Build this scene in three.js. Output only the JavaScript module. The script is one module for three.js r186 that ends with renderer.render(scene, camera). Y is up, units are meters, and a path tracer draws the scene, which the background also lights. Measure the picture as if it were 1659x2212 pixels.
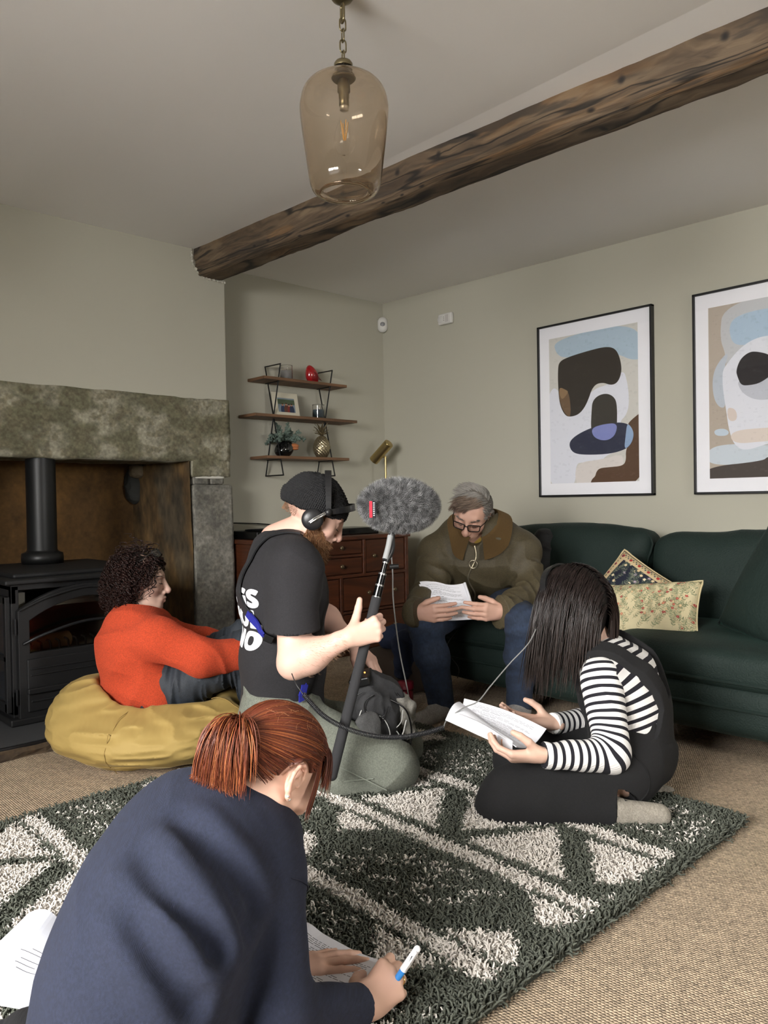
import * as THREE from 'three';
import { mergeGeometries } from 'three/addons/utils/BufferGeometryUtils.js';
import { RoundedBoxGeometry } from 'three/addons/geometries/RoundedBoxGeometry.js';
import { RectAreaLightUniformsLib } from 'three/addons/lights/RectAreaLightUniformsLib.js';

// ---------- camera, sky, light, exposure ----------
const scene = new THREE.Scene();
const camera = new THREE.PerspectiveCamera(67.32, 1659 / 2212, 0.05, 60);
camera.position.set(0, 0.95, 0);
camera.rotation.order = 'YXZ';
camera.rotation.set(-0.9 * Math.PI / 180, 46.9 * Math.PI / 180, -0.97 * Math.PI / 180);
scene.background = new THREE.Color(0.86, 0.93, 1.0);          // overcast daylight outside the window
RectAreaLightUniformsLib.init();
// the sky above the horizon outside each window; the window openings shape what reaches the room
const daylight = new THREE.RectAreaLight(new THREE.Color(1.0, 0.975, 0.945), 40, 4.6, 3.4);
daylight.position.set(-0.9, 2.75, 3.4);
scene.add(daylight);
const daylight2 = new THREE.RectAreaLight(new THREE.Color(1.0, 0.975, 0.945), 40, 2.4, 2.4);
daylight2.position.set(4.2, 2.25, -1.75); daylight2.rotation.y = Math.PI / 2;
scene.add(daylight2);
const renderer = new THREE.WebGLRenderer({ antialias: true });
renderer.toneMapping = THREE.LinearToneMapping;
renderer.toneMappingExposure = 1.45;
renderer.shadowMap.enabled = true;

// ---------- helpers ----------
const V = (x, y, z) => new THREE.Vector3(x, y, z);
const clamp = (v, a, b) => v < a ? a : v > b ? b : v;
const lerp = (a, b, t) => a + (b - a) * t;
const sstep = (a, b, x) => { const t = clamp((x - a) / (b - a), 0, 1); return t * t * (3 - 2 * t); };
function rng(seed) { let a = seed >>> 0; return () => { a = (a + 0x6D2B79F5) | 0; let t = Math.imul(a ^ (a >>> 15), 1 | a); t = (t + Math.imul(t ^ (t >>> 7), 61 | t)) ^ t; return ((t ^ (t >>> 14)) >>> 0) / 4294967296; }; }
function hash3(x, y, z) { let h = Math.imul(x, 374761393) ^ Math.imul(y, 668265263) ^ Math.imul(z, 2147483647 ^ 0x5bd1e995); h = Math.imul(h ^ (h >>> 13), 1274126177); return ((h ^ (h >>> 16)) >>> 0) / 4294967296; }
function noise3(x, y, z, px = 0, py = 0) {                      // value noise in 0..1; px, py: period for tiling
  const xi = Math.floor(x), yi = Math.floor(y), zi = Math.floor(z);
  let fx = x - xi, fy = y - yi, fz = z - zi; fx = fx * fx * (3 - 2 * fx); fy = fy * fy * (3 - 2 * fy); fz = fz * fz * (3 - 2 * fz);
  const wx = px ? v => ((v % px) + px) % px : v => v, wy = py ? v => ((v % py) + py) % py : v => v;
  const a = wx(xi), b = wx(xi + 1), c = wy(yi), d = wy(yi + 1);
  const l0 = lerp(lerp(hash3(a, c, zi), hash3(b, c, zi), fx), lerp(hash3(a, d, zi), hash3(b, d, zi), fx), fy);
  if (fz === 0) return l0;
  const l1 = lerp(lerp(hash3(a, c, zi + 1), hash3(b, c, zi + 1), fx), lerp(hash3(a, d, zi + 1), hash3(b, d, zi + 1), fx), fy);
  return lerp(l0, l1, fz);
}
function fbm(x, y, z, o = 4, px = 0, py = 0) { let s = 0, a = 0.5, t = 0; for (let i = 0; i < o; i++) { s += a * noise3(x, y, z + i * 17, px, py); t += a; a *= 0.5; x *= 2; y *= 2; px *= 2; py *= 2; } return s / t; }
function colorTex(w, h, fn, rep) {                              // fn(u, v) -> [r, g, b] in sRGB 0..255
  const d = new Uint8Array(w * h * 4);
  for (let j = 0; j < h; j++) for (let i = 0; i < w; i++) { const c = fn(i / w, j / h), k = (j * w + i) * 4; d[k] = clamp(c[0], 0, 255); d[k + 1] = clamp(c[1], 0, 255); d[k + 2] = clamp(c[2], 0, 255); d[k + 3] = 255; }
  const t = new THREE.DataTexture(d, w, h); t.colorSpace = THREE.SRGBColorSpace; t.wrapS = t.wrapT = THREE.RepeatWrapping; t.magFilter = THREE.LinearFilter; t.minFilter = THREE.LinearMipmapLinearFilter; t.generateMipmaps = true; if (rep) t.repeat.set(...rep); t.needsUpdate = true; return t;
}
function greyTex(w, h, fn, rep) { const t = colorTex(w, h, (u, v) => { const g = fn(u, v) * 255; return [g, g, g]; }, rep); t.colorSpace = THREE.NoColorSpace; return t; }
function canvasTex(w, h, draw) { const c = document.createElement('canvas'); c.width = w; c.height = h; draw(c.getContext('2d'), w, h); const t = new THREE.CanvasTexture(c); t.colorSpace = THREE.SRGBColorSpace; return t; }
const mat = (color, roughness = 0.8, extra = {}) => new THREE.MeshStandardMaterial({ color, roughness, ...extra });
const pmat = (color, roughness = 0.8, extra = {}) => new THREE.MeshPhysicalMaterial({ color, roughness, ...extra });
const taken = new Map();
function numbered(name) { const n = taken.get(name) || 0; taken.set(name, n + 1); return n ? `${name}_${String(n).padStart(3, '0')}` : name; }
function tag(o, label, category, group) { o.userData = { ...o.userData, label, category }; if (group) o.userData.group = group; return o; }
function shadow(m) { m.castShadow = true; m.receiveShadow = true; return m; }
function mesh(name, geo, m, parent) { if (Array.isArray(geo)) geo = merge(geo); const o = shadow(new THREE.Mesh(geo, m)); o.name = parent ? name : numbered(name); (parent || scene).add(o); return o; }
function thing(name, label, category, pos = [0, 0, 0], turn = 0, group) { const o = new THREE.Group(); o.name = numbered(name); o.position.set(...pos); o.rotation.y = turn; scene.add(o); return tag(o, label, category, group); }
function struct(name, geo, m, label) { const o = mesh(name, geo, m); o.userData = { kind: 'structure', label, category: name.split('_')[0] }; return o; }
function merge(list) { return mergeGeometries(list.map(g => { const q = g.index ? g.toNonIndexed() : g; for (const k of Object.keys(q.attributes)) if (!['position', 'normal', 'uv', 'color'].includes(k)) q.deleteAttribute(k); return q; })); }
function xf(g, [x, y, z] = [0, 0, 0], [rx, ry, rz] = [0, 0, 0], s) { if (s) g.scale(...(Array.isArray(s) ? s : [s, s, s])); g.applyMatrix4(new THREE.Matrix4().makeRotationFromEuler(new THREE.Euler(rx, ry, rz))); g.translate(x, y, z); return g; }
function box(x0, x1, y0, y1, z0, z1, r = 0.003, seg = 2) { const w = Math.abs(x1 - x0), h = Math.abs(y1 - y0), d = Math.abs(z1 - z0); const g = r > 0 ? new RoundedBoxGeometry(w, h, d, seg, Math.min(r, w / 2.01, h / 2.01, d / 2.01)) : new THREE.BoxGeometry(w, h, d); g.translate((x0 + x1) / 2, (y0 + y1) / 2, (z0 + z1) / 2); return metreUV(g); }
function metreUV(g, s = 1) {                                    // uv in metres, by the way each face points
  const q = g.index ? g.toNonIndexed() : g, p = q.attributes.position, n = p.count, uv = new Float32Array(n * 2);
  for (let i = 0; i < n; i += 3) {
    const a = V().fromBufferAttribute(p, i), b = V().fromBufferAttribute(p, i + 1), c = V().fromBufferAttribute(p, i + 2);
    const f = b.clone().sub(a).cross(c.clone().sub(a)); const ax = Math.abs(f.x), ay = Math.abs(f.y), az = Math.abs(f.z);
    [a, b, c].forEach((v, k) => { const o = (i + k) * 2; if (ay >= ax && ay >= az) { uv[o] = v.x * s; uv[o + 1] = v.z * s; } else if (ax >= az) { uv[o] = v.z * s; uv[o + 1] = v.y * s; } else { uv[o] = v.x * s; uv[o + 1] = v.y * s; } });
  }
  q.setAttribute('uv', new THREE.BufferAttribute(uv, 2)); return q;
}
function tube(pts, r, seg = 0, sides = 8, closed = false, tension = 0.5) { const c = new THREE.CatmullRomCurve3(pts.map(p => p.isVector3 ? p : V(...p)), closed, 'catmullrom', tension); return new THREE.TubeGeometry(c, seg || pts.length * 6, r, sides, closed); }
function rod(a, b, r0, r1 = r0, sides = 12) { const A = Array.isArray(a) ? V(...a) : a, B = Array.isArray(b) ? V(...b) : b, d = B.clone().sub(A), L = d.length(); const g = new THREE.CylinderGeometry(r1, r0, L, sides); g.applyQuaternion(new THREE.Quaternion().setFromUnitVectors(V(0, 1, 0), d.normalize())); g.translate((A.x + B.x) / 2, (A.y + B.y) / 2, (A.z + B.z) / 2); return g; }
function lathe(pts, seg = 32) { return new THREE.LatheGeometry(pts.map(p => new THREE.Vector2(p[0], p[1])), seg); }
function ball(x, y, z, r, sx = 1, sy = 1, sz = 1, a = 16, b = 12) { const g = new THREE.SphereGeometry(r, a, b); g.scale(sx, sy, sz); g.translate(x, y, z); return g; }
function sheet(nu, nv, fn) {                                    // a surface from fn(u, v) -> [x, y, z], uv = (u, v)
  const pos = [], uv = [], idx = [];
  for (let j = 0; j <= nv; j++) for (let i = 0; i <= nu; i++) { const u = i / nu, v = j / nv; pos.push(...fn(u, v)); uv.push(u, v); }
  for (let j = 0; j < nv; j++) for (let i = 0; i < nu; i++) { const a = j * (nu + 1) + i, b = a + 1, c = a + nu + 1, d = c + 1; idx.push(a, b, c, b, d, c); }
  const g = new THREE.BufferGeometry(); g.setAttribute('position', new THREE.Float32BufferAttribute(pos, 3)); g.setAttribute('uv', new THREE.Float32BufferAttribute(uv, 2)); g.setIndex(idx); g.computeVertexNormals(); return g;
}
function slab(nu, nv, fn, th) {                                 // a sheet with thickness th along its normals
  const top = sheet(nu, nv, fn), n = top.attributes.normal, p = top.attributes.position, pos = [], uv = [], idx = [], N = p.count;
  for (let s = 0; s < 2; s++) for (let i = 0; i < N; i++) { const k = s ? -th : 0; pos.push(p.getX(i) + n.getX(i) * k, p.getY(i) + n.getY(i) * k, p.getZ(i) + n.getZ(i) * k); uv.push(top.attributes.uv.getX(i), top.attributes.uv.getY(i)); }
  const ti = top.index.array; for (let i = 0; i < ti.length; i += 3) { idx.push(ti[i], ti[i + 1], ti[i + 2], N + ti[i], N + ti[i + 2], N + ti[i + 1]); }
  const edge = (a, b) => idx.push(a, N + a, b, b, N + a, N + b);
  for (let i = 0; i < nu; i++) { edge(i, i + 1); edge(nv * (nu + 1) + i + 1, nv * (nu + 1) + i); }
  for (let j = 0; j < nv; j++) { edge((j + 1) * (nu + 1), j * (nu + 1)); edge(j * (nu + 1) + nu, (j + 1) * (nu + 1) + nu); }
  const g = new THREE.BufferGeometry(); g.setAttribute('position', new THREE.Float32BufferAttribute(pos, 3)); g.setAttribute('uv', new THREE.Float32BufferAttribute(uv, 2)); g.setIndex(idx);
  const q = g.toNonIndexed(); q.computeVertexNormals(); return q;
}
function displace(g, fn) { const p = g.attributes.position, n = g.attributes.normal; for (let i = 0; i < p.count; i++) { const d = fn(p.getX(i), p.getY(i), p.getZ(i), n.getX(i), n.getY(i), n.getZ(i)); if (typeof d === 'number') p.setXYZ(i, p.getX(i) + n.getX(i) * d, p.getY(i) + n.getY(i) * d, p.getZ(i) + n.getZ(i) * d); else p.setXYZ(i, ...d); } g.computeVertexNormals(); return g; }
function mergeSmooth(q) {                                        // average normals of coincident corners
  const p = q.attributes.position, n = q.attributes.normal, m = new Map();
  const key = i => `${Math.round(p.getX(i) * 2e4)},${Math.round(p.getY(i) * 2e4)},${Math.round(p.getZ(i) * 2e4)}`;
  for (let i = 0; i < p.count; i++) { const k = key(i); const a = m.get(k) || [0, 0, 0]; a[0] += n.getX(i); a[1] += n.getY(i); a[2] += n.getZ(i); m.set(k, a); }
  for (let i = 0; i < p.count; i++) { const a = m.get(key(i)), l = Math.hypot(...a) || 1; n.setXYZ(i, a[0] / l, a[1] / l, a[2] / l); }
  return q;
}
// ---------- the room ----------
const CEIL = 2.357;
const plasterBump = greyTex(512, 512, (u, v) => fbm(u * 40, v * 40, 3, 4, 40, 40) * 0.7 + fbm(u * 8, v * 8, 9, 2, 8, 8) * 0.3);
const wallMat = mat(new THREE.Color().setRGB(0.435, 0.42, 0.345), 0.92, { bumpMap: plasterBump, bumpScale: 0.0004 });
const ceilMat = mat(new THREE.Color().setRGB(0.82, 0.80, 0.77), 0.95, { bumpMap: plasterBump, bumpScale: 0.0004 });
// carpet: rows of small wool loops
const LOOP = 28;
const loopH = (u, v) => { const r = Math.floor(v * LOOP * 1.25), x = u * LOOP + (r % 2) * 0.5 + 0.25 * noise3(u * 12, v * 12, 5, 12, 12), fx = x - Math.floor(x) - 0.5, fy = v * LOOP * 1.25 - r - 0.5; return Math.max(0, 1 - (fx * fx * 4.4 + fy * fy * 3.6)) * (0.75 + 0.5 * hash3(Math.floor(x) % LOOP, r, 7)); };
const carpetCol = colorTex(512, 512, (u, v) => { const n = fbm(u * 60, v * 60, 2, 3, 60, 60), w = fbm(u * 4, v * 4, 11, 3, 4, 4), k = hash3(Math.floor(u * LOOP), Math.floor(v * LOOP * 1.25), 3); const b = 0.76 + 0.25 * (n - 0.5) + 0.1 * (w - 0.5) + 0.16 * (k - 0.5); return [240 * b, 214 * b, 182 * b]; });
const carpetBump = greyTex(512, 512, (u, v) => clamp(loopH(u, v) * 0.8 + 0.2 * fbm(u * 80, v * 80, 2, 2, 80, 80), 0, 1));
carpetCol.repeat.set(4.2, 4.2); carpetBump.repeat.set(4.2, 4.2);
const carpetMat = mat(0xffffff, 1, { map: carpetCol, bumpMap: carpetBump, bumpScale: 0.005 });
struct('floor', box(-4.9, 2.6, -0.12, 0, -4.1, 1.7, 0), carpetMat, 'beige looped wool carpet covering the whole floor');
// ceiling with a slight fall towards the far right
{
  const g = slab(40, 40, (u, v) => { const x = lerp(-4.9, 2.6, u), z = lerp(-4.1, 1.7, v); const far = sstep(-2.3, -2.5, z); return [x, CEIL - far * Math.max(0, 0.021 * (x + 4.06)) + 0.004 * (noise3(x * 1.7, z * 1.7, 1) - 0.5), z]; }, 0.2);
  struct('ceiling', metreUV(g), ceilMat, 'off-white plastered ceiling above the beam and pendant lamp');
}
struct('wall_back', box(-4.3, 2.5, 0, 2.6, -4.1, -3.8, 0), wallMat, 'sage beige wall carrying the two framed prints');
struct('wall_alcove', box(-4.34, -4.04, 0, 2.6, -3.8, -2.38, 0), wallMat, 'sage beige alcove wall carrying the wire shelf');
// chimney breast above the lintel, with the plaster broken back around the beam end
{
  const g = merge([box(-4.26, -3.83, 1.52, 2.6, -2.37, 1.6, 0.01, 3)]);
  struct('wall_left', g, wallMat, 'sage beige chimney breast above the stone lintel');
}
struct('wall_left_001', box(-4.6, -4.34, 0, 1.6, -0.35, 1.6, 0), wallMat, 'sage beige wall left of the fireplace'); 
struct('wall_right', [box(2.1, 2.45, 0, 2.6, -3.8, -2.1, 0), box(2.1, 2.45, 0, 2.6, -1.4, 1.6, 0), box(2.1, 2.45, 0, 0.9, -2.1, -1.4, 0), box(2.1, 2.45, 1.7, 2.6, -2.1, -1.4, 0)], wallMat, 'sage beige wall with the second window, closing the room on the right');
{
  const w = new THREE.Group(); w.name = 'window_2'; w.userData = { kind: 'structure', label: 'smaller white window in the right-hand wall outside the picture', category: 'window' }; scene.add(w);
  const white = mat(new THREE.Color().setRGB(0.8, 0.8, 0.78), 0.45);
  mesh('window_frame', [box(2.3, 2.38, 0.9, 1.7, -2.1, -2.04), box(2.3, 2.38, 0.9, 1.7, -1.46, -1.4), box(2.3, 2.38, 0.9, 0.96, -2.1, -1.4), box(2.3, 2.38, 1.64, 1.7, -2.1, -1.4), box(2.3, 2.38, 0.9, 1.7, -1.77, -1.73)], white, w);
  mesh('window_sill', box(2.02, 2.36, 0.86, 0.9, -2.15, -1.35, 0.01), white, w);
  for (const [a, b] of [[-2.04, -1.77], [-1.73, -1.46]]) mesh('pane', box(2.338, 2.342, 0.96, 1.64, a, b, 0), pmat(0xffffff, 0.02, { transmission: 1, thickness: 0 }), w);
}
// the wall behind the camera holds the window that lights the room
{
  const Z0 = 1.25, Z1 = 1.6, xl = -1.8, xr = 0.0, yb = 0.8, yt = 2.05, xm = (xl + xr) / 2;
  const parts = [box(-4.6, xl, 0, 2.6, Z0, Z1, 0), box(xr, 2.1, 0, 2.6, Z0, Z1, 0), box(xl, xr, 0, yb, Z0, Z1, 0), box(xl, xr, yt, 2.6, Z0, Z1, 0)];
  struct('wall_front', parts, wallMat, 'sage beige wall with the window, behind the camera');
  const w = new THREE.Group(); w.name = 'window_1'; w.userData = { kind: 'structure', label: 'white multi-pane window lighting the room from behind the camera', category: 'window' }; scene.add(w);
  const white = mat(new THREE.Color().setRGB(0.8, 0.8, 0.78), 0.45), z0 = 1.44, z1 = 1.52;
  mesh('window_frame', [box(xl, xl + 0.07, yb, yt, z0, z1), box(xr - 0.07, xr, yb, yt, z0, z1), box(xl, xr, yb, yb + 0.07, z0, z1), box(xl, xr, yt - 0.07, yt, z0, z1), box(xm - 0.04, xm + 0.04, yb, yt, z0, z1)], white, w);
  const q1 = (xl + 0.07 + xm - 0.04) / 2, q2 = (xr - 0.07 + xm + 0.04) / 2, ym = (yb + yt) / 2;
  mesh('glazing_bar', [box(q1 - 0.015, q1 + 0.015, yb, yt, z0 + 0.02, z1 - 0.02), box(q2 - 0.015, q2 + 0.015, yb, yt, z0 + 0.02, z1 - 0.02), box(xl, xr, ym - 0.015, ym + 0.015, z0 + 0.02, z1 - 0.02)], white, w);
  mesh('window_sill', box(xl - 0.06, xr + 0.06, yb - 0.04, yb, 1.16, 1.5, 0.01), white, w);
  const glass = pmat(0xffffff, 0.02, { transmission: 1, thickness: 0 });
  for (const [a, b] of [[xl + 0.07, q1 - 0.015], [q1 + 0.015, xm - 0.04], [xm + 0.04, q2 - 0.015], [q2 + 0.015, xr - 0.07]]) for (const [c, d] of [[yb + 0.07, ym - 0.015], [ym + 0.015, yt - 0.07]]) mesh('pane', box(a, b, c, d, 1.478, 1.482, 0), glass, w);
}
// ---------- ceiling beam ----------
const stain = (u, v, z, px, py) => fbm(u * px, v * py, z, 5, px, py);
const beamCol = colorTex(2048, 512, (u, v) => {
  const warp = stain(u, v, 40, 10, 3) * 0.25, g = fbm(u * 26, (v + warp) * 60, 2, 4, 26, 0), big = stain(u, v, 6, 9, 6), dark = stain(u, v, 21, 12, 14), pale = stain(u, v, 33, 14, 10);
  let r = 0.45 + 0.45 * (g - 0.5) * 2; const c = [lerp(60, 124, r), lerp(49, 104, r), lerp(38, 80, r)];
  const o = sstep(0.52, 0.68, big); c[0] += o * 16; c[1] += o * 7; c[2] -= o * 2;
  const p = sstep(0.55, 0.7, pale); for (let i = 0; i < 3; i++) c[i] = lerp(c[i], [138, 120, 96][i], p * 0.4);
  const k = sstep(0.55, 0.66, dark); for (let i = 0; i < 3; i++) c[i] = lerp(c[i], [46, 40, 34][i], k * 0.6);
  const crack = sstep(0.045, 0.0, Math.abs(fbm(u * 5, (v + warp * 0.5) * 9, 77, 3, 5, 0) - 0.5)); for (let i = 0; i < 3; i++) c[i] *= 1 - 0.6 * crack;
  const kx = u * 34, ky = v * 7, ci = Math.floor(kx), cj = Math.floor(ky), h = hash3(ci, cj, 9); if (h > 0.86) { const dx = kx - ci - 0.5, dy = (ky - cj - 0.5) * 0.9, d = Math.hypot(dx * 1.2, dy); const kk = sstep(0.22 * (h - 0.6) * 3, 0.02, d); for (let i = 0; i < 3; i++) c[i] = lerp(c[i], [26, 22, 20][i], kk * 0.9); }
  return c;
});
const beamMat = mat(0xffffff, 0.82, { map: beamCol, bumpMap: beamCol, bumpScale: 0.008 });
{
  const X0 = -3.9, X1 = 2.1, ring = 40;
  const g = sheet(300, ring, (u, v) => {
    const x = lerp(X0, X1, u), t = clamp((x + 3.83) / 2.93, -0.1, 1.8);
    const zf = lerp(-2.175, -2.335, t) + 0.018 * (fbm(x * 1.6, 3, 0, 2) - 0.5), zb = lerp(-2.375, -2.505, t) + 0.014 * (fbm(x * 2.1, 8, 0, 2) - 0.5);
    const yb = 2.213 + 0.004 * t + 0.016 * (fbm(x * 1.9, 5, 0, 2) - 0.5), yt = 2.42;
    // superellipse section from the front top, down round the bottom, up the back
    const a = v * Math.PI, c = Math.cos(a), s = Math.sin(a), e = 0.42;
    const pz = (zf + zb) / 2 + (zf - zb) / 2 * Math.sign(c) * Math.pow(Math.abs(c), e), py = yt - (yt - yb) * Math.pow(Math.abs(s), e);
    const n = 0.012 * (fbm(x * 3, v * 14, 4, 4) - 0.5) + 0.007 * (fbm(x * 14, v * 26, 9, 3) - 0.5);
    return [x, py + n * s * -1, pz + n * c * 1.4];
  });
  const uv = g.attributes.uv; for (let i = 0; i < uv.count; i++) uv.setXY(i, uv.getX(i) * 1.6, uv.getY(i));
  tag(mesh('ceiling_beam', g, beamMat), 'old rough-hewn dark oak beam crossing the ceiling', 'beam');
  // crumbled plaster lip where the beam enters the chimney breast
  const r = rng(5), lips = []; const prof = [[-2.155, 2.35], [-2.158, 2.30], [-2.165, 2.27], [-2.19, 2.235], [-2.22, 2.213], [-2.27, 2.206], [-2.32, 2.203], [-2.365, 2.203]];
  for (let i = 0; i < 110; i++) { const t = r() * (prof.length - 1), k = Math.floor(t), f = t - k, a = prof[k], b = prof[k + 1]; const ggg = new THREE.IcosahedronGeometry(0.002 + r() * r() * 0.007, 1); displace(ggg, (x, y, z) => 0.003 * (hash3(x * 999 | 0, y * 999 | 0, z * 999 | 0) - 0.5)); ggg.translate(-3.826 + r() * 0.006, lerp(a[1], b[1], f) - 0.002 + 0.006 * r(), lerp(a[0], b[0], f) + 0.004 * (r() - 0.5)); lips.push(ggg); }
  const o = mesh('trim_1', lips, mat(new THREE.Color().setRGB(0.5, 0.48, 0.41), 0.95)); o.userData = { kind: 'structure', label: 'crumbled plaster edge around the beam end', category: 'trim' };
}
// ---------- stone fireplace ----------
const stoneTex = (seed, a, b, c) => colorTex(1024, 1024, (u, v) => {
  const n1 = fbm(u * 11, v * 13, seed, 6, 11, 13), n2 = fbm(u * 34, v * 38, seed + 3, 5, 34, 38), n3 = fbm(u * 90, v * 90, seed + 5, 3, 90, 90), n4 = fbm(u * 4, v * 4, seed + 9, 4, 4, 4), s = fbm(u * 150, v * 150, seed + 12, 2, 150, 150);
  const col = [0, 1, 2].map(i => lerp(a[i], b[i], sstep(0.36, 0.64, n1))); const m = sstep(0.47, 0.62, n2) * 0.6; for (let i = 0; i < 3; i++) col[i] = lerp(col[i], c[i], m);
  const d = 0.96 + 0.4 * (n3 - 0.5) + 0.22 * (n4 - 0.5) + 0.2 * (s - 0.5); return col.map(x => x * d);
});
const lintelTex = stoneTex(3, [104, 101, 80], [150, 146, 128], [112, 105, 84]);
const jambTex = stoneTex(13, [104, 102, 95], [134, 131, 122], [116, 112, 102]);
const ochreTex = colorTex(512, 512, (u, v) => { const a = fbm(u * 5, v * 3, 2, 5, 5, 3), b = fbm(u * 18, v * 9, 6, 4, 18, 9), s = fbm(u * 60, v * 60, 8, 2, 60, 60); const d = 0.62 + 0.5 * a + 0.3 * (b - 0.5) + 0.2 * (s - 0.5); return [118 * d, 86 * d, 46 * d]; });
const sideTex = colorTex(512, 1024, (u, v) => { const a = fbm(u * 7, v * 8, 4, 5, 7, 8), b = fbm(u * 26, v * 22, 16, 4, 26, 22), c = fbm(u * 3, v * 3, 26, 3, 3, 3); const d = 0.45 + 0.75 * a + 0.5 * (b - 0.5); const k = sstep(0.4, 0.62, c); return [lerp(96, 118, k) * d, lerp(84, 92, k) * d, lerp(64, 56, k) * d]; });
const stoneOf = (t, b = 0.0015) => mat(0xffffff, 0.93, { map: t, bumpMap: t, bumpScale: b });
{
  const f = thing('stone_fireplace', 'old stone fireplace surround with a massive lintel and rendered recess', 'fireplace');
  const rough = (g, k, s = 9, seed = 0) => displace(g, (x, y, z) => k * (fbm(x * s + seed, y * s, z * s, 4) - 0.5));
  const cut = (x0, x1, y0, y1, z0, z1, nx, ny, nz, k, seed, r = 0.012) => { const g = new THREE.BoxGeometry(x1 - x0, y1 - y0, z1 - z0, nx, ny, nz); g.translate((x0 + x1) / 2, (y0 + y1) / 2, (z0 + z1) / 2); const p = g.attributes.position; 
    for (let i = 0; i < p.count; i++) { const q = [p.getX(i), p.getY(i), p.getZ(i)], lo = [x0 + r, y0 + r, z0 + r], hi = [x1 - r, y1 - r, z1 - r], c = q.map((v, j) => clamp(v, lo[j], hi[j])), d = V(...q).sub(V(...c)); if (d.length() > 1e-6) d.setLength(Math.min(r, d.length())); const w = c.map((v, j) => v + d.getComponent(j)); const n = (s) => (fbm(w[0] * 7 + seed + s, w[1] * 7, w[2] * 7, 4) - 0.5) * k + (fbm(w[0] * 30 + seed + s, w[1] * 30, w[2] * 30, 3) - 0.5) * k * 0.4; p.setXYZ(i, w[0] + n(0), w[1] + n(50), w[2] + n(90)); } 
    const q = metreUV(g, 0.72); q.computeVertexNormals(); return mergeSmooth(q); };
  mesh('lintel', cut(-4.2, -3.805, 1.178, 1.535, -2.372, 0.7, 6, 14, 90, 0.022, 0), stoneOf(lintelTex), f);
  mesh('lintel_return', cut(-3.95, -3.808, 1.092, 1.2, -2.37, -2.128, 6, 6, 12, 0.016, 3), stoneOf(lintelTex), f);
  mesh('jamb', cut(-3.95, -3.802, -0.02, 1.052, -2.382, -2.132, 6, 40, 12, 0.012, 7), stoneOf(jambTex), f);
  for (const [z0, z1, s] of [[-2.24, -2.14, 1], [-2.335, -2.25, 2]]) mesh('packing_stone', cut(-4.1, -3.822, 1.05, 1.096, z0, z1, 4, 4, 6, 0.02, 20 + s, 0.01), stoneOf(jambTex), f);
  mesh('mortar', cut(-3.9, -3.812, 1.084, 1.1, -2.33, -2.15, 3, 2, 14, 0.016, 31, 0.004), mat(new THREE.Color().setRGB(0.6, 0.58, 0.52), 0.95), f);
  mesh('recess_side', sheet(30, 50, (u, v) => { const x = lerp(-4.56, -3.815, u), y = lerp(0, 1.19, v); return [x, y, -2.118 - 0.02 * (fbm(x * 5, y * 3, 4, 4) - 0.5) - 0.006 * (1 - v)]; }), mat(0xffffff, 0.85, { map: sideTex, bumpMap: sideTex, bumpScale: 0.006 }), f);
  mesh('recess_side', box(-4.56, -3.95, 0, 1.5, -2.4, -2.15, 0), stoneOf(jambTex), f);
  mesh('recess_back', box(-4.75, -4.54, 0, 1.9, -2.4, -0.1, 0), mat(0xffffff, 0.9, { map: ochreTex, bumpMap: ochreTex, bumpScale: 0.004 }), f);
  mesh('recess_side', box(-4.56, -3.85, 0, 1.5, -0.42, -0.3, 0), stoneOf(jambTex), f);
  mesh('recess_top', box(-4.6, -4.24, 1.6, 1.75, -2.4, -0.2, 0), stoneOf(jambTex), f);
  mesh('corner_crack', tube([[-4.53, 1.02, -2.13], [-4.528, 0.9, -2.135], [-4.532, 0.75, -2.13], [-4.529, 0.6, -2.136]], 0.006, 20, 5), mat(new THREE.Color().setRGB(0.5, 0.42, 0.28), 0.95), f);
  // broken hole high in the recess corner, a rough dark stone showing through
  const hole = new THREE.IcosahedronGeometry(0.095, 4); hole.scale(0.6, 1.15, 0.6); displace(hole, (x, y, z) => 0.05 * (fbm(x * 16, y * 16, z * 16, 3) - 0.5)); hole.translate(-4.5, 1.06, -2.11);
  mesh('exposed_stone', hole, mat(new THREE.Color().setRGB(0.035, 0.036, 0.032), 0.9), f);
  const hole2 = new THREE.IcosahedronGeometry(0.055, 3); displace(hole2, (x, y, z) => 0.05 * (fbm(x * 20, y * 20, z * 20 + 4, 3) - 0.5)); hole2.translate(-4.45, 1.16, -2.11);
  mesh('exposed_stone', hole2, mat(new THREE.Color().setRGB(0.13, 0.1, 0.06), 0.9), f);
  const hs = cut(-4.6, -3.05, -0.03, 0.038, -1.8, 0.7, 30, 4, 60, 0.02, 44, 0.008); displace(hs, (x, y, z) => x < -3.1 ? 0 : [x + 0.05 * (fbm(z * 5, y * 20, 3, 4) - 0.5) + 0.012 * (z + 1), y, z]);
  mesh('hearth_stone', hs, mat(0xffffff, 0.9, { map: stoneTex(51, [58, 46, 34], [112, 94, 70], [84, 68, 48]), bumpScale: 0.01 }), f);
  mesh('hearth_slab', box(-4.5, -3.07, 0.03, 0.046, -1.75, 0.6, 0.004), mat(new THREE.Color().setRGB(0.055, 0.057, 0.06), 0.55), f);
  mesh('hearth_edging', box(-3.075, -3.06, 0.012, 0.047, -1.75, 0.6, 0.003), mat(new THREE.Color().setRGB(0.012, 0.012, 0.014), 0.4, { metalness: 0.4 }), f);
}
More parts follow.
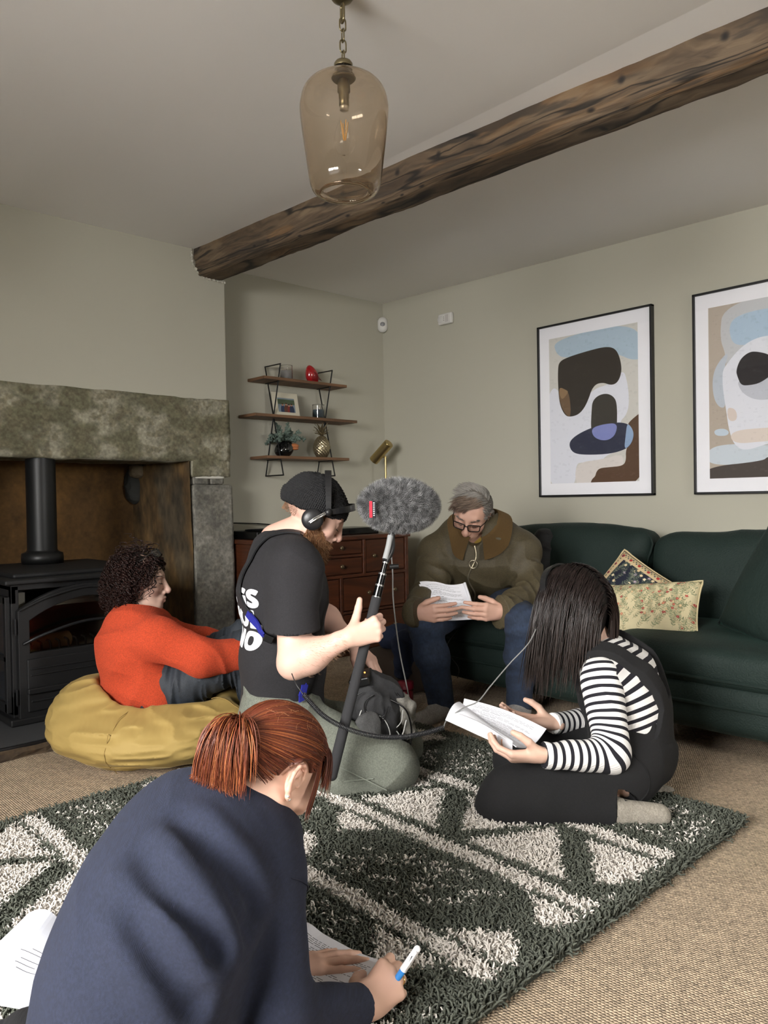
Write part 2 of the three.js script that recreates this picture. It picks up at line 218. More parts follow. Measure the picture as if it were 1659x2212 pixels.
// ---------- wood burning stove ----------
{
  const iron = mat(new THREE.Color().setRGB(0.008, 0.0082, 0.009), 0.6, { metalness: 0.2, bumpMap: plasterBump, bumpScale: 0.0006 });
  const ironG = mat(new THREE.Color().setRGB(0.02, 0.021, 0.023), 0.34, { metalness: 0.5 });
  const s = thing('wood_stove', 'black cast-iron wood stove with an arched glass door and tall flue', 'stove', [-3.7, 0.046, -1.34]);
  const F = 0.35, B = -0.36, hw = 0.31;
  // body shell: back, sides, top band, bottom band, firebox inside
  mesh('body', [box(B, B + 0.02, 0, 0.575, -hw, hw), box(B, F, 0.04, 0.575, -hw, -hw + 0.02), box(B, F, 0.04, 0.14, -hw, hw, 0.004), box(B, F, 0.555, 0.58, -hw, hw), box(B, F, 0.04, 0.12, hw - 0.02, hw), box(B, F, 0.5, 0.575, hw - 0.02, hw), box(B, B + 0.12, 0.04, 0.575, hw - 0.02, hw), box(F - 0.03, F, 0.04, 0.575, hw - 0.03, hw)], iron, s);
  mesh('base', [box(B + 0.02, F + 0.03, 0, 0.03, -hw - 0.02, hw + 0.02, 0.008), box(B + 0.03, F, 0.03, 0.05, -hw, hw, 0.004)], iron, s);
  mesh('top_plate', [box(B - 0.01, F + 0.03, 0.58, 0.602, -hw - 0.03, hw + 0.03, 0.008), box(B + 0.03, F - 0.03, 0.6, 0.622, -hw + 0.02, hw - 0.02, 0.012)], iron, s);
  const door = new THREE.Shape(); const w2 = 0.29; door.moveTo(-w2, 0.03); door.lineTo(w2, 0.03); door.lineTo(w2, 0.47); door.quadraticCurveTo(w2 * 0.55, 0.56, 0, 0.562); door.quadraticCurveTo(-w2 * 0.55, 0.56, -w2, 0.47); door.closePath();
  const win = new THREE.Path(); const w3 = 0.25; win.moveTo(-w3, 0.29); win.lineTo(-w3, 0.43); win.quadraticCurveTo(-w3 * 0.55, 0.505, 0, 0.515); win.quadraticCurveTo(w3 * 0.55, 0.505, w3, 0.43); win.lineTo(w3, 0.29); win.closePath();
  const full = door.clone(); door.holes.push(win);
  const dg = new THREE.ExtrudeGeometry(door, { depth: 0.022, bevelEnabled: true, bevelSize: 0.003, bevelThickness: 0.003, bevelSegments: 2, curveSegments: 24 }); dg.rotateY(Math.PI / 2); dg.translate(F, 0.0, 0);
  const d = mesh('door', dg, iron, s);
  const wg = new THREE.Shape(win.getPoints(24)); const gg = new THREE.ExtrudeGeometry(wg, { depth: 0.004, bevelEnabled: false }); gg.rotateY(Math.PI / 2); gg.translate(F + 0.004, 0, 0);
  mesh('glass_pane', gg, pmat(new THREE.Color().setRGB(0.72, 0.7, 0.66), 0.06, { transmission: 1, thickness: 0 }), d);
  mesh('door_panel', [box(F + 0.02, F + 0.032, 0.05, 0.27, -0.262, 0.262, 0.006), box(F + 0.028, F + 0.037, 0.09, 0.1, -0.25, 0.25, 0.004), box(F + 0.028, F + 0.036, 0.2, 0.207, -0.25, 0.25, 0.003), box(F + 0.028, F + 0.036, 0.225, 0.232, -0.25, 0.25, 0.003), box(F + 0.024, F + 0.046, 0.125, 0.15, -0.265, 0.265, 0.006)], iron, d);
  mesh('arch_moulding', tube([[F + 0.028, 0.475, 0.287], [F + 0.028, 0.52, 0.17], [F + 0.028, 0.55, 0], [F + 0.028, 0.52, -0.17], [F + 0.028, 0.475, -0.287]], 0.006, 40, 8), iron, d);
  mesh('handle', [tube([[F + 0.03, 0.335, 0.275], [F + 0.055, 0.37, 0.2], [F + 0.065, 0.405, 0.06], [F + 0.065, 0.408, -0.06], [F + 0.055, 0.385, -0.2], [F + 0.03, 0.35, -0.275]], 0.0065, 40, 8)], ironG, d);
  for (const y of [0.12, 0.41]) mesh('hinge', [rod([F + 0.026, y - 0.03, 0.303], [F + 0.026, y + 0.03, 0.303], 0.0055), rod([F + 0.026, y - 0.036, 0.303], [F + 0.026, y + 0.036, 0.303], 0.003)], ironG, s);
  // glass side door
  mesh('side_frame', [box(B + 0.1, F - 0.02, 0.05, 0.09, hw, hw + 0.02), box(B + 0.1, F - 0.02, 0.5, 0.53, hw, hw + 0.02), box(F - 0.045, F - 0.015, 0.05, 0.53, hw, hw + 0.02), box(B + 0.1, B + 0.13, 0.05, 0.53, hw, hw + 0.02), box(B + 0.1, F - 0.02, 0.26, 0.285, hw, hw + 0.02)], iron, s);
  mesh('side_panel', box(B + 0.1, F - 0.02, 0.07, 0.52, hw + 0.002, hw + 0.01, 0), pmat(new THREE.Color().setRGB(0.02, 0.022, 0.026), 0.12), s);
  const brick = mat(new THREE.Color().setRGB(0.22, 0.21, 0.18), 0.95);
  mesh('firebox_lining', [box(B + 0.06, B + 0.1, 0.18, 0.54, -0.25, 0.25), box(B + 0.08, F - 0.06, 0.16, 0.54, -0.27, -0.235), box(B + 0.08, F - 0.06, 0.16, 0.26, -0.25, 0.25), box(B + 0.08, F - 0.06, 0.16, 0.54, 0.235, 0.27), box(B + 0.08, F - 0.14, 0.46, 0.48, -0.25, 0.25)], brick, s);
  mesh('log_guard', [box(F - 0.075, F - 0.06, 0.25, 0.285, -0.23, 0.23, 0.003), ...Array.from({ length: 12 }, (_, i) => tube([[F - 0.066, 0.28, -0.21 + i * 0.038], [F - 0.06, 0.315, -0.205 + i * 0.038], [F - 0.075, 0.325, -0.195 + i * 0.038]], 0.005, 8, 6))], iron, s);
  const fl = mesh('flue_pipe', lathe([[0.0, 0.62], [0.095, 0.62], [0.097, 0.65], [0.094, 0.672], [0.074, 0.68], [0.0685, 0.69], [0.0685, 1.9]], 40), mat(new THREE.Color().setRGB(0.013, 0.0135, 0.014), 0.42, { metalness: 0.3 }), s); fl.position.set(-0.2, 0, -0.01);
  const lg = thing('firewood_log', 'split log lying behind the stove glass', 'log', [-3.56, 0.31, -1.22]);
  const g = new THREE.CylinderGeometry(0.032, 0.036, 0.26, 9, 6); g.rotateX(Math.PI / 2); g.rotateY(0.2); displace(g, (x, y, z) => 0.02 * (fbm(x * 20, y * 20, z * 9, 3) - 0.5)); g.translate(0, 0.03, 0);
  mesh('log', g, mat(new THREE.Color().setRGB(0.4, 0.28, 0.16), 0.95), lg);
}
// ---------- sofa ----------
const velvetBump = greyTex(256, 256, (u, v) => fbm(u * 64, v * 64, 3, 2, 64, 64));
const velvet = (r, g, b, sr, sg, sb, extra = {}) => pmat(new THREE.Color().setRGB(r, g, b), 0.75, { sheen: 1, sheenRoughness: 0.38, sheenColor: new THREE.Color().setRGB(sr, sg, sb), bumpMap: velvetBump, bumpScale: 0.0015, ...extra });
const greenVelvet = velvet(0.0025, 0.0135, 0.0098, 0.016, 0.055, 0.042);
function cushionBox(w, h, d, bulge, seed, wr = 0.012) {           // soft upholstery block centred on its base
  const g = new RoundedBoxGeometry(w, h, d, 8, Math.min(h, d, w) * 0.28); const base = new THREE.BoxGeometry(1, 1, 1); base.dispose();
  const s = subdivideBox(w, h, d, 0.03, Math.min(h, d, w) * 0.3); g.dispose();
  const p = s.attributes.position;
  for (let i = 0; i < p.count; i++) { const x = p.getX(i), y = p.getY(i), z = p.getZ(i), a = 1 - Math.pow(Math.abs(2 * x / w), 4), b = 1 - Math.pow(Math.abs(2 * y / h), 4), c = 1 - Math.pow(Math.abs(2 * z / d), 4);
    const n = (fbm(x * 5 + seed, y * 5, z * 5, 3) - 0.5) * wr + wr * 0.5 * (fbm(x * 3 + seed, y * 16, z * 6, 3) - 0.5);
    p.setXYZ(i, x + Math.sign(x) * bulge * 0.3 * b * c + n, y + Math.sign(y) * bulge * a * c + n, z + Math.sign(z) * bulge * a * b + n); }
  s.translate(0, h / 2, 0); s.computeVertexNormals(); return mergeSmooth(metreUV(s, 4));
}
function subdivideBox(w, h, d, cell, r) { const g = new THREE.BoxGeometry(w, h, d, Math.ceil(w / cell), Math.ceil(h / cell), Math.ceil(d / cell)), p = g.attributes.position, W = w / 2 - r, H = h / 2 - r, D = d / 2 - r; for (let i = 0; i < p.count; i++) { const q = V().fromBufferAttribute(p, i), c = V(clamp(q.x, -W, W), clamp(q.y, -H, H), clamp(q.z, -D, D)), e = q.clone().sub(c); if (e.length() > r) e.setLength(r); c.add(e); p.setXYZ(i, c.x, c.y, c.z); } g.computeVertexNormals(); return g; }
const piping = (w, d, y, r = 0.006) => tube([[-w / 2, y, d / 2], [0, y, d / 2 + 0.006], [w / 2, y, d / 2]], r, 20, 6);
{
  const s = thing('velvet_sofa', 'dark green velvet sofa along the wall under the prints', 'sofa', [-1.66, 0, -3.22]);
  const W = 2.06;
  mesh('base', xf(cushionBox(W, 0.2, 0.96, 0.008, 3, 0.016), [0, 0.09, 0.02]), greenVelvet, s);
  mesh('piping', xf(piping(W - 0.06, 0.985, 0), [0, 0.2, 0.02]), greenVelvet, s);
  const sw = 1.02;
  for (const k of [-1, 1]) { const c = mesh('seat_cushion', xf(cushionBox(sw, 0.14, 0.72, 0.018, 11 + k * 4, 0.018), [k * sw / 2, 0.255, 0.135]), greenVelvet, s); mesh('piping', xf(piping(sw - 0.08, 0.72, 0), [k * sw / 2, 0.29, 0.145]), greenVelvet, c); }
  mesh('back_frame', xf(cushionBox(W, 0.42, 0.2, 0.01, 6), [0, 0.25, -0.44]), greenVelvet, s);
  for (const [x, w, h, seed, rz] of [[-0.66, 0.98, 0.43, 31, 0.0], [0.36, 0.99, 0.41, 47, 0.01]]) { const c = mesh('back_cushion', xf(cushionBox(w, h, 0.2, 0.028, seed, 0.03), [0, 0, 0], [-0.16, 0, rz]), greenVelvet, s); c.position.set(x, 0.35, -0.24); mesh('piping', xf(tube([[w / 2 - 0.02, 0.03, 0.085], [w / 2, h * 0.6, 0.07], [w / 2 - 0.025, h - 0.02, 0.06], [0, h + 0.012, 0.06], [-w / 2 + 0.025, h - 0.02, 0.06]], 0.005, 40, 6), [0, 0, 0], [-0.16, 0, rz]), greenVelvet, c); }
  const arm = mesh('arm', xf(cushionBox(0.16, 0.46, 0.9, 0.01, 61), [1.1, 0.1, 0.0]), greenVelvet, s);
  for (const [x, z] of [[-0.95, 0.42], [0.95, 0.42], [-0.95, -0.4], [0.95, -0.4]]) mesh('foot', lathe([[0, 0], [0.02, 0], [0.028, 0.09], [0, 0.09]], 16).translate(x, 0, z), mat(0x1c120b, 0.5), s);
}
function pillow(w, h, t, seed) {                                  // a filled scatter cushion standing on its lower edge, print uv 0..1
  const N = 28, pos = [], uv = [], idx = [];
  for (let s = 0; s < 2; s++) for (let j = 0; j <= N; j++) for (let i = 0; i <= N; i++) { const u = i / N * 2 - 1, v = j / N * 2 - 1, e = Math.pow(Math.max(0, (1 - Math.pow(Math.abs(u), 2.6)) * (1 - Math.pow(Math.abs(v), 2.6))), 0.48), n = (fbm(u * 2.5 + seed, v * 2.5, s, 3) - 0.5) * 0.02 * e; const pin = 1 - 0.055 * (1 - u * u) * v * v, pin2 = 1 - 0.055 * (1 - v * v) * u * u; pos.push(u * w / 2 * pin2, v * h / 2 * pin + h / 2, (s ? -1 : 1) * (t / 2 * e) + n); uv.push(i / N, j / N); }
  const M = (N + 1) * (N + 1); for (let s = 0; s < 2; s++) for (let j = 0; j < N; j++) for (let i = 0; i < N; i++) { const a = s * M + j * (N + 1) + i, b = a + 1, c = a + N + 1, d = c + 1; s ? idx.push(a, c, b, b, c, d) : idx.push(a, b, c, b, d, c); }
  const g = new THREE.BufferGeometry(); g.setAttribute('position', new THREE.Float32BufferAttribute(pos, 3)); g.setAttribute('uv', new THREE.Float32BufferAttribute(uv, 2)); g.setIndex(idx); g.computeVertexNormals(); return mergeSmooth(g.toNonIndexed());
}
function pillowEdge(w, h, r) { const pts = []; for (const [a, b, c, d] of [[-1, -1, 1, -1], [1, -1, 1, 1], [1, 1, -1, 1], [-1, 1, -1, -1]]) for (let k = 0; k < 8; k++) { const t = k / 8, u = lerp(a, c, t), v = lerp(b, d, t); const pin = 1 - 0.055 * (1 - u * u) * v * v, pin2 = 1 - 0.055 * (1 - v * v) * u * u; pts.push([u * w / 2 * pin2, v * h / 2 * pin + h / 2, 0]); } return tube(pts, r, 96, 6, true, 0.2); }
function floral(ctx, w, h, ground, leaf, reds, seed, density) {
  const r = rng(seed); ctx.fillStyle = ground; ctx.fillRect(0, 0, w, h);
  for (let i = 0; i < density; i++) { // curving stems with paired leaves
    let x = r() * w, y = r() * h, a = -Math.PI / 2 + (r() - 0.5) * 1.6; ctx.strokeStyle = leaf[Math.floor(r() * leaf.length)]; ctx.lineWidth = 2 + r() * 2; 
    const n = 10 + r() * 12; for (let k = 0; k < n; k++) { const nx = x + Math.cos(a) * 11, ny = y + Math.sin(a) * 11; ctx.beginPath(); ctx.moveTo(x, y); ctx.lineTo(nx, ny); ctx.stroke(); x = nx; y = ny; a += (r() - 0.5) * 0.5;
      if (k % 2) { for (const s of [-1, 1]) { ctx.save(); ctx.translate(x, y); ctx.rotate(a + s * 0.9); ctx.fillStyle = leaf[Math.floor(r() * leaf.length)]; ctx.beginPath(); ctx.ellipse(14, 0, 15, 4.5 + r() * 2, 0, 0, 7); ctx.fill(); ctx.restore(); } } }
    const c = reds[Math.floor(r() * reds.length)]; for (let k = 0; k < 6; k++) { const b = k / 6 * Math.PI * 2; ctx.fillStyle = c; ctx.beginPath(); ctx.ellipse(x + Math.cos(b) * 8, y + Math.sin(b) * 8, 8, 5, b, 0, 7); ctx.fill(); } ctx.fillStyle = '#f0dfb4'; ctx.beginPath(); ctx.arc(x, y, 3, 0, 7); ctx.fill();
  }
}
{
  const clothBump = greyTex(256, 256, (u, v) => 0.5 + 0.25 * Math.sin(u * 256 * 1.57) + 0.25 * Math.sin(v * 256 * 1.57));
  const t1 = canvasTex(1024, 640, (c, w, h) => { floral(c, w, h, '#d9cda6', ['#8d9270', '#a7a684', '#b7aa85', '#7f8464', '#c0b48f'], ['#b4473e', '#a83a38', '#c97a5f', '#9c3436', '#d8b98e', '#cfc398'], 4, 170); });
  const t2 = canvasTex(768, 768, (c, w, h) => { c.fillStyle = '#cbb58d'; c.fillRect(0, 0, w, h); const r = rng(9); c.strokeStyle = '#2b3140'; c.lineWidth = 6; c.strokeRect(14, 14, w - 28, h - 28); for (let k = 0; k < 44; k++) for (const [x, y] of [[k / 44 * w, 48], [k / 44 * w, h - 48], [48, k / 44 * h], [w - 48, k / 44 * h]]) { c.fillStyle = k % 6 === 3 ? '#a5312f' : ['#59624f', '#3c4652', '#8b7a58'][k % 3]; c.beginPath(); c.arc(x, y + (k % 2 ? 8 : -8), k % 6 === 3 ? 15 : 8, 0, 7); c.fill(); } c.save(); c.beginPath(); c.rect(92, 92, w - 184, h - 184); c.clip(); floral(c, w, h, '#171c2c', ['#3c463f', '#525c50', '#2f3a38', '#6d7060'], ['#d9c49c', '#e0d2b0', '#c9b184', '#9a8a9c'], 21, 95); c.restore(); });
  const put = (name, label, w, h, t, m, pos, rot, edge) => { const g = thing(name, label, 'cushion', pos); g.rotation.order = 'YXZ'; g.rotation.set(...rot); mesh('cover', pillow(w, h, t, pos[0] * 7), m, g); mesh('piping', pillowEdge(w, h, 0.004), edge, g); return g; };
  put('scatter_cushion', 'square navy floral cushion with a red-flowered border behind the cream one', 0.38, 0.38, 0.13, mat(0xffffff, 0.9, { map: t2, bumpMap: clothBump, bumpScale: 0.0006 }), [-1.835, 0.33, -3.03], [-0.5, 0.2, -0.56], mat(0xcbb992, 0.9));
  put('scatter_cushion', 'oblong cream cushion printed with red flowers and green leaves', 0.425, 0.255, 0.13, mat(0xffffff, 0.9, { map: t1, bumpMap: clothBump, bumpScale: 0.0006 }), [-1.575, 0.365, -2.93], [-0.6, 0.05, 0.13], mat(0xd3c69c, 0.9));
  put('scatter_cushion', 'dark green velvet scatter cushion leaning at the right end of the sofa', 0.46, 0.45, 0.17, greenVelvet, [-1.14, 0.385, -2.97], [-0.42, -0.4, -0.22], greenVelvet);
}
// ---------- framed prints ----------
{
  const mk = (x0, label, paint) => {
    const f = thing('framed_print', label, 'picture', [x0 + 0.359, 0.951, -3.8]);
    const black = mat(new THREE.Color().setRGB(0.008, 0.008, 0.009), 0.4); const w = 0.359, h = 0.996, b = 0.011;
    mesh('frame', [box(-w, -w + b, 0, h, 0, 0.032, 0.0015), box(w - b, w, 0, h, 0, 0.032, 0.0015), box(-w, w, 0, b, 0, 0.032, 0.0015), box(-w, w, h - b, h, 0, 0.032, 0.0015)], black, f);
    const g = new THREE.PlaneGeometry(2 * w - 0.012, h - 0.012); g.translate(0, h / 2, 0.02);
    mesh('print', g, mat(0xffffff, 0.85, { map: canvasTex(1024, 1420, paint) }), f);
    mesh('backing', box(-w + 0.004, w - 0.004, 0.004, h - 0.004, 0, 0.016, 0), mat(0x8a7a60, 0.9), f);
    mesh('glazing', box(-w + 0.008, w - 0.008, 0.008, h - 0.008, 0.024, 0.0262, 0), pmat(0xffffff, 0.03, { transmission: 1, thickness: 0, ior: 1.3 }), f);
  };
  const poly = (c, w, h, pts, fill, smooth = true) => { c.fillStyle = fill; c.beginPath(); const P = pts.map(p => [p[0] * w, p[1] * h]); if (smooth) { const n = P.length; const mid = (a, b) => [(a[0] + b[0]) / 2, (a[1] + b[1]) / 2]; let m = mid(P[n - 1], P[0]); c.moveTo(...m); for (let i = 0; i < n; i++) { m = mid(P[i], P[(i + 1) % n]); c.quadraticCurveTo(P[i][0], P[i][1], m[0], m[1]); } } else { P.forEach((p, i) => i ? c.lineTo(...p) : c.moveTo(...p)); } c.closePath(); c.fill(); };
  const grain = (c, w, h, seed, x0, y0, x1, y1) => { const r = rng(seed); for (let i = 0; i < 900; i++) { c.globalAlpha = 0.03; c.fillStyle = r() > 0.5 ? '#fff' : '#000'; c.fillRect(lerp(x0, x1, r()) * w, lerp(y0, y1, r()) * h, 30 * r(), 3 + 16 * r()); } c.globalAlpha = 1; };
  const clipArt = (c, w, h) => { c.beginPath(); c.rect(0.1 * w, 0.075 * h, 0.79 * w, 0.853 * h); c.clip(); };
  const paper = '#e9e9ee';
  mk(-2.687, 'black-framed abstract print with a bent dark shape and blue oval, left of the two', (c, w, h) => {
    c.fillStyle = paper; c.fillRect(0, 0, w, h); c.save(); clipArt(c, w, h); c.fillStyle = '#c9c7c1'; c.fillRect(0, 0, w, h);
    poly(c, w, h, [[0.141, 0.081], [0.893, 0.06], [0.93, 0.277], [0.829, 0.271], [0.732, 0.229], [0.531, 0.2], [0.263, 0.205], [0.167, 0.17]], '#a9bccb');
    poly(c, w, h, [[0.102, 0.377], [0.174, 0.361], [0.307, 0.537], [0.499, 0.401], [0.653, 0.388], [0.767, 0.312], [0.802, 0.386], [0.817, 0.499], [0.791, 0.568], [0.723, 0.604], [0.769, 0.751], [0.617, 0.777], [0.565, 0.817], [0.407, 0.811], [0.339, 0.817], [0.336, 0.96], [0.06, 0.96], [0.06, 0.5]], '#d9dbe4');
    poly(c, w, h, [[0.336, 0.81], [0.6, 0.8], [0.76, 0.77], [0.76, 0.86], [0.5, 0.95], [0.336, 0.95]], '#d3cdc9');
    poly(c, w, h, [[0.95, 0.54], [0.815, 0.602], [0.799, 0.625], [0.85, 0.675], [0.78, 0.751], [0.784, 0.816], [0.752, 0.843], [0.641, 0.846], [0.551, 0.849], [0.523, 0.873], [0.517, 0.894], [0.48, 0.912], [0.465, 0.96], [0.95, 0.96]], '#57402f');
    poly(c, w, h, [[0.182, 0.265], [0.196, 0.215], [0.291, 0.197], [0.466, 0.182], [0.621, 0.175], [0.70, 0.193], [0.738, 0.24], [0.757, 0.31], [0.741, 0.36], [0.706, 0.39], [0.653, 0.392], [0.603, 0.374], [0.538, 0.374], [0.495, 0.401], [0.469, 0.448], [0.43, 0.499], [0.375, 0.535], [0.307, 0.545], [0.248, 0.537], [0.198, 0.472], [0.184, 0.384]], '#2e2822');
    poly(c, w, h, [[0.186, 0.36], [0.257, 0.385], [0.292, 0.42], [0.303, 0.55], [0.25, 0.53], [0.198, 0.46]], '#6d563f'); poly(c, w, h, [[0.186, 0.36], [0.257, 0.385], [0.285, 0.40], [0.21, 0.45]], '#8d7253');
    poly(c, w, h, [[0.481, 0.62], [0.491, 0.516], [0.499, 0.471], [0.545, 0.442], [0.62, 0.434], [0.682, 0.455], [0.713, 0.495], [0.711, 0.615], [0.7, 0.665], [0.645, 0.695], [0.569, 0.695], [0.499, 0.668]], '#37342f');
    poly(c, w, h, [[0.276, 0.708], [0.306, 0.67], [0.412, 0.634], [0.545, 0.609], [0.698, 0.601], [0.776, 0.608], [0.828, 0.63], [0.852, 0.675], [0.83, 0.724], [0.777, 0.755], [0.643, 0.773], [0.448, 0.771], [0.318, 0.758]], '#2c3044');
    poly(c, w, h, [[0.486, 0.62], [0.596, 0.604], [0.715, 0.605], [0.7, 0.665], [0.645, 0.695], [0.569, 0.695], [0.499, 0.668]], '#7e86bd');
    poly(c, w, h, [[0.795, 0.61], [0.832, 0.635], [0.852, 0.675], [0.828, 0.726], [0.766, 0.758], [0.783, 0.672]], '#8ea6c6');
    grain(c, w, h, 3, 0.1, 0.07, 0.88, 0.9); c.restore();
  });
  mk(-1.752, 'black-framed abstract print with a round dark shape, cut off by the right edge', (c, w, h) => {
    c.fillStyle = paper; c.fillRect(0, 0, w, h); c.save(); clipArt(c, w, h); c.fillStyle = '#b0a598'; c.fillRect(0, 0, w, h);
    poly(c, w, h, [[0.207, 0.06], [0.95, 0.06], [0.95, 0.88], [0.5, 0.86], [0.28, 0.7], [0.235, 0.571], [0.223, 0.324], [0.175, 0.232]], '#bdbfc2');
    poly(c, w, h, [[0.24, 0.16], [0.357, 0.128], [0.6, 0.13], [0.8, 0.2], [0.75, 0.3], [0.486, 0.275], [0.336, 0.29], [0.255, 0.265]], '#a9bed1');
    poly(c, w, h, [[0.24, 0.3], [0.154, 0.361], [0.122, 0.431], [0.131, 0.53], [0.175, 0.58], [0.22, 0.576], [0.2, 0.415], [0.216, 0.366]], '#b7bfc9');
    poly(c, w, h, [[0.08, 0.774], [0.262, 0.757], [0.48, 0.784], [0.95, 0.77], [0.95, 0.86], [0.461, 0.858], [0.08, 0.866]], '#c3ccd4');
    poly(c, w, h, [[0.193, 0.415], [0.206, 0.378], [0.336, 0.28], [0.486, 0.25], [0.68, 0.29], [0.8, 0.42], [0.78, 0.62], [0.64, 0.74], [0.48, 0.772], [0.339, 0.8], [0.268, 0.766], [0.234, 0.69], [0.22, 0.606], [0.197, 0.496]], '#d9dbe3');
    poly(c, w, h, [[0.29, 0.439], [0.312, 0.505], [0.39, 0.552], [0.5, 0.565], [0.6, 0.53], [0.62, 0.43]], '#bcbfc8');
    poly(c, w, h, [[0.286, 0.405], [0.314, 0.352], [0.364, 0.326], [0.412, 0.322], [0.52, 0.352], [0.56, 0.42], [0.5, 0.455], [0.438, 0.479], [0.381, 0.483], [0.32, 0.48], [0.296, 0.435]], '#2b282a');
    poly(c, w, h, [[0.222, 0.578], [0.274, 0.588], [0.292, 0.617], [0.285, 0.65], [0.23, 0.647]], '#d1c5bd'); poly(c, w, h, [[0.24, 0.695], [0.5, 0.693], [0.9, 0.7], [0.85, 0.76], [0.48, 0.757], [0.258, 0.763]], '#d5cac1');
    poly(c, w, h, [[0.13, 0.685], [0.2, 0.68], [0.24, 0.7], [0.22, 0.72], [0.14, 0.715]], '#bccad6');
    poly(c, w, h, [[0.05, 0.87], [0.461, 0.852], [0.485, 0.83], [0.7, 0.8], [0.95, 0.82], [0.95, 0.96], [0.05, 0.96]], '#4a433f');
    grain(c, w, h, 8, 0.1, 0.07, 0.88, 0.9); c.restore();
  });
}
// ---------- chest of drawers in the alcove ----------
const cherryTex = (seed) => colorTex(512, 512, (u, v) => { const w = fbm(u * 3, v * 2, seed, 3, 3, 2), g = fbm(u * 4 + w, v * 70 + 8 * w, seed + 4, 4, 0, 70), l = fbm(u * 2, v * 6, seed + 9, 3, 2, 6); const d = 0.6 + 0.5 * g + 0.3 * (l - 0.5); return [86 * d, 46 * d, 27 * d]; });
{
  const c = thing('chest_of_drawers', 'reddish cherry-wood chest with many drawers standing in the alcove', 'chest', [-3.785, 0, -2.965]);
  const wood = [1, 2, 3].map(k => mat(0xffffff, 0.38, { map: cherryTex(k * 7) })), F = 0.235;
  mesh('body', [box(-0.235, F - 0.02, 0.03, 0.712, -0.562, 0.56, 0.004), box(-0.22, F - 0.03, 0, 0.05, -0.54, 0.54, 0)], wood[0], c);
  mesh('top', box(-0.24, F + 0.015, 0.71, 0.737, -0.578, 0.575, 0.006), wood[1], c);
  const knobG = lathe([[0, 0], [0.006, 0], [0.006, 0.01], [0.013, 0.016], [0.012, 0.024], [0, 0.027]], 16).rotateZ(-Math.PI / 2), brass = mat(new THREE.Color().setRGB(0.2, 0.15, 0.09), 0.35, { metalness: 0.85 });
  const cell = (z0, z1, y0, y1, k, kn) => { const d = mesh('drawer', box(F - 0.022, F, y0 + 0.006, y1 - 0.006, z0 + 0.006, z1 - 0.006, 0.004), wood[k % 3], c); for (const z of kn) { const o = mesh('knob', knobG, brass, d); o.position.set(F, (y0 + y1) / 2, z); } };
  const bars = []; const bar = (z0, z1, y0, y1) => bars.push(box(F - 0.02, F + 0.006, y0, y1, z0, z1, 0.003));
  const Z = z => z + 2.965; 
  bar(-0.562, -0.535, 0.04, 0.712); bar(0.535, 0.56, 0.04, 0.712); bar(Z(-3.157), Z(-3.137), 0.49, 0.712); bar(Z(-2.775), Z(-2.755), 0.49, 0.712); bar(Z(-2.97), Z(-2.95), 0.04, 0.49); bar(-0.54, 0.54, 0.482, 0.5); bar(-0.54, Z(-2.97), 0.262, 0.276); bar(-0.54, 0.54, 0.035, 0.055); bar(Z(-3.137), Z(-2.775), 0.606, 0.62); bar(Z(-2.95), 0.54, 0.262, 0.276);
  mesh('face_frame', bars, mat(0xffffff, 0.4, { map: cherryTex(33) }), c);
  const A = [-0.535, Z(-3.157)], B = [Z(-3.137), Z(-2.775)], C = [Z(-2.755), 0.535], D = [-0.535, Z(-2.97)], E = [Z(-2.95), 0.535], m = a => (a[0] + a[1]) / 2;
  cell(...A, 0.5, 0.71, 0, [A[1] - 0.06]); cell(...B, 0.62, 0.71, 1, [m(B)]); cell(...B, 0.5, 0.606, 2, [m(B)]); cell(...C, 0.5, 0.71, 0, [C[0] + 0.06]); cell(...D, 0.276, 0.482, 1, [D[1] - 0.2, D[1] - 0.42]); cell(...D, 0.055, 0.262, 2, [D[1] - 0.2, D[1] - 0.42]); cell(...E, 0.276, 0.482, 0, [m(E)]); cell(...E, 0.055, 0.262, 1, [m(E)]);
  const b1 = thing('media_box', 'slim black box lying on the chest behind the microphone', 'box', [-3.75, 0.737, -3.16]);
  mesh('case', box(-0.12, 0.12, 0, 0.042, -0.19, 0.17, 0.006), mat(0x050505, 0.25), b1); mesh('display', box(0.12, 0.122, 0.012, 0.03, -0.05, 0.06, 0), mat(0x0c0e10, 0.1), b1);
  const b2 = thing('record_player', 'black record player with a dark lid at the chimney end of the chest', 'record player', [-3.79, 0.737, -2.6]);
  mesh('plinth', box(-0.16, 0.16, 0, 0.045, -0.17, 0.18, 0.006), mat(0x060606, 0.3), b2); mesh('lid', slab(6, 6, (u, v) => [lerp(-0.155, 0.155, u), 0.055 + 0.035 * v, lerp(-0.165, 0.175, v)], 0.006), mat(0x0a0b0c, 0.12), b2); mesh('platter', lathe([[0, 0.045], [0.13, 0.045], [0.13, 0.052], [0, 0.052]], 32), mat(0x101010, 0.4), b2);
}
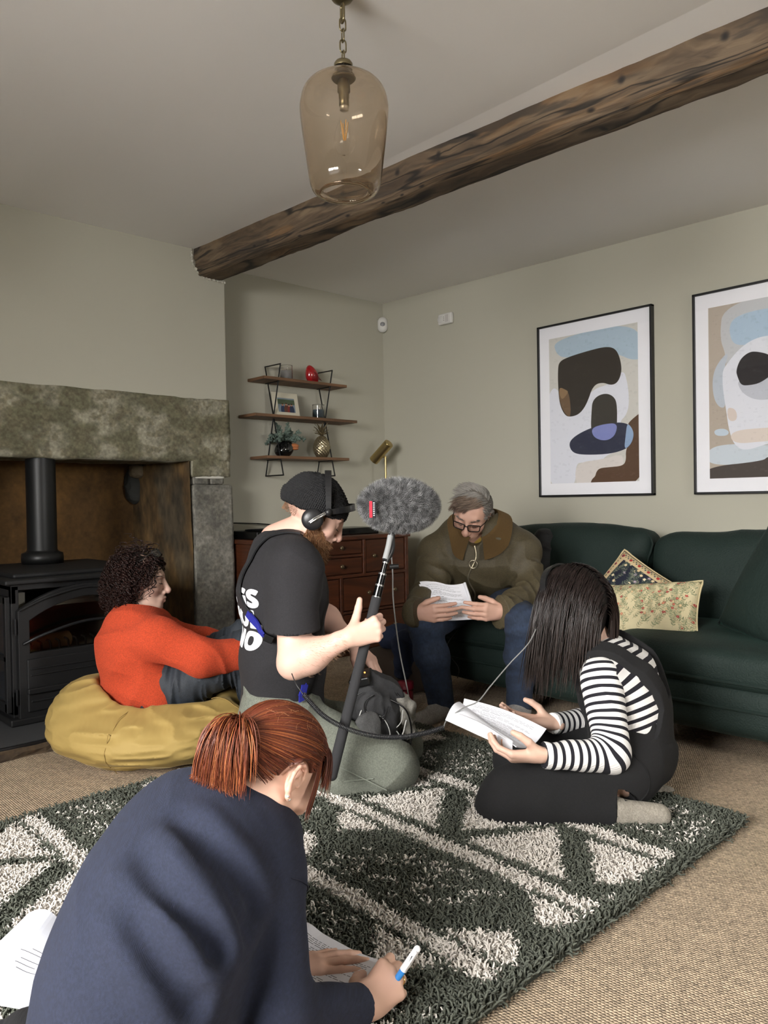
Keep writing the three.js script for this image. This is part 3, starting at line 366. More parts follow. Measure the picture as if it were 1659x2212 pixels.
// ---------- wire shelf in the alcove ----------
{
  const s = thing('wall_shelf', 'three walnut shelf boards hung on bent black wire brackets', 'shelf', [-4.04, 1.1, -2.97]);
  const walnut = mat(0xffffff, 0.6, { map: colorTex(512, 128, (u, v) => { const g = fbm(u * 4, v * 40, 3, 4, 4, 40); const d = 0.65 + 0.6 * g; return [112 * d, 82 * d, 58 * d]; }) }), black = mat(0x070707, 0.45, { metalness: 0.4 });
  for (const [z0, z1, y] of [[-3.29, -2.64, 1.69], [-3.375, -2.57, 1.463], [-3.3, -2.648, 1.212]]) { const g = box(0.008, 0.19, y - 1.1, y - 1.082, z0 + 2.97, z1 + 2.97, 0.003); const uv = g.attributes.uv; mesh('board', g, walnut, s); }
  for (const z of [-2.76, -3.166]) { const w = z + 2.97; const q = [[0.195, 0.689], [0.02, 0.694], [0.194, 0.012], [0.018, 0.012]]; // front top, back top, front bottom, back bottom
    const P = ([x, y], dz = 0) => V(x, y, w + dz); mesh('wire_bracket', [rod(P(q[0], 0.004), P(q[3], 0.004), 0.0042, 0.0042, 8), rod(P(q[1], -0.004), P(q[2], -0.004), 0.0042, 0.0042, 8), rod(P(q[0], 0.004), P(q[1], -0.004), 0.0042, 0.0042, 8), rod(P(q[2], -0.004), P(q[3], 0.004), 0.0042, 0.0042, 8), ...q.map((p, i) => ball(...P(p, i === 0 || i === 3 ? 0.004 : -0.004).toArray(), 0.0045)), rod(V(0.03, 0.588, w), V(0.17, 0.588, w), 0.004, 0.004, 8), rod(V(0.03, 0.11, w), V(0.17, 0.11, w), 0.004, 0.004, 8)], black, s); }
  const glassM = pmat(0xffffff, 0.03, { transmission: 1, thickness: 0.004, ior: 1.45 });
  const jar = (label, pos, wax) => { const j = thing('candle_jar', label, 'candle', pos); mesh('jar', lathe([[0, 0], [0.036, 0], [0.039, 0.006], [0.039, 0.088], [0.041, 0.092], [0.037, 0.092], [0.0355, 0.088], [0.0355, 0.008], [0, 0.006]], 32), glassM, j); mesh('wax', lathe([[0, 0.009], [0.0345, 0.009], [0.0345, 0.06], [0.03, 0.058], [0, 0.057]], 28), wax, j); mesh('wick', rod([0, 0.055, 0], [0.001, 0.07, 0], 0.0012), mat(0x1a1612, 0.9), j); };
  jar('clear glass candle jar on the top shelf board', [-3.94, 1.709, -2.868], mat(new THREE.Color().setRGB(0.34, 0.34, 0.33), 0.6));
  jar('glass candle jar with blue-grey wax on the middle board', [-3.94, 1.482, -3.118], mat(new THREE.Color().setRGB(0.05, 0.075, 0.09), 0.5));
  // red pierced ornament
  const red = thing('red_ornament', 'glossy red leaf-shaped ornament on the top shelf board', 'ornament', [-3.95, 1.709, -3.085]);
  const rg = new THREE.SphereGeometry(0.5, 40, 30); displace(rg, (x, y, z) => { const t = y + 0.5; const w = Math.sqrt(Math.max(0, 1 - Math.pow(2 * t - 1, 2))); const lean = t * t * 0.03; return [x * 0.07, t * 0.118, z * 0.12 * (1 - 0.45 * t) + lean * 0.9]; }); mesh('body', rg, pmat(new THREE.Color().setRGB(0.33, 0.008, 0.012), 0.12, { clearcoat: 1 }), red);
  for (let i = 0; i < 7; i++) { const a = i / 7; mesh('carved_vein', tube([[0.031, 0.02 + a * 0.035, -0.05 + a * 0.04], [0.036, 0.025 + a * 0.05, -0.02 + a * 0.03], [0.03, 0.015 + a * 0.06, 0.03 - a * 0.005]], 0.0016, 10, 5), mat(new THREE.Color().setRGB(0.12, 0.004, 0.006), 0.3), red); }
  // small photograph
  const ph = thing('photo_frame', 'small cream-mounted family photo leaning on the middle board', 'photo', [-3.93, 1.482, -2.865], 0); ph.rotation.set(0, 0, 0.2); 
  mesh('mount', box(-0.006, 0, 0, 0.155, -0.098, 0.098, 0.001), mat(new THREE.Color().setRGB(0.6, 0.56, 0.44), 0.8), ph);
  const pg = new THREE.PlaneGeometry(0.13, 0.092); pg.rotateY(Math.PI / 2); pg.translate(0.0012, 0.074, -0.002);
  mesh('photo', pg, mat(0xffffff, 0.4, { map: canvasTex(256, 180, (c, w, h) => { c.fillStyle = '#7d8a94'; c.fillRect(0, 0, w, h); c.fillStyle = '#4c5a45'; c.fillRect(0, h * 0.1, w, h * 0.35); const r = rng(3); for (const [x, y, s, col] of [[70, 100, 34, '#2c3a55'], [125, 92, 38, '#5a3a30'], [165, 105, 30, '#7b2f2a'], [205, 98, 36, '#27324a']]) { c.fillStyle = col; c.beginPath(); c.ellipse(x, y + 60, s, 70, 0, 0, 7); c.fill(); c.fillStyle = '#b9876a'; c.beginPath(); c.ellipse(x, y - 14, 13, 16, 0, 0, 7); c.fill(); c.fillStyle = '#3a281c'; c.beginPath(); c.ellipse(x, y - 24, 14, 9, 0, 0, 7); c.fill(); } }) }), ph);
  // black glossy planter with a copper patch, and succulent
  const pot = thing('black_planter', 'glossy black rounded planter with a copper-orange patch on the bottom board', 'planter', [-3.93, 1.231, -2.835]);
  const bg = new THREE.SphereGeometry(0.062, 40, 30); displace(bg, (x, y, z) => [x * 0.95, (y + 0.055) * 0.9, z * (1 + 0.25 * clamp(-y * 8, -0.3, 0.6)) - 0.008 * Math.sin(y * 40)]); mesh('body', bg, pmat(new THREE.Color().setRGB(0.006, 0.006, 0.006), 0.1, { clearcoat: 1 }), pot);
  mesh('copper_patch', [ball(0.042, 0.066, -0.045, 0.026, 0.8, 0.62, 1.3), ball(0.044, 0.05, -0.05, 0.022, 0.7, 0.5, 1.2)], pmat(new THREE.Color().setRGB(0.45, 0.16, 0.06), 0.2, { clearcoat: 0.6 }), pot);
  const plant = thing('succulent', 'grey-green succulent growing out of the black planter', 'plant', [-3.93, 1.325, -2.825]);
  const r = rng(77), leafG = new THREE.SphereGeometry(0.5, 7, 5); const lm = [0, 1, 2].map(k => mat(new THREE.Color().setRGB(0.10 + 0.02 * k, 0.14 + 0.025 * k, 0.115 + 0.02 * k), 0.75));
  const stems = []; 
  for (let i = 0; i < 26; i++) { const a = r() * 6.28, el = 0.15 + r() * 1.3, L = 0.07 + r() * 0.06, d = V(Math.cos(a) * Math.cos(el), Math.sin(el) * 0.9, Math.sin(a) * Math.cos(el) * 1.15), up = V(0, 1, 0); const pts = [0, 0.4, 0.75, 1].map(t => V(0, 0, 0).addScaledVector(d, t * L).add(V(0, -0.02 * t * t * (1.4 - el), 0))); stems.push(tube(pts, 0.003, 8, 5)); const leaves = []; const curve = new THREE.CatmullRomCurve3(pts); for (let k = 2; k < 11; k++) { const p = curve.getPoint(k / 10), t = curve.getTangent(k / 10); for (let q = 0; q < 3; q++) { const g = leafG.clone(); g.scale(0.009, 0.022, 0.012); g.translate(0, 0.009, 0); const w = V(r() - 0.5, r() - 0.5, r() - 0.5).normalize().add(t.clone().multiplyScalar(0.9)).normalize(); g.applyQuaternion(new THREE.Quaternion().setFromUnitVectors(up, w)); g.translate(p.x, p.y, p.z); leaves.push(g); } } mesh('sprig', leaves, lm[i % 3], plant); }
  mesh('stem', stems, mat(0x4a4a38, 0.9), plant);
  // brass pineapple
  const pine = thing('pineapple_ornament', 'antique brass pineapple ornament on the bottom shelf board', 'ornament', [-3.93, 1.231, -3.132]);
  const gold = mat(new THREE.Color().setRGB(0.42, 0.36, 0.24), 0.3, { metalness: 0.9 });
  const bodyG = lathe(Array.from({ length: 41 }, (_, i) => { const t = i / 40; return [0.0005 + 0.058 * Math.pow(Math.sin(Math.PI * clamp(t * 0.9 + 0.07, 0, 1)), 0.55) * (1 - 0.12 * t), t * 0.142]; }), 64); displace(bodyG, (x, y, z) => { const a = Math.atan2(z, x), u = a / (2 * Math.PI) * 14, v = y / 0.142 * 7; const s = Math.abs(Math.sin(Math.PI * (u + v))) * Math.abs(Math.sin(Math.PI * (u - v))); return 0.006 * Math.pow(s, 0.6) - 0.003; }); mesh('body', bodyG, gold, pine);
  const pl = (a, el, L, w) => sheet(6, 10, (u, v) => { const t = v, ww = w * Math.sin(Math.PI * clamp(0.12 + 0.88 * t, 0, 1)) * (u - 0.5), out = L * (t * Math.cos(el) + 0.25 * t * t), up = L * (t * Math.sin(el)) - 0.012 * t * t; return [Math.cos(a) * out - Math.sin(a) * ww, 0.138 + up + 0.003 * Math.pow(Math.abs(u - 0.5) * 2, 2), Math.sin(a) * out + Math.cos(a) * ww]; });
  for (let k = 0; k < 4; k++) for (let i = 0; i < 7; i++) mesh('leaf', pl((i + k * 0.5) / 7 * 6.283, 0.75 + k * 0.2, 0.05 + 0.016 * k, 0.018), gold, pine);
}
// ---------- sensors and reading lamp ----------
{
  const white = mat(new THREE.Color().setRGB(0.62, 0.61, 0.58), 0.4), grey = mat(new THREE.Color().setRGB(0.22, 0.22, 0.23), 0.3);
  const p = thing('motion_sensor', 'white oval motion sensor in the wall corner near the ceiling', 'sensor', [-4.035, 2.2, -3.795], Math.PI / 4);
  const capG = new THREE.CapsuleGeometry(0.036, 0.038, 10, 24); capG.scale(1, 1, 0.6); capG.translate(0, 0, 0.03); mesh('housing', capG, white, p); mesh('lens', ball(0, 0, 0.04, 0.022, 1, 1.15, 0.68), grey, p); mesh('mount', box(-0.02, 0.02, -0.03, 0.03, 0.0, 0.03), white, p);
  const d = thing('alarm_box', 'small white alarm box on the wall above the seated man', 'alarm', [-3.418, 2.135, -3.8]);
  mesh('housing', box(-0.06, 0.06, -0.036, 0.036, 0, 0.03, 0.011, 4), white, d); const btn = lathe([[0, 0.036], [0.02, 0.036], [0.022, 0.03]], 28); btn.rotateX(Math.PI / 2); btn.translate(-0.036, 0, 0); mesh('button', btn, mat(new THREE.Color().setRGB(0.55, 0.54, 0.52), 0.4), d); for (const y of [-0.011, 0, 0.011]) mesh('light_dot', box(-0.008, -0.003, y - 0.002, y + 0.002, 0.0295, 0.0308, 0.0005), mat(0x2a2522, 0.4), d); mesh('label_panel', box(0.006, 0.034, -0.024, 0.024, 0.0295, 0.0306, 0.0005), mat(new THREE.Color().setRGB(0.5, 0.48, 0.46), 0.5), d);
  const l = thing('floor_lamp', 'slim brass reading lamp with a cylinder head in the room corner', 'lamp', [-3.845, 0, -3.62]);
  const brass = mat(new THREE.Color().setRGB(0.5, 0.38, 0.17), 0.3, { metalness: 0.95 });
  mesh('base', lathe([[0, 0], [0.11, 0], [0.11, 0.012], [0.1, 0.018], [0, 0.02]], 36), brass, l); mesh('pole', rod([0, 0.015, 0], [0, 1.25, 0], 0.0075, 0.0075, 16), brass, l);
  const a = V(0.062, 1.335, 0.02), b = V(-0.07, 1.222, 0.045), dir = b.clone().sub(a).normalize(); const q = new THREE.Quaternion().setFromUnitVectors(V(0, 1, 0), dir);
  const hg = lathe([[0, 0], [0.03, 0], [0.034, 0.004], [0.034, 0.175], [0.031, 0.175], [0.03, 0.13], [0, 0.12]], 36); hg.applyQuaternion(q); hg.translate(a.x, a.y, a.z); const head = mesh('lamp_head', hg, brass, l); const bg = lathe([[0, 0.155], [0.012, 0.153], [0.026, 0.14], [0.027, 0.128], [0, 0.125]], 24); bg.applyQuaternion(q); bg.translate(a.x, a.y, a.z); mesh('bulb', bg, pmat(new THREE.Color().setRGB(0.7, 0.7, 0.68), 0.15), head); mesh('joint', ball(0, 1.25, 0.02, 0.013), brass, l);
}
// ---------- pendant lamp ----------
{
  const l = thing('pendant_lamp', 'smoked glass pendant lamp hanging on a brass chain', 'lamp', [-1.63, 0, -1.40]);
  const brass = mat(new THREE.Color().setRGB(0.23, 0.19, 0.11), 0.32, { metalness: 0.9 });
  mesh('ceiling_rose', lathe([[0, 2.326], [0.014, 2.327], [0.027, 2.333], [0.034, 2.343], [0.036, 2.36], [0, 2.36]], 36), brass, l);
  // glass bell, neck at the top, thick rolled foot at the open bottom
  const R = [[0.0235, 2.152], [0.0245, 2.142], [0.029, 2.128], [0.04, 2.121], [0.07, 2.114], [0.098, 2.099], [0.115, 2.076], [0.1225, 2.045], [0.1225, 2.015], [0.117, 1.965], [0.109, 1.905], [0.101, 1.845], [0.097, 1.825], [0.089, 1.809], [0.077, 1.8], [0.067, 1.799], [0.0625, 1.805], [0.063, 1.812]];
  const spl = new THREE.SplineCurve(R.map(p => new THREE.Vector2(...p))).getPoints(90), th = 0.0026; const outer = spl, inner = spl.map((p, i) => { const a = spl[Math.max(0, i - 1)], b = spl[Math.min(spl.length - 1, i + 1)], t = new THREE.Vector2().subVectors(b, a).normalize(); return new THREE.Vector2(Math.max(0.018, p.x + t.y * th * (t.y < 0 ? 1 : 1)), p.y - t.x * th); }).reverse();
  const prof = [...outer, ...inner, outer[0]].reverse();
  mesh('glass_shade', new THREE.LatheGeometry(prof, 72), pmat(0xffffff, 0.01, { transmission: 1, thickness: 0.003, ior: 1.48, attenuationColor: new THREE.Color().setRGB(0.82, 0.69, 0.53), attenuationDistance: 0.006, specularIntensity: 1 }), l);
  const gal = mesh('gallery', lathe([[0, 2.166], [0.012, 2.166], [0.022, 2.163], [0.026, 2.157], [0.026, 2.15], [0.0255, 2.148]], 32), brass, l);
  mesh('gallery_plate', lathe([[0, 2.112], [0.03, 2.114], [0.034, 2.118], [0.028, 2.124], [0.008, 2.13], [0, 2.13]], 32), brass, l);
  mesh('lamp_holder', lathe([[0, 2.04], [0.0135, 2.04], [0.0135, 2.062], [0.0145, 2.064], [0.0145, 2.078], [0.0175, 2.08], [0.0175, 2.1], [0.015, 2.106], [0.012, 2.15], [0, 2.15]], 28), brass, l);
  const bulb = mesh('bulb', lathe([[0.0125, 2.045], [0.013, 2.02], [0.016, 2.0], [0.024, 1.978], [0.0295, 1.955], [0.03, 1.942], [0.027, 1.925], [0.018, 1.913], [0.0, 1.909]], 32), pmat(0xffffff, 0.01, { transmission: 1, thickness: 0, ior: 1.45 }), l);
  mesh('bulb_cap', lathe([[0, 2.03], [0.0125, 2.031], [0.0128, 2.048], [0, 2.05]], 24), mat(new THREE.Color().setRGB(0.55, 0.5, 0.4), 0.3, { metalness: 0.8 }), bulb);
  const fil = mat(new THREE.Color().setRGB(0.85, 0.45, 0.08), 0.5); for (let k = 0; k < 4; k++) { const a = k * 1.571 + 0.3; mesh('filament', rod([Math.cos(a) * 0.011, 2.0, Math.sin(a) * 0.011], [Math.cos(a) * 0.003, 1.948, Math.sin(a) * 0.003], 0.0011, 0.0011, 6), fil, bulb); } mesh('glass_stem', rod([0, 2.03, 0], [0, 1.99, 0], 0.004, 0.003), pmat(0xffffff, 0.05, { transmission: 1, thickness: 0 }), bulb);
  const link = (h, w, r) => tube([[w, -h / 2 + w, 0], [w, h / 2 - w, 0], [w * 0.7, h / 2 - w * 0.3, 0], [0, h / 2, 0], [-w * 0.7, h / 2 - w * 0.3, 0], [-w, h / 2 - w, 0], [-w, -h / 2 + w, 0], [-w * 0.7, -h / 2 + w * 0.3, 0], [0, -h / 2, 0], [w * 0.7, -h / 2 + w * 0.3, 0]], r, 48, 8, true);
  let y = 2.318; [[0.05, 0.0105, 0.0038], [0.036, 0.0085, 0.0021], [0.036, 0.0085, 0.0021], [0.036, 0.0085, 0.0021], [0.04, 0.0085, 0.0021], [0.042, 0.007, 0.003]].forEach(([h, w, r], i) => { const o = mesh('chain_link', link(h, w, r), brass, l); o.position.y = y - h / 2 + 0.004; o.rotation.y = i % 2 ? 1.2 : -0.37; y -= h - 2 * r * 1.5; });
}
// ---------- distance fields and their surfaces ----------
function capF(a, b, ra, rb = ra) { const [ax, ay, az] = a, bx = b[0] - ax, by = b[1] - ay, bz = b[2] - az, L = 1 / (bx * bx + by * by + bz * bz + 1e-12), dr = rb - ra; return (x, y, z) => { x -= ax; y -= ay; z -= az; let t = (x * bx + y * by + z * bz) * L; t = t < 0 ? 0 : t > 1 ? 1 : t; x -= bx * t; y -= by * t; z -= bz * t; return Math.sqrt(x * x + y * y + z * z) - ra - dr * t; }; }
function ecapF(a, b, ra, rb, side, k) { { const ax = nrm(sub(b, a)), c = dot(side, ax); side = nrm(add(side, ax, -c)); } const f = capF(a, b, ra, rb), [sx, sy, sz] = side, q = 1 - 1 / k, [ax, ay, az] = a; return (x, y, z) => { const m = ((x - ax) * sx + (y - ay) * sy + (z - az) * sz) * q; return f(x - sx * m, y - sy * m, z - sz * m); }; }
function cutF(f, p, n) { const [px, py, pz] = p, [nx, ny, nz] = n; return (x, y, z) => { const d = f(x, y, z), c = (x - px) * nx + (y - py) * ny + (z - pz) * nz; return d > c ? d : c; }; }
function ellF(cx, cy, cz, rx, ry, rz) { const m = Math.min(rx, ry, rz); return (x, y, z) => { x -= cx; y -= cy; z -= cz; const a = x / rx, b = y / ry, c = z / rz, k0 = Math.sqrt(a * a + b * b + c * c); if (k0 < 1e-4) return -m; const d = a / rx, e = b / ry, f = c / rz; return k0 * (k0 - 1) / Math.sqrt(d * d + e * e + f * f); }; }
const sphF = (cx, cy, cz, r) => (x, y, z) => { x -= cx; y -= cy; z -= cz; return Math.sqrt(x * x + y * y + z * z) - r; };
const smin = (a, b, k) => { const h = k - Math.abs(a - b); return h > 0 ? Math.min(a, b) - h * h / (4 * k) : Math.min(a, b); };
const smax = (a, b, k) => -smin(-a, -b, k);
function uni(list) { const n = list.length, F = list.map(e => e[0]), K = list.map(e => e[1]); return (x, y, z) => { let d = F[0](x, y, z); for (let i = 1; i < n; i++) { const e = F[i](x, y, z), k = K[i]; if (k < 0) { const g = -e, kk = -k; d = smax(d, g, kk); } else d = k ? smin(d, e, k) : Math.min(d, e); } return d; }; }
function inFrame(M, f) { const s = V().setFromMatrixColumn(M, 0).length(), e = M.clone().invert().elements; return (x, y, z) => s * f(e[0] * x + e[4] * y + e[8] * z + e[12], e[1] * x + e[5] * y + e[9] * z + e[13], e[2] * x + e[6] * y + e[10] * z + e[14]); }
function surface(f, lo, hi, cell, o = {}) {                       // dual contouring of f = 0 inside the box
  const nx = Math.ceil((hi[0] - lo[0]) / cell), ny = Math.ceil((hi[1] - lo[1]) / cell), nz = Math.ceil((hi[2] - lo[2]) / cell), X = nx + 1, Y = ny + 1, Z = nz + 1, val = new Float32Array(X * Y * Z), B = 6, slack = o.slack || 0.02;
  const hd = B * cell * 0.87;
  for (let k0 = 0; k0 < Z; k0 += B) for (let j0 = 0; j0 < Y; j0 += B) for (let i0 = 0; i0 < X; i0 += B) {
    const k1 = Math.min(k0 + B, Z), j1 = Math.min(j0 + B, Y), i1 = Math.min(i0 + B, X), c = f(lo[0] + (i0 + B / 2) * cell, lo[1] + (j0 + B / 2) * cell, lo[2] + (k0 + B / 2) * cell), far = Math.abs(c) > hd * 1.5 + slack;
    for (let k = k0; k < k1; k++) for (let j = j0; j < j1; j++) for (let i = i0; i < i1; i++) val[(k * Y + j) * X + i] = far ? c : f(lo[0] + i * cell, lo[1] + j * cell, lo[2] + k * cell);
  }
  const vid = new Int32Array(nx * ny * nz).fill(-1), pos = [], nor = [], idx = [], e = cell * 0.35;
  const off = [[0, 0, 0], [1, 0, 0], [0, 1, 0], [1, 1, 0], [0, 0, 1], [1, 0, 1], [0, 1, 1], [1, 1, 1]], E = [[0, 1], [2, 3], [4, 5], [6, 7], [0, 2], [1, 3], [4, 6], [5, 7], [0, 4], [1, 5], [2, 6], [3, 7]], c8 = new Float32Array(8);
  for (let k = 0; k < nz; k++) for (let j = 0; j < ny; j++) for (let i = 0; i < nx; i++) {
    let m = 0; for (let q = 0; q < 8; q++) { const w = off[q], v = val[((k + w[2]) * Y + j + w[1]) * X + i + w[0]]; c8[q] = v; if (v < 0) m |= 1 << q; }
    if (m === 0 || m === 255) continue;
    let px = 0, py = 0, pz = 0, n = 0; for (const [a, b] of E) { const va = c8[a], vb = c8[b]; if ((va < 0) === (vb < 0)) continue; const t = va / (va - vb), A = off[a], Bq = off[b]; px += A[0] + (Bq[0] - A[0]) * t; py += A[1] + (Bq[1] - A[1]) * t; pz += A[2] + (Bq[2] - A[2]) * t; n++; }
    let x = lo[0] + (i + px / n) * cell, y = lo[1] + (j + py / n) * cell, z = lo[2] + (k + pz / n) * cell;
    if (o.skip && o.skip(x, y, z)) continue;
    let gx, gy, gz; for (let it = 0; it < 2; it++) { const d = f(x, y, z); gx = f(x + e, y, z) - f(x - e, y, z); gy = f(x, y + e, z) - f(x, y - e, z); gz = f(x, y, z + e) - f(x, y, z - e); const l = Math.hypot(gx, gy, gz) || 1; gx /= l; gy /= l; gz /= l; if (it === 0) { const s = clamp(d, -cell * 0.4, cell * 0.4); x -= gx * s; y -= gy * s; z -= gz * s; } }
    vid[(k * ny + j) * nx + i] = pos.length / 3; pos.push(x, y, z); nor.push(gx, gy, gz);
  }
  const quad = (a, b, c, d, fl) => { if (a < 0 || b < 0 || c < 0 || d < 0) return; fl ? idx.push(a, c, b, b, c, d) : idx.push(a, b, c, b, d, c); };
  const id = (i, j, k) => vid[(k * ny + j) * nx + i];
  for (let k = 1; k < nz; k++) for (let j = 1; j < ny; j++) for (let i = 1; i < nx; i++) {
    const o0 = (k * Y + j) * X + i, s = val[o0] < 0;
    if (s !== (val[o0 + 1] < 0)) quad(id(i, j - 1, k - 1), id(i, j, k - 1), id(i, j - 1, k), id(i, j, k), !s);
    if (s !== (val[o0 + X] < 0)) quad(id(i - 1, j, k - 1), id(i, j, k - 1), id(i - 1, j, k), id(i, j, k), s);
    if (s !== (val[o0 + X * Y] < 0)) quad(id(i - 1, j - 1, k), id(i, j - 1, k), id(i - 1, j, k), id(i, j, k), !s);
  }
  const g = new THREE.BufferGeometry(); g.setAttribute('position', new THREE.Float32BufferAttribute(pos, 3)); g.setAttribute('normal', new THREE.Float32BufferAttribute(nor, 3)); g.setIndex(idx);
  const uv = new Float32Array(pos.length / 3 * 2); for (let i = 0; i < uv.length / 2; i++) { uv[i * 2] = pos[i * 3] * 0.683 - pos[i * 3 + 2] * 0.73; uv[i * 2 + 1] = pos[i * 3 + 1]; } g.setAttribute('uv', new THREE.BufferAttribute(uv, 2));
  return g;
}
function paint(g, fn) { const p = g.attributes.position, n = g.attributes.normal, c = new Float32Array(p.count * 3); for (let i = 0; i < p.count; i++) { const q = fn(p.getX(i), p.getY(i), p.getZ(i), n.getX(i), n.getY(i), n.getZ(i)); c.set(q, i * 3); } g.setAttribute('color', new THREE.BufferAttribute(c, 3)); return g; }
function boundsOf(pts, m) { const lo = [1e9, 1e9, 1e9], hi = [-1e9, -1e9, -1e9]; for (const p of pts) for (let i = 0; i < 3; i++) { lo[i] = Math.min(lo[i], p[i] - m); hi[i] = Math.max(hi[i], p[i] + m); } return [lo, hi]; }
const nrm = a => { const l = Math.hypot(...a); return a.map(v => v / l); }, sub = (a, b) => a.map((v, i) => v - b[i]), add = (a, b, s = 1) => a.map((v, i) => v + b[i] * s), dot = (a, b) => a[0] * b[0] + a[1] * b[1] + a[2] * b[2], cross = (a, b) => [a[1] * b[2] - a[2] * b[1], a[2] * b[0] - a[0] * b[2], a[0] * b[1] - a[1] * b[0]], mix = (a, b, t) => a.map((v, i) => lerp(v, b[i], t));
function frameOf(o, fwd, up, s = 1) { const z = nrm(fwd), x = nrm(cross(up, z)), y = cross(z, x); return new THREE.Matrix4().set(x[0] * s, y[0] * s, z[0] * s, o[0], x[1] * s, y[1] * s, z[1] * s, o[1], x[2] * s, y[2] * s, z[2] * s, o[2], 0, 0, 0, 1); }
// head: ear level at the origin, face towards +z, crown towards +y
function headF(o = {}) {
  const j = o.jaw || 1, ns = o.nose || 1, L = [];
  L.push([ellF(0, 0.042, -0.014, 0.0745, 0.085, 0.096), 0], [ellF(0, 0.012, 0.028, 0.0635, 0.088, 0.066), 0.03], [ellF(0, -0.052, 0.034, 0.052 * j, 0.05, 0.056), 0.03], [sphF(0, -0.094 * (o.chin || 1), 0.07, 0.019), 0.025], [capF([-0.05 * j, -0.045, 0.0], [-0.015, -0.096, 0.066], 0.014, 0.014), 0.03], [capF([0.05 * j, -0.045, 0.0], [0.015, -0.096, 0.066], 0.014, 0.014), 0.03]);
  for (const s of [-1, 1]) L.push([sphF(s * 0.041, -0.012, 0.062, 0.023), 0.025]);
  L.push([capF([-0.03, 0.036, 0.083], [0.03, 0.036, 0.083], 0.0105, 0.0105), 0.018]);
  for (const s of [-1, 1]) L.push([sphF(s * 0.031, 0.013, 0.112, 0.021), -0.014]);
  L.push([capF([0, 0.026, 0.092], [0, -0.02, 0.112 + 0.006 * (ns - 1) * 3], 0.0075, 0.0105 * ns), 0.012], [sphF(0, -0.026, 0.112 + 0.012 * (ns - 1), 0.0125 * ns), 0.008]);
  for (const s of [-1, 1]) L.push([sphF(s * 0.0115, -0.031, 0.101, 0.0085 * ns), 0.006], [sphF(s * 0.0065, -0.0385, 0.106, 0.004), -0.004]);
  L.push([ellF(0, -0.058, 0.083, 0.026, 0.02, 0.019), 0.016]);
  for (const s of [-1, 1]) L.push([capF([s * 0.021, -0.0605, 0.089], [s * 0.003, -0.0555, 0.1015], 0.003, 0.0052), 0.005], [capF([s * 0.019, -0.0635, 0.089], [0, -0.068, 0.0985], 0.003, 0.0062), 0.004]);
  for (const s of [-1, 1]) L.push([sphF(s * 0.031, 0.0115, 0.0785, 0.0138), 0.003], [capF([s * 0.042, 0.0055, 0.0855], [s * 0.021, 0.0035, 0.0895], 0.0025, 0.0025), 0.004]);
  for (const s of [-1, 1]) { const P = [[0.073, -0.002, 0.013], [0.077, 0.014, 0.012], [0.081, 0.029, 0.004], [0.085, 0.034, -0.008], [0.088, 0.028, -0.02], [0.0885, 0.012, -0.025], [0.086, -0.004, -0.021], [0.081, -0.018, -0.012], [0.077, -0.028, -0.002], [0.073, -0.03, 0.005]].map(p => [p[0] * s, p[1], p[2]]); L.push([ellF(s * 0.074, 0.003, -0.007, 0.0065, 0.027, 0.0165), 0.004]); for (let i = 0; i + 1 < P.length; i++) L.push([capF(P[i], P[i + 1], i > 6 ? 0.0055 : 0.0038, i > 5 ? 0.0058 : 0.0038), 0.0035]); L.push([capF([s * 0.08, 0.02, -0.003], [s * 0.081, -0.006, -0.013], 0.0034, 0.0034), 0.004], [sphF(s * 0.078, -0.003, 0.008, 0.0042), 0.004], [sphF(s * 0.084, 0.003, -0.003, 0.0065), -0.004]); }
  return uni(L);
}
// hand: wrist at the origin, fingers towards +y, palm facing +z, thumb on +x for a right hand (s = 1)
function handF(s, pose) {
  const L = [], base = [[0.0275, 0.088, 0.001], [0.009, 0.092, -0.002], [-0.0105, 0.0885, -0.001], [-0.0285, 0.08, 0.003]], len = [[0.043, 0.026, 0.021], [0.047, 0.029, 0.022], [0.043, 0.028, 0.021], [0.034, 0.021, 0.019]], R = [[0.0095, 0.0088, 0.0082, 0.0066], [0.0097, 0.009, 0.0083, 0.0066], [0.0093, 0.0086, 0.008, 0.0064], [0.0084, 0.0077, 0.0072, 0.0058]];
  const X = p => [p[0] * s, p[1], p[2]], tips = [], joints = [];
  L.push([capF(X([0, -0.02, 0]), X([0.002, 0.02, 0.001]), 0.025, 0.024), 0]); const wr = L[0][0]; L[0][0] = ecapF(X([0, -0.03, 0]), X([0.002, 0.02, 0.001]), 0.0185, 0.0185, [1, 0, 0], 1.45);
  for (let i = 0; i < 4; i++) { L.push([capF(X([0.4 * base[i][0], 0.012, 0.002]), X(base[i]), 0.0135, 0.0108), 0.016]); }
  L.push([ellF(s * -0.02, 0.04, 0.009, 0.014, 0.034, 0.012), 0.014]);
  for (let i = 0; i < 4; i++) { let p = base[i], a = 0; const sp = (pose.spread || [0.06, 0, -0.05, -0.12])[i], first = L.length; joints.push([p]); for (let k = 0; k < 3; k++) { a += pose.curl[i][k]; const c = Math.cos(a), q = [p[0] + Math.sin(sp) * len[i][k] * Math.max(0, c), p[1] + Math.cos(sp) * c * len[i][k], p[2] + Math.sin(a) * len[i][k]]; L.push([capF(X(p), X(q), R[i][k], R[i][k + 1]), k ? 0.003 : 0.006]); p = q; joints[i].push(p); } tips.push(p); }
  const T = pose.thumb; let p = [0.016, 0.016, 0.008]; const tl = [0.042, 0.029, 0.023], tr = [0.0155, 0.0125, 0.011, 0.0084]; const tj = [p]; for (let k = 0; k < 3; k++) { const d = nrm(T[k]), q = add(p, d, tl[k]); L.push([capF(X(p), X(q), tr[k], tr[k + 1]), k ? 0.003 : 0.014]); p = q; tj.push(q); }
  const f = uni(L); f.joints = joints.map(j => j.map(X)); f.thumb = tj.map(X); return f;
}
const CURL = a => [a, a, a, a];
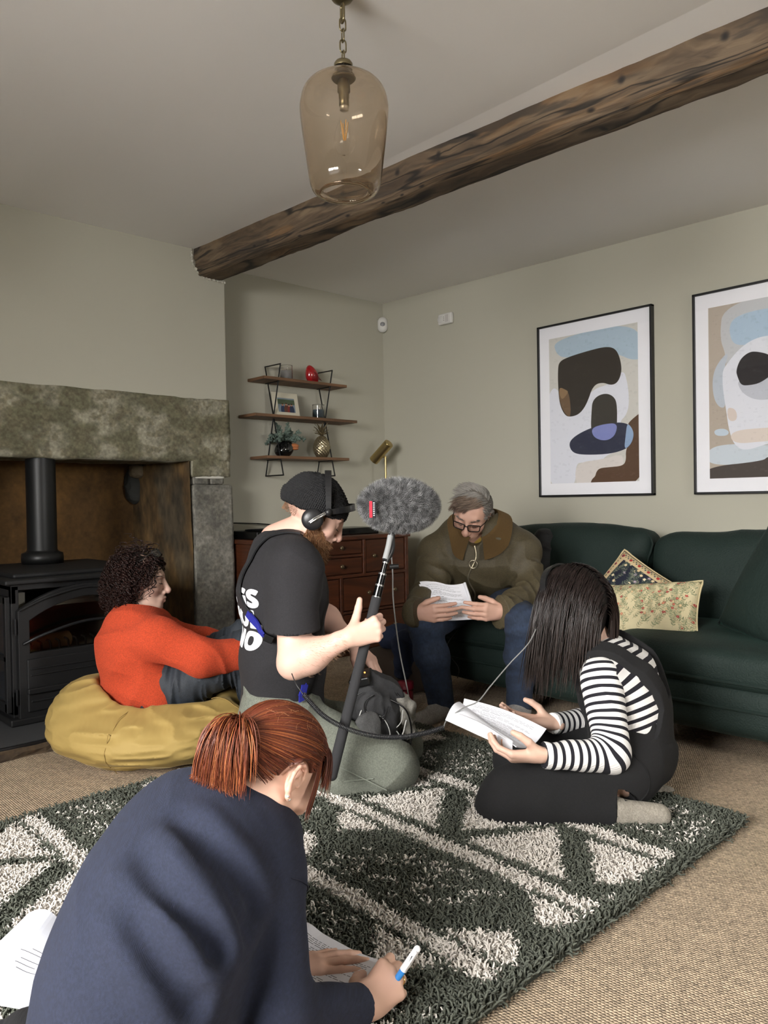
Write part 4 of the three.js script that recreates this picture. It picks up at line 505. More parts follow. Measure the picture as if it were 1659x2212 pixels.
// a person: joints in metres -> one continuous body, clothing and hair as children
const skinBump = greyTex(256, 256, (u, v) => fbm(u * 90, v * 90, 4, 2, 90, 90));
function boneList(J, inf, want) {                                 // capsules of the body, inflated by inf metres
  const side = nrm(sub(J.shL, J.shR)), L = [], w = J.build || 1, I = (r, e = inf) => r * w + e, up = nrm(sub(J.neck, J.pelvis));
  const aw = J.armW || 1, hipSide = nrm(sub(J.hipL, J.hipR));
  if (want.torso) { L.push([ecapF(J.pelvis, J.mid, I(0.118), I(0.104), hipSide, J.hipW || 1.32), 0.05], [ecapF(J.mid, J.chest, I(0.104), I(0.112), side, J.chestW || 1.36), 0.06], [ecapF(J.chest, mix(J.chest, J.neck, 0.6), I(0.112), I(0.07), side, 1.4), 0.06]); for (const k of ['L', 'R']) L.push([capF(mix(J.neck, J.chest, 0.35), J['sh' + k], I(0.058), I(0.055)), 0.05]); if (J.bust) for (const q of J.bust) L.push([sphF(...q), 0.05]); }
  for (const k of ['L', 'R']) if (want['arm' + k]) L.push([capF(J['sh' + k], J['el' + k], I(0.053) * aw, I(0.041) * aw), 0.035], [capF(J['el' + k], mix(J['el' + k], J['wr' + k], 0.3), I(0.041) * aw, I(0.043) * aw), 0.02], [capF(mix(J['el' + k], J['wr' + k], 0.3), J['wr' + k], I(0.043) * aw, I(0.026) * Math.sqrt(aw)), 0.03]);
  for (const k of ['L', 'R']) if (want['leg' + k]) L.push([capF(J['hip' + k], J['kn' + k], I(0.088), I(0.058)), 0.05], [capF(J['kn' + k], mix(J['kn' + k], J['an' + k], 0.35), I(0.056), I(0.056)), 0.03], [capF(mix(J['kn' + k], J['an' + k], 0.35), J['an' + k], I(0.056), I(0.038)), 0.03]);
  for (const k of ['L', 'R']) if (want['foot' + k]) L.push([capF(J['an' + k], J['toe' + k], I(0.037), I(0.026)), 0.03]);
  return L;
}
function torsoChain(J, inf, R, k = 1.32) { // one smooth trunk: sections along the bent spine, turning from hips to shoulders
  const c = new THREE.CatmullRomCurve3([J.pelvis, J.mid, J.chest, mix(J.chest, J.neck, 0.75)].map(p => V(...p))), n = 10, L = [], s0 = nrm(sub(J.hipL, J.hipR)), s1 = nrm(sub(J.shL, J.shR)), rad = t => { const x = t * (R.length - 1), i = Math.min(R.length - 2, Math.floor(x)); return lerp(R[i], R[i + 1], sstep(0, 1, x - i)) + inf; };
  for (let i = 0; i < n; i++) { const a = i / n, b = (i + 1) / n; L.push([ecapF(c.getPoint(a).toArray(), c.getPoint(b).toArray(), rad(a), rad(b), nrm(mix(s0, s1, (a + b) / 2)), k), i ? 0.11 : 0]); }
  for (const q of ['L', 'R']) L.push([capF(mix(J.neck, J.chest, 0.35), J['sh' + q], 0.056 + inf, 0.052 + inf), 0.06]);
  return L;
}
const ALL = { torso: 1, armL: 1, armR: 1, legL: 1, legR: 1, footL: 1, footR: 1 };
function person(J, o) {
  const P = thing('person', o.label, 'person');
  const M = frameOf(J.head, J.headF, J.headU, J.headS || 1); P.userData.category = 'person';
  const hf = inFrame(M, headF(o.head)), chin = V(0, -0.055, -0.012).applyMatrix4(M).toArray(), neckLow = add(J.neck, nrm(sub(J.neck, chin)), 0.03);
  const hands = {}; for (const k of ['L', 'R']) if (J['hand' + k]) { const h = J['hand' + k], m = frameOf(J['wr' + k], h.palm, h.dir, h.s || 1); const fn = handF(k === 'R' ? 1 : -1, h.pose); hands[k] = { f: inFrame(m, fn), m, fn }; }
  // frameOf puts palm on z and dir near y; its x = dir x palm, the thumb side of a right hand
  const bones = boneList(J, o.thin ?? -0.006, ALL); bones[0][1] = 0;
  bones.push([capF(chin, neckLow, (J.neckR || 0.053), (J.neckR || 0.053) * 1.08), 0.03], [hf, 0.012]); for (const k in hands) bones.push([hands[k].f, 0.012]);
  const F = uni(bones);
  const hb = boundsOf([V(0, 0.02, 0.005).applyMatrix4(M).toArray()], 0.152 * (J.headS || 1)), hbox = {}; for (const k in hands) hbox[k] = boundsOf([V(0, 0.075, 0.01).applyMatrix4(hands[k].m).toArray()], 0.125);
  const inside = (b, m) => (x, y, z) => x > b[0][0] + m && x < b[1][0] - m && y > b[0][1] + m && y < b[1][1] - m && z > b[0][2] + m && z < b[1][2] - m;
  const tests = [hb, ...Object.values(hbox)].map(b => inside(b, 0.012));
  const all = ['pelvis', 'mid', 'chest', 'neck', 'shL', 'shR', 'elL', 'elR', 'wrL', 'wrR', 'hipL', 'hipR', 'knL', 'knR', 'anL', 'anR', 'toeL', 'toeR'].map(k => J[k]);
  const [lo, hi] = boundsOf([...all, J.head], 0.19); const tone = (g, fn) => paint(g, fn || ((x, y, z) => { const n = 0.94 + 0.12 * fbm(x * 40, y * 40, z * 40, 2); return [n, n * (0.98 + 0.04 * noise3(x * 25, y * 25, z * 25)), n]; }));
  const inv = M.clone().invert(), face = (x, y, z) => { const q = V(x, y, z).applyMatrix4(inv); const n = 0.95 + 0.1 * fbm(x * 60, y * 60, z * 60, 2); let r = 1, g = 1, b = 1; const lip = sstep(0.026, 0.016, Math.hypot(q.x, 0)) * sstep(0.011, 0.006, Math.abs(q.y + 0.0625)) * sstep(0.086, 0.092, q.z); const ck = sstep(0.034, 0.0, Math.hypot(Math.abs(q.x) - 0.045, q.y + 0.022, q.z - 0.07)), ns = sstep(0.03, 0.0, Math.hypot(q.x, q.y + 0.025, q.z - 0.115)), ear = sstep(0.079, 0.087, Math.abs(q.x)); const red = 0.55 * lip + 0.22 * ck + 0.25 * ns + 0.25 * ear; g -= red * 0.42; b -= red * 0.4; r -= lip * 0.1; if (o.faceTint) [r, g, b] = o.faceTint(q, r, g, b); return [r * n, g * n, b * n]; };
  const geos = [tone(surface(F, lo, hi, 0.0105, { skip: (x, y, z) => tests.some(t => t(x, y, z)) }))];
  geos.push(tone(surface(F, hb[0], hb[1], o.headCell || 0.0032), face));
  for (const k in hands) geos.push(tone(surface(F, hbox[k][0], hbox[k][1], 0.0032, { skip: tests[0] })));
  const body = mesh('body', geos, pmat(o.skin, 0.52, { vertexColors: true, sheen: 0.25, sheenRoughness: 0.5, sheenColor: new THREE.Color().setRGB(0.6, 0.35, 0.28), bumpMap: skinBump, bumpScale: 0.0004 }), P);
  return { P, M, hf, hands, F, bounds: [lo, hi], at: (x, y, z) => V(x, y, z).applyMatrix4(M), dirOf: (x, y, z) => V(x, y, z).transformDirection(M) };
}
function garment(H, name, f, cell, m, pts, margin = 0.2, o = {}) { const [lo, hi] = boundsOf(pts, margin); const g = surface(f, lo, hi, cell, o); if (o.color) paint(g, o.color); if (o.uv) { const p = g.attributes.position, uv = g.attributes.uv; for (let i = 0; i < p.count; i++) uv.setXY(i, ...o.uv(p.getX(i), p.getY(i), p.getZ(i))); } return mesh(name, g, m, o.parent || H.P); }
// ---------- hair ----------
function strandGeo(list, sides = 3) {                             // list of { pts: [Vector3...], r: [r...], c: [r, g, b] }
  let nv = 0, ni = 0; for (const s of list) { nv += s.pts.length * sides; ni += (s.pts.length - 1) * sides * 6; }
  const pos = new Float32Array(nv * 3), nor = new Float32Array(nv * 3), col = new Float32Array(nv * 3), uv = new Float32Array(nv * 2), idx = new Uint32Array(ni); let v = 0, w = 0; const T = V(), N = V(), Bn = V(), A = V();
  for (const s of list) { const n = s.pts.length, v0 = v; N.set(0, 0, 0);
    for (let i = 0; i < n; i++) { T.copy(s.pts[Math.min(i + 1, n - 1)]).sub(s.pts[Math.max(i - 1, 0)]).normalize(); if (i === 0) { A.set(Math.abs(T.y) < 0.9 ? 0 : 1, Math.abs(T.y) < 0.9 ? 1 : 0, 0); N.crossVectors(T, A).normalize(); } else { N.addScaledVector(T, -N.dot(T)).normalize(); } Bn.crossVectors(T, N); const r = s.r[i];
      for (let k = 0; k < sides; k++) { const a = k / sides * 6.28318, c = Math.cos(a), q = Math.sin(a), nx = N.x * c + Bn.x * q, ny = N.y * c + Bn.y * q, nz = N.z * c + Bn.z * q; pos[v * 3] = s.pts[i].x + nx * r; pos[v * 3 + 1] = s.pts[i].y + ny * r; pos[v * 3 + 2] = s.pts[i].z + nz * r; nor[v * 3] = nx; nor[v * 3 + 1] = ny; nor[v * 3 + 2] = nz; const cc = s.c2 ? mix(s.c, s.c2, i / (n - 1)) : s.c; col.set(cc, v * 3); uv[v * 2] = k / sides; uv[v * 2 + 1] = i / n; v++; } }
    for (let i = 0; i + 1 < n; i++) for (let k = 0; k < sides; k++) { const a = v0 + i * sides + k, b = v0 + i * sides + (k + 1) % sides, c = a + sides, d = b + sides; idx[w++] = a; idx[w++] = b; idx[w++] = c; idx[w++] = b; idx[w++] = d; idx[w++] = c; } }
  const g = new THREE.BufferGeometry(); g.setAttribute('position', new THREE.BufferAttribute(pos, 3)); g.setAttribute('normal', new THREE.BufferAttribute(nor, 3)); g.setAttribute('color', new THREE.BufferAttribute(col, 3)); g.setAttribute('uv', new THREE.BufferAttribute(uv, 2)); g.setIndex(new THREE.BufferAttribute(idx, 1)); return g;
}
function pushOut(f, p, lift) { const d = f(p.x, p.y, p.z); if (d < lift) { const e = 0.002, gx = f(p.x + e, p.y, p.z) - f(p.x - e, p.y, p.z), gy = f(p.x, p.y + e, p.z) - f(p.x, p.y - e, p.z), gz = f(p.x, p.y, p.z + e) - f(p.x, p.y, p.z - e), l = Math.hypot(gx, gy, gz) || 1; p.x += gx / l * (lift - d); p.y += gy / l * (lift - d); p.z += gz / l * (lift - d); } return p; }
function grow(f, root, dir, n, step, flow, stiff, lift) { const pts = [root.clone()]; let d = dir.clone(), p = root.clone(); for (let i = 1; i < n; i++) { const w = flow(p, i / n, d); d.lerp(w, stiff).normalize(); p = p.clone().addScaledVector(d, step); pushOut(f, p, typeof lift === 'function' ? lift(i / n) : lift); pts.push(p); } return pts; }
const taper = (n, r, end = 0.35, start = 1) => Array.from({ length: n }, (_, i) => r * (i < n * 0.6 ? lerp(start, 1, Math.min(1, i / 2)) : lerp(1, end, (i / (n - 1) - 0.6) / 0.4)));
const hairMat = (rough = 0.42) => pmat(0xffffff, rough, { vertexColors: true, specularIntensity: 0.8 });
const roots = (H, n, seed, ok) => { const r = rng(seed), out = []; let guard = 0; while (out.length < n && guard++ < n * 40) { const a = r() * 6.2832, u = r() * 2 - 1, s = Math.sqrt(1 - u * u), l = V(s * Math.cos(a), u, s * Math.sin(a)); const q = V(l.x * 0.0745, 0.042 + l.y * 0.085, -0.014 + l.z * 0.096); if (ok(q, l)) { const w = q.clone().applyMatrix4(H.M), d = l.clone().transformDirection(H.M); pushOut(H.hf, w, 0.0); out.push({ w, d, q, l, k: r(), k2: r(), k3: r() }); } } return out; };
// ---------- joints of the five people, metres ----------
const JA = { pelvis: [-2.822, 0.247, -1.360], mid: [-2.846, 0.334, -1.335], chest: [-2.844, 0.421, -1.340], neck: [-2.859, 0.483, -1.354], head: [-2.878, 0.633, -1.367], headF: [0.607, -0.030, -0.794], headU: [-0.020, 1.000, 0.022], headS: 0.94, shR: [-2.648, 0.455, -1.316], elR: [-2.513, 0.384, -1.429], wrR: [-2.456, 0.381, -1.637], shL: [-2.965, 0.409, -1.489], elL: [-2.854, 0.352, -1.650], wrL: [-2.626, 0.362, -1.718], hipR: [-2.726, 0.226, -1.344], knR: [-2.491, 0.385, -1.614], anR: [-2.467, 0.046, -1.690], toeR: [-2.375, 0.034, -1.832], hipL: [-2.881, 0.196, -1.441], knL: [-2.677, 0.389, -1.723], anL: [-2.597, 0.038, -1.814], toeL: [-2.520, 0.020, -1.970], hipW: 1.25, chestW: 1.3 };
const JB = { pelvis: [-2.147, 0.222, -1.524], mid: [-2.147, 0.419, -1.528], chest: [-2.147, 0.648, -1.533], neck: [-2.155, 0.829, -1.543], head: [-2.062, 0.899, -1.601], headF: [0.512, -0.504, -0.695], headU: [0.342, 0.866, -0.365], headS: 1.0, shR: [-1.990, 0.740, -1.470], elR: [-1.921, 0.452, -1.405], wrR: [-1.775, 0.534, -1.504], shL: [-2.311, 0.732, -1.653], elL: [-2.280, 0.542, -1.770], wrL: [-2.044, 0.445, -1.756], hipR: [-2.088, 0.213, -1.440], knR: [-1.820, 0.077, -1.695], anR: [-2.104, 0.031, -1.419], toeR: [-2.185, 0.033, -1.304], hipL: [-2.215, 0.170, -1.597], knL: [-1.973, 0.068, -1.896], anL: [-2.254, 0.007, -1.551], toeL: [-2.355, 0.001, -1.443], chestW: 1.42 };
const JC = { pelvis: [-2.435, 0.464, -2.919], mid: [-2.400, 0.584, -2.872], chest: [-2.351, 0.697, -2.810], neck: [-2.322, 0.808, -2.784], head: [-2.307, 0.873, -2.714], headF: [0.338, -0.521, 0.783], headU: [0.420, 0.830, 0.366], headS: 1.02, shR: [-2.457, 0.694, -2.638], elR: [-2.386, 0.519, -2.505], wrR: [-2.283, 0.468, -2.307], shL: [-2.195, 0.705, -2.918], elL: [-2.070, 0.512, -2.843], wrL: [-2.021, 0.469, -2.572], hipR: [-2.495, 0.443, -2.855], knR: [-2.286, 0.407, -2.374], anR: [-2.259, 0.040, -2.439], toeR: [-2.237, 0.019, -2.272], hipL: [-2.373, 0.449, -2.985], knL: [-1.926, 0.427, -2.585], anL: [-2.012, 0.046, -2.659], toeL: [-1.956, 0.016, -2.499], build: 1.08 };
const JD = { pelvis: [-1.223, 0.171, -2.188], mid: [-1.241, 0.274, -2.201], chest: [-1.277, 0.376, -2.194], neck: [-1.327, 0.469, -2.157], head: [-1.379, 0.596, -2.120], headF: [-0.889, -0.451, -0.077], headU: [-0.431, 0.898, 0.086], headS: 0.96, shL: [-1.241, 0.408, -2.042], elL: [-1.160, 0.208, -1.963], wrL: [-1.273, 0.225, -1.785], shR: [-1.347, 0.385, -2.353], elR: [-1.422, 0.181, -2.298], wrR: [-1.454, 0.215, -2.088], hipL: [-1.186, 0.132, -2.065], knL: [-1.400, 0.066, -1.791], anL: [-1.162, 0.045, -1.957], toeL: [-1.058, 0.042, -2.040], hipR: [-1.300, 0.087, -2.279], knR: [-1.533, 0.085, -2.030], anR: [-1.224, 0.016, -2.213], toeR: [-1.149, 0.008, -2.263], build: 0.92, hipW: 1.3 };
const JE = { pelvis: [-1.076, 0.154, -0.471], mid: [-1.162, 0.264, -0.572], chest: [-1.255, 0.300, -0.693], neck: [-1.265, 0.326, -0.785], head: [-1.184, 0.445, -0.811], headF: [-0.025, -0.642, -0.766], headU: [-0.037, 0.720, -0.692], headS: 0.92, shR: [-1.112, 0.301, -0.744], elR: [-0.971, 0.147, -0.672], wrR: [-0.997, 0.076, -0.862], shL: [-1.470, 0.285, -0.814], elL: [-1.306, 0.130, -0.723], wrL: [-1.217, 0.049, -0.831], hipR: [-1.052, 0.181, -0.468], knR: [-1.086, 0.092, -0.605], anR: [-1.151, 0.085, -0.360], toeR: [-1.175, 0.088, -0.305], hipL: [-1.221, 0.115, -0.506], knL: [-1.264, 0.050, -0.707], anL: [-1.361, 0.045, -0.428], toeL: [-1.392, 0.044, -0.365], build: 0.93, hipW: 1.12 };
const RIGHT = [0.683, 0.000, -0.730], AWAY = [-0.730, 0.000, -0.683];
// ---------- people ----------
const knitBump = greyTex(256, 256, (u, v) => { const x = u * 32, y = v * 32; const s = Math.abs(((x % 1) - 0.5) * 2), t = ((y + s * 0.7) % 1 + 1) % 1; return clamp(0.35 + 0.5 * Math.sin(t * Math.PI) * (0.6 + 0.4 * (1 - s)) + 0.3 * (fbm(u * 50, v * 50, 3, 2, 50, 50) - 0.5), 0, 1); });
const weaveBump = greyTex(256, 256, (u, v) => 0.5 + 0.2 * Math.sin(u * 256 * 0.785 * 2) * Math.sin(v * 256 * 0.785 * 2) + 0.35 * (fbm(u * 60, v * 60, 8, 2, 60, 60) - 0.5));
const reps = (t, k) => { const c = t.clone(); c.repeat.set(k, k); c.needsUpdate = true; return c; };
const heather = (seed, amt) => greyTex(256, 256, (u, v) => clamp(0.86 + amt * (fbm(u * 70, v * 70, seed, 3, 70, 70) - 0.5), 0, 1));
const cloth = (r, g, b, rough = 0.9, bump = weaveBump, k = 5, bs = 0.0012, extra = {}) => { const c = heather(3 + k, 0.3); c.colorSpace = THREE.SRGBColorSpace; c.repeat.set(6.3, 6.3); return pmat(new THREE.Color().setRGB(r, g, b), rough, { bumpMap: reps(bump, k), bumpScale: bs, map: c, sheen: 0.35, sheenRoughness: 0.6, sheenColor: new THREE.Color().setRGB(Math.min(1, r * 1.5 + 0.02), Math.min(1, g * 1.5 + 0.02), Math.min(1, b * 1.5 + 0.02)), ...extra }); };
const D3 = (a, b, c) => nrm([a * RIGHT[0] + c * AWAY[0], b, a * RIGHT[2] + c * AWAY[2]]);   // directions right, up, away along the room's diagonal
const along = (p, n) => (x, y, z) => (x - p[0]) * n[0] + (y - p[1]) * n[1] + (z - p[2]) * n[2];
// folds: noise squeezed across n, drawn out along the cloth
const folds = (n, across, other, amp, seed) => { const m = nrm(cross(n, [0.31, 0.87, 0.39])), q = cross(n, m); return (x, y, z) => { const a = x * n[0] + y * n[1] + z * n[2], b = x * m[0] + y * m[1] + z * m[2], c = x * q[0] + y * q[1] + z * q[2]; const v = noise3(a * across + seed + 1.2 * noise3(b * other * 1.5, c * other * 1.5, seed), b * other, c * other); return amp * (Math.abs(v - 0.5) * 2 - 0.5); }; };
const withFolds = (f, ...w) => (x, y, z) => { let d = f(x, y, z); if (d > -0.05 && d < 0.05) for (const q of w) d += q(x, y, z); return d; };
const FIST = { curl: [[1.15, 1.5, 0.9], [1.2, 1.5, 0.9], [1.25, 1.5, 0.9], [1.3, 1.5, 0.9]], thumb: [[0.75, 0.55, 0.35], [0.85, 0.5, 0.2], [0.9, 0.45, 0.1]], spread: [0.02, 0, -0.02, -0.04] };
const REST = { curl: [[0.35, 0.45, 0.3], [0.4, 0.5, 0.3], [0.45, 0.5, 0.3], [0.5, 0.55, 0.35]], thumb: [[0.7, 0.6, 0.3], [0.5, 0.8, 0.25], [0.35, 0.9, 0.2]] };
const HOLD = { curl: [[0.25, 0.3, 0.2], [0.3, 0.35, 0.25], [0.35, 0.4, 0.25], [0.4, 0.45, 0.3]], thumb: [[0.5, 0.6, 0.6], [0.3, 0.9, 0.45], [0.2, 1, 0.25]], spread: [0.03, 0.0, -0.02, -0.05] };
const FLAT = { curl: [[0.06, 0.12, 0.1], [0.05, 0.12, 0.1], [0.06, 0.14, 0.1], [0.1, 0.16, 0.12]], thumb: [[0.8, 0.55, 0.15], [0.55, 0.8, 0.12], [0.4, 0.9, 0.1]], spread: [0.16, 0.04, -0.08, -0.2] };
const WRITE = { curl: [[0.42, 0.85, 0.5], [0.52, 0.98, 0.6], [0.62, 1.05, 0.6], [0.7, 1.05, 0.6]], thumb: [[0.5, 0.6, 0.6], [0.2, 0.8, 0.55], [0.0, 0.9, 0.4]], spread: [0.04, 0, -0.03, -0.06] };

function eyes(H, o = {}) { // eyeballs under lids, lash line
  const white = pmat(new THREE.Color().setRGB(0.6, 0.56, 0.52), 0.15), dark = mat(new THREE.Color().setRGB(0.02, 0.014, 0.01), 0.4);
  const lash = []; for (const s of [-1, 1]) { const P = []; for (let i = 0; i <= 8; i++) { const t = i / 8; const p = H.at(s * lerp(0.019, 0.0435, t), (o.y ?? 0.0055) - 0.003 * Math.sin(t * Math.PI) * (o.drop ?? 1), 0.094 - 0.012 * Math.abs(t - 0.42) * 1.6); pushOut(H.hf, p, 0.0004); P.push(p); } lash.push({ pts: P, r: P.map(() => 0.0011), c: [0.02, 0.013, 0.01] }); for (let i = 1; i < 9; i++) { const p = P[i], e = p.clone().add(H.dirOf(s * 0.35, -0.35, 0.8).multiplyScalar(0.007)); lash.push({ pts: [p, p.clone().lerp(e, 0.5), e], r: [0.0006, 0.0005, 0.0002], c: [0.015, 0.01, 0.008] }); } }
  mesh('eyelashes', strandGeo(lash, 4), hairMat(), H.P);
}
function specs(H, name, label, up, m, lensCol) { // spectacles in head space, shifted by up = [x, y, z] and tilted
  const g = new THREE.Group(); g.name = numbered(name); scene.add(g); tag(g, label, 'glasses'); const A = (x, y, z) => { const v = V(x, y, z); v.applyAxisAngle(V(1, 0, 0), up.tilt || 0); return H.at(v.x + up.o[0], v.y + up.o[1], v.z + up.o[2]); };
  const lens = pmat(new THREE.Color().setRGB(...lensCol), 0.03, { transmission: 1, thickness: 0 });
  for (const s of [-1, 1]) { const c = s * 0.034, w = 0.026, h = 0.016; const P = [[c - w, h * 0.7], [c - w * 0.8, h], [c + w * 0.8, h], [c + w, h * 0.7], [c + w * 0.92, -h * 0.7], [c + w * 0.6, -h], [c - w * 0.6, -h], [c - w * 0.92, -h * 0.7]].map(([x, y]) => A(x, y, 0.012 * (1 - Math.pow(Math.abs(x) / 0.06, 2)))); mesh('rim', tube(P, 0.0024, 60, 8, true, 0.3), m, g); const cen = A(c, 0, 0.009); const pos = [], idx = []; const curve = new THREE.CatmullRomCurve3(P, true, 'catmullrom', 0.3).getPoints(32); pos.push(...cen.toArray()); curve.forEach(p => pos.push(...p.toArray())); for (let i = 1; i <= 32; i++) idx.push(0, i, i + 1); const lg = new THREE.BufferGeometry(); lg.setAttribute('position', new THREE.Float32BufferAttribute(pos, 3)); lg.setIndex(idx); lg.computeVertexNormals(); mesh('lens', lg, lens, g);
    mesh('temple', tube([A(s * 0.0605, 0.01, 0.0), A(s * 0.073, 0.008, -0.04), A(s * 0.079, 0.004, -0.085), A(s * 0.078, -0.014, -0.112)], 0.0021, 30, 6), m, g); }
  mesh('bridge', tube([A(-0.009, 0.006, 0.012), A(0, 0.009, 0.014), A(0.009, 0.006, 0.012)], 0.0021, 12, 6), m, g); return g;
}
// ===== woman in the red jumper =====
let HA;
{
  const J = JA; J.handR = { dir: D3(0.9, 0, 0.4), palm: D3(-0.3, -0.2, 0.9), pose: REST }; J.handL = { dir: D3(0.9, 0, -0.4), palm: D3(-0.3, -0.2, -0.9), pose: REST };
  HA = person(J, { label: 'woman in an orange-red jumper sitting on the mustard bean bag, arms round her knees', skin: new THREE.Color().setRGB(0.60, 0.40, 0.32), head: { nose: 1.08, jaw: 0.94 } });
  const red = cloth(0.70, 0.078, 0.022, 0.95, knitBump, 9, 0.003, { sheen: 0.6 });
  const hemN = D3(0.55, -0.84, 0), hemP = add(JA.pelvis, D3(0.5, -0.8, 0), 0.12);
  const torso = boneList(J, 0.022, { torso: 1 }).slice(0, 5); torso[0][1] = 0; torso.push([capF(J.pelvis, mix(J.hipR, J.knR, 0.06), 0.115, 0.1), 0.05], [capF(J.pelvis, mix(J.hipL, J.knL, 0.06), 0.115, 0.1), 0.05]); let T = uni(torso);
  T = cutF(withFolds(T, folds(D3(0.2, 1, 0), 16, 4, 0.018, 3), folds(D3(0.8, -0.6, 0), 9, 3, 0.02, 7)), hemP, hemN);
  const arms = ['R', 'L'].map(k => { const f = uni([[capF(J['sh' + k], J['el' + k], 0.072, 0.062), 0], [capF(J['el' + k], J['wr' + k], 0.062, 0.058), 0.03]]); return cutF(withFolds(f, folds(D3(0.7, 0.5, 0), 15, 5, 0.016, 11)), add(J['wr' + k], sub(J['wr' + k], J['el' + k]), -0.02), nrm(sub(J['wr' + k], J['el' + k]))); });
  const neckCut = capF(add(J.neck, D3(0.1, 1, 0), 0.03), add(J.neck, D3(0.1, 1, 0), 0.14), 0.068, 0.09);
  const jump = (x, y, z) => { const d = smin(T(x, y, z), Math.min(arms[0](x, y, z), arms[1](x, y, z)), 0.028); return smax(d, -neckCut(x, y, z), 0.012); };
  garment(HA, 'jumper', jump, 0.0065, red, [J.pelvis, J.chest, J.neck, J.wrR, J.wrL, J.shR, J.shL, J.elR, J.elL], 0.17);
  // ribbed hem
  const ribDir = nrm(cross(hemN, D3(0, 0, 1))); const ribF = uni(torso), rib = (x, y, z) => { let d = ribF(x, y, z) - 0.004; const h = along(hemP, hemN)(x, y, z); d = Math.max(d, h - 0.004, -h - 0.055); if (d < 0.02 && d > -0.02) { const a = (x - hemP[0]) * ribDir[0] + (y - hemP[1]) * ribDir[1] + (z - hemP[2]) * ribDir[2] + 0.4 * ((x - hemP[0]) * AWAY[0] + (z - hemP[2]) * AWAY[2]); d += 0.0022 * Math.sin(a * 620); } return d; };
  garment(HA, 'ribbed_hem', rib, 0.0045, red, [hemP, J.pelvis], 0.22);
  const collar = (x, y, z) => { const n = D3(0.22, 0.97, 0), p = add(J.neck, n, 0.012), h = along(p, n)(x, y, z), a = [x - p[0] - n[0] * h, y - p[1] - n[1] * h, z - p[2] - n[2] * h], rr = Math.hypot(...a) - 0.066; return Math.hypot(rr, h * 0.55) - 0.0085; };
  garment(HA, 'collar', collar, 0.004, red, [J.neck], 0.11);
  const tr = boneList(J, 0.02, { legL: 1, legR: 1 }); tr[0][1] = 0; tr.push([ecapF(J.pelvis, mix(J.pelvis, J.mid, 0.4), 0.115, 0.105, nrm(sub(J.hipL, J.hipR)), 1.25), 0.05]); 
  const pl = (x, y, z) => { const u = x * RIGHT[0] + z * RIGHT[2]; const n = noise3(u * 48 + 1.5 * noise3(y * 9, u * 6, 2), y * 5, (x + z) * 4); return 0.019 * (Math.abs(n - 0.5) * 2 - 0.45); };
  const trous = withFolds(uni(tr), pl);
  garment(HA, 'trousers', trous, 0.0055, cloth(0.028, 0.036, 0.048, 0.7, weaveBump, 7, 0.0008), [J.pelvis, J.hipR, J.hipL, J.knR, J.knL, J.anR, J.anL], 0.15);
  for (const k of ['R', 'L']) garment(HA, 'sock', uni([[capF(J['an' + k], J['toe' + k], 0.043, 0.033), 0]]), 0.007, cloth(0.05, 0.05, 0.055), [J['an' + k], J['toe' + k]], 0.08);
  // curly dark bob
  const r = rng(31), list = [];
  const ok = q => { if (q.z > 0.058 && q.y < 0.10) return false; if (q.y < -0.045) return false; if (q.z > 0.02 && q.y < 0.03) return false; return true; };
  const capH = (x, y, z) => { const d = HA.hf(x, y, z) - 0.016; return d; }; const inv = HA.M.clone().invert(), hv = V();
  const cap = (x, y, z) => { hv.set(x, y, z).applyMatrix4(inv); const bob = ellF(0, 0.028, -0.026, 0.088, 0.108, 0.094)(hv.x, hv.y, hv.z) * 0.94; return smax(bob, Math.max((hv.z - 0.045 + clamp(0.09 - hv.y, 0, 0.2) * 0.34), -hv.y - 0.07), 0.012) + 0.012 * (noise3(x * 60, y * 60, z * 60) - 0.5); };
  garment(HA, 'hair', cap, 0.005, pmat(new THREE.Color().setRGB(0.012, 0.006, 0.005), 0.6), [HA.at(0, 0.02, -0.02).toArray()], 0.16);
  for (const o of roots(HA, 900, 5, ok)) { // curls hang down and out
    const n = 26, L = 0.07 + 0.045 * o.k, rad = 0.004 + 0.006 * o.k2, turns = 2.5 + 2.5 * o.k3, ph = o.k * 40, core = grow(cap, o.w.clone().addScaledVector(o.d, 0.012), o.d.clone().add(V(0, -0.6, 0)).normalize(), n, L / n, (p, t) => V(0, -1, 0).addScaledVector(o.d, 0.16 - 0.1 * t).add(HA.dirOf(0, 0, -1).multiplyScalar(o.l.z > 0 ? 0.8 : 0.1)), 0.13, 0.005);
    const pts = core.map((p, i) => { const t = i / (n - 1), a = ph + t * turns * 6.283, s = rad * Math.min(1, t * 3); return p.clone().addScaledVector(V(RIGHT[0], 0, RIGHT[2]), Math.cos(a) * s).addScaledVector(V(AWAY[0], 0, AWAY[2]), Math.sin(a) * s).add(V(0, Math.sin(a * 0.5) * s * 0.5, 0)); });
    const b = 0.5 + 0.9 * o.k3; list.push({ pts, r: taper(n, 0.0019, 0.3), c: [0.022 * b, 0.0095 * b, 0.0075 * b] });
  }
  mesh('hair_curls', strandGeo(list), hairMat(0.38), HA.P);
  // brow and closed lid line
  const brow = []; for (const s of [-1, 1]) for (let i = 0; i < 26; i++) { const t = i / 25, p = HA.at(s * lerp(0.014, 0.046, t), 0.031 + 0.006 * Math.sin(t * 2.4), lerp(0.094, 0.079, t)); pushOut(HA.hf, p, 0.0008); const e = p.clone().add(HA.dirOf(s * 0.8, 0.35, -0.2).multiplyScalar(0.008)); pushOut(HA.hf, e, 0.001); brow.push({ pts: [p, p.clone().lerp(e, 0.5), e], r: [0.0008, 0.0008, 0.0003], c: [0.03, 0.018, 0.012] }); }
  mesh('eyebrows', strandGeo(brow), hairMat(), HA.P);
}
eyes(HA, { y: 0.009 });
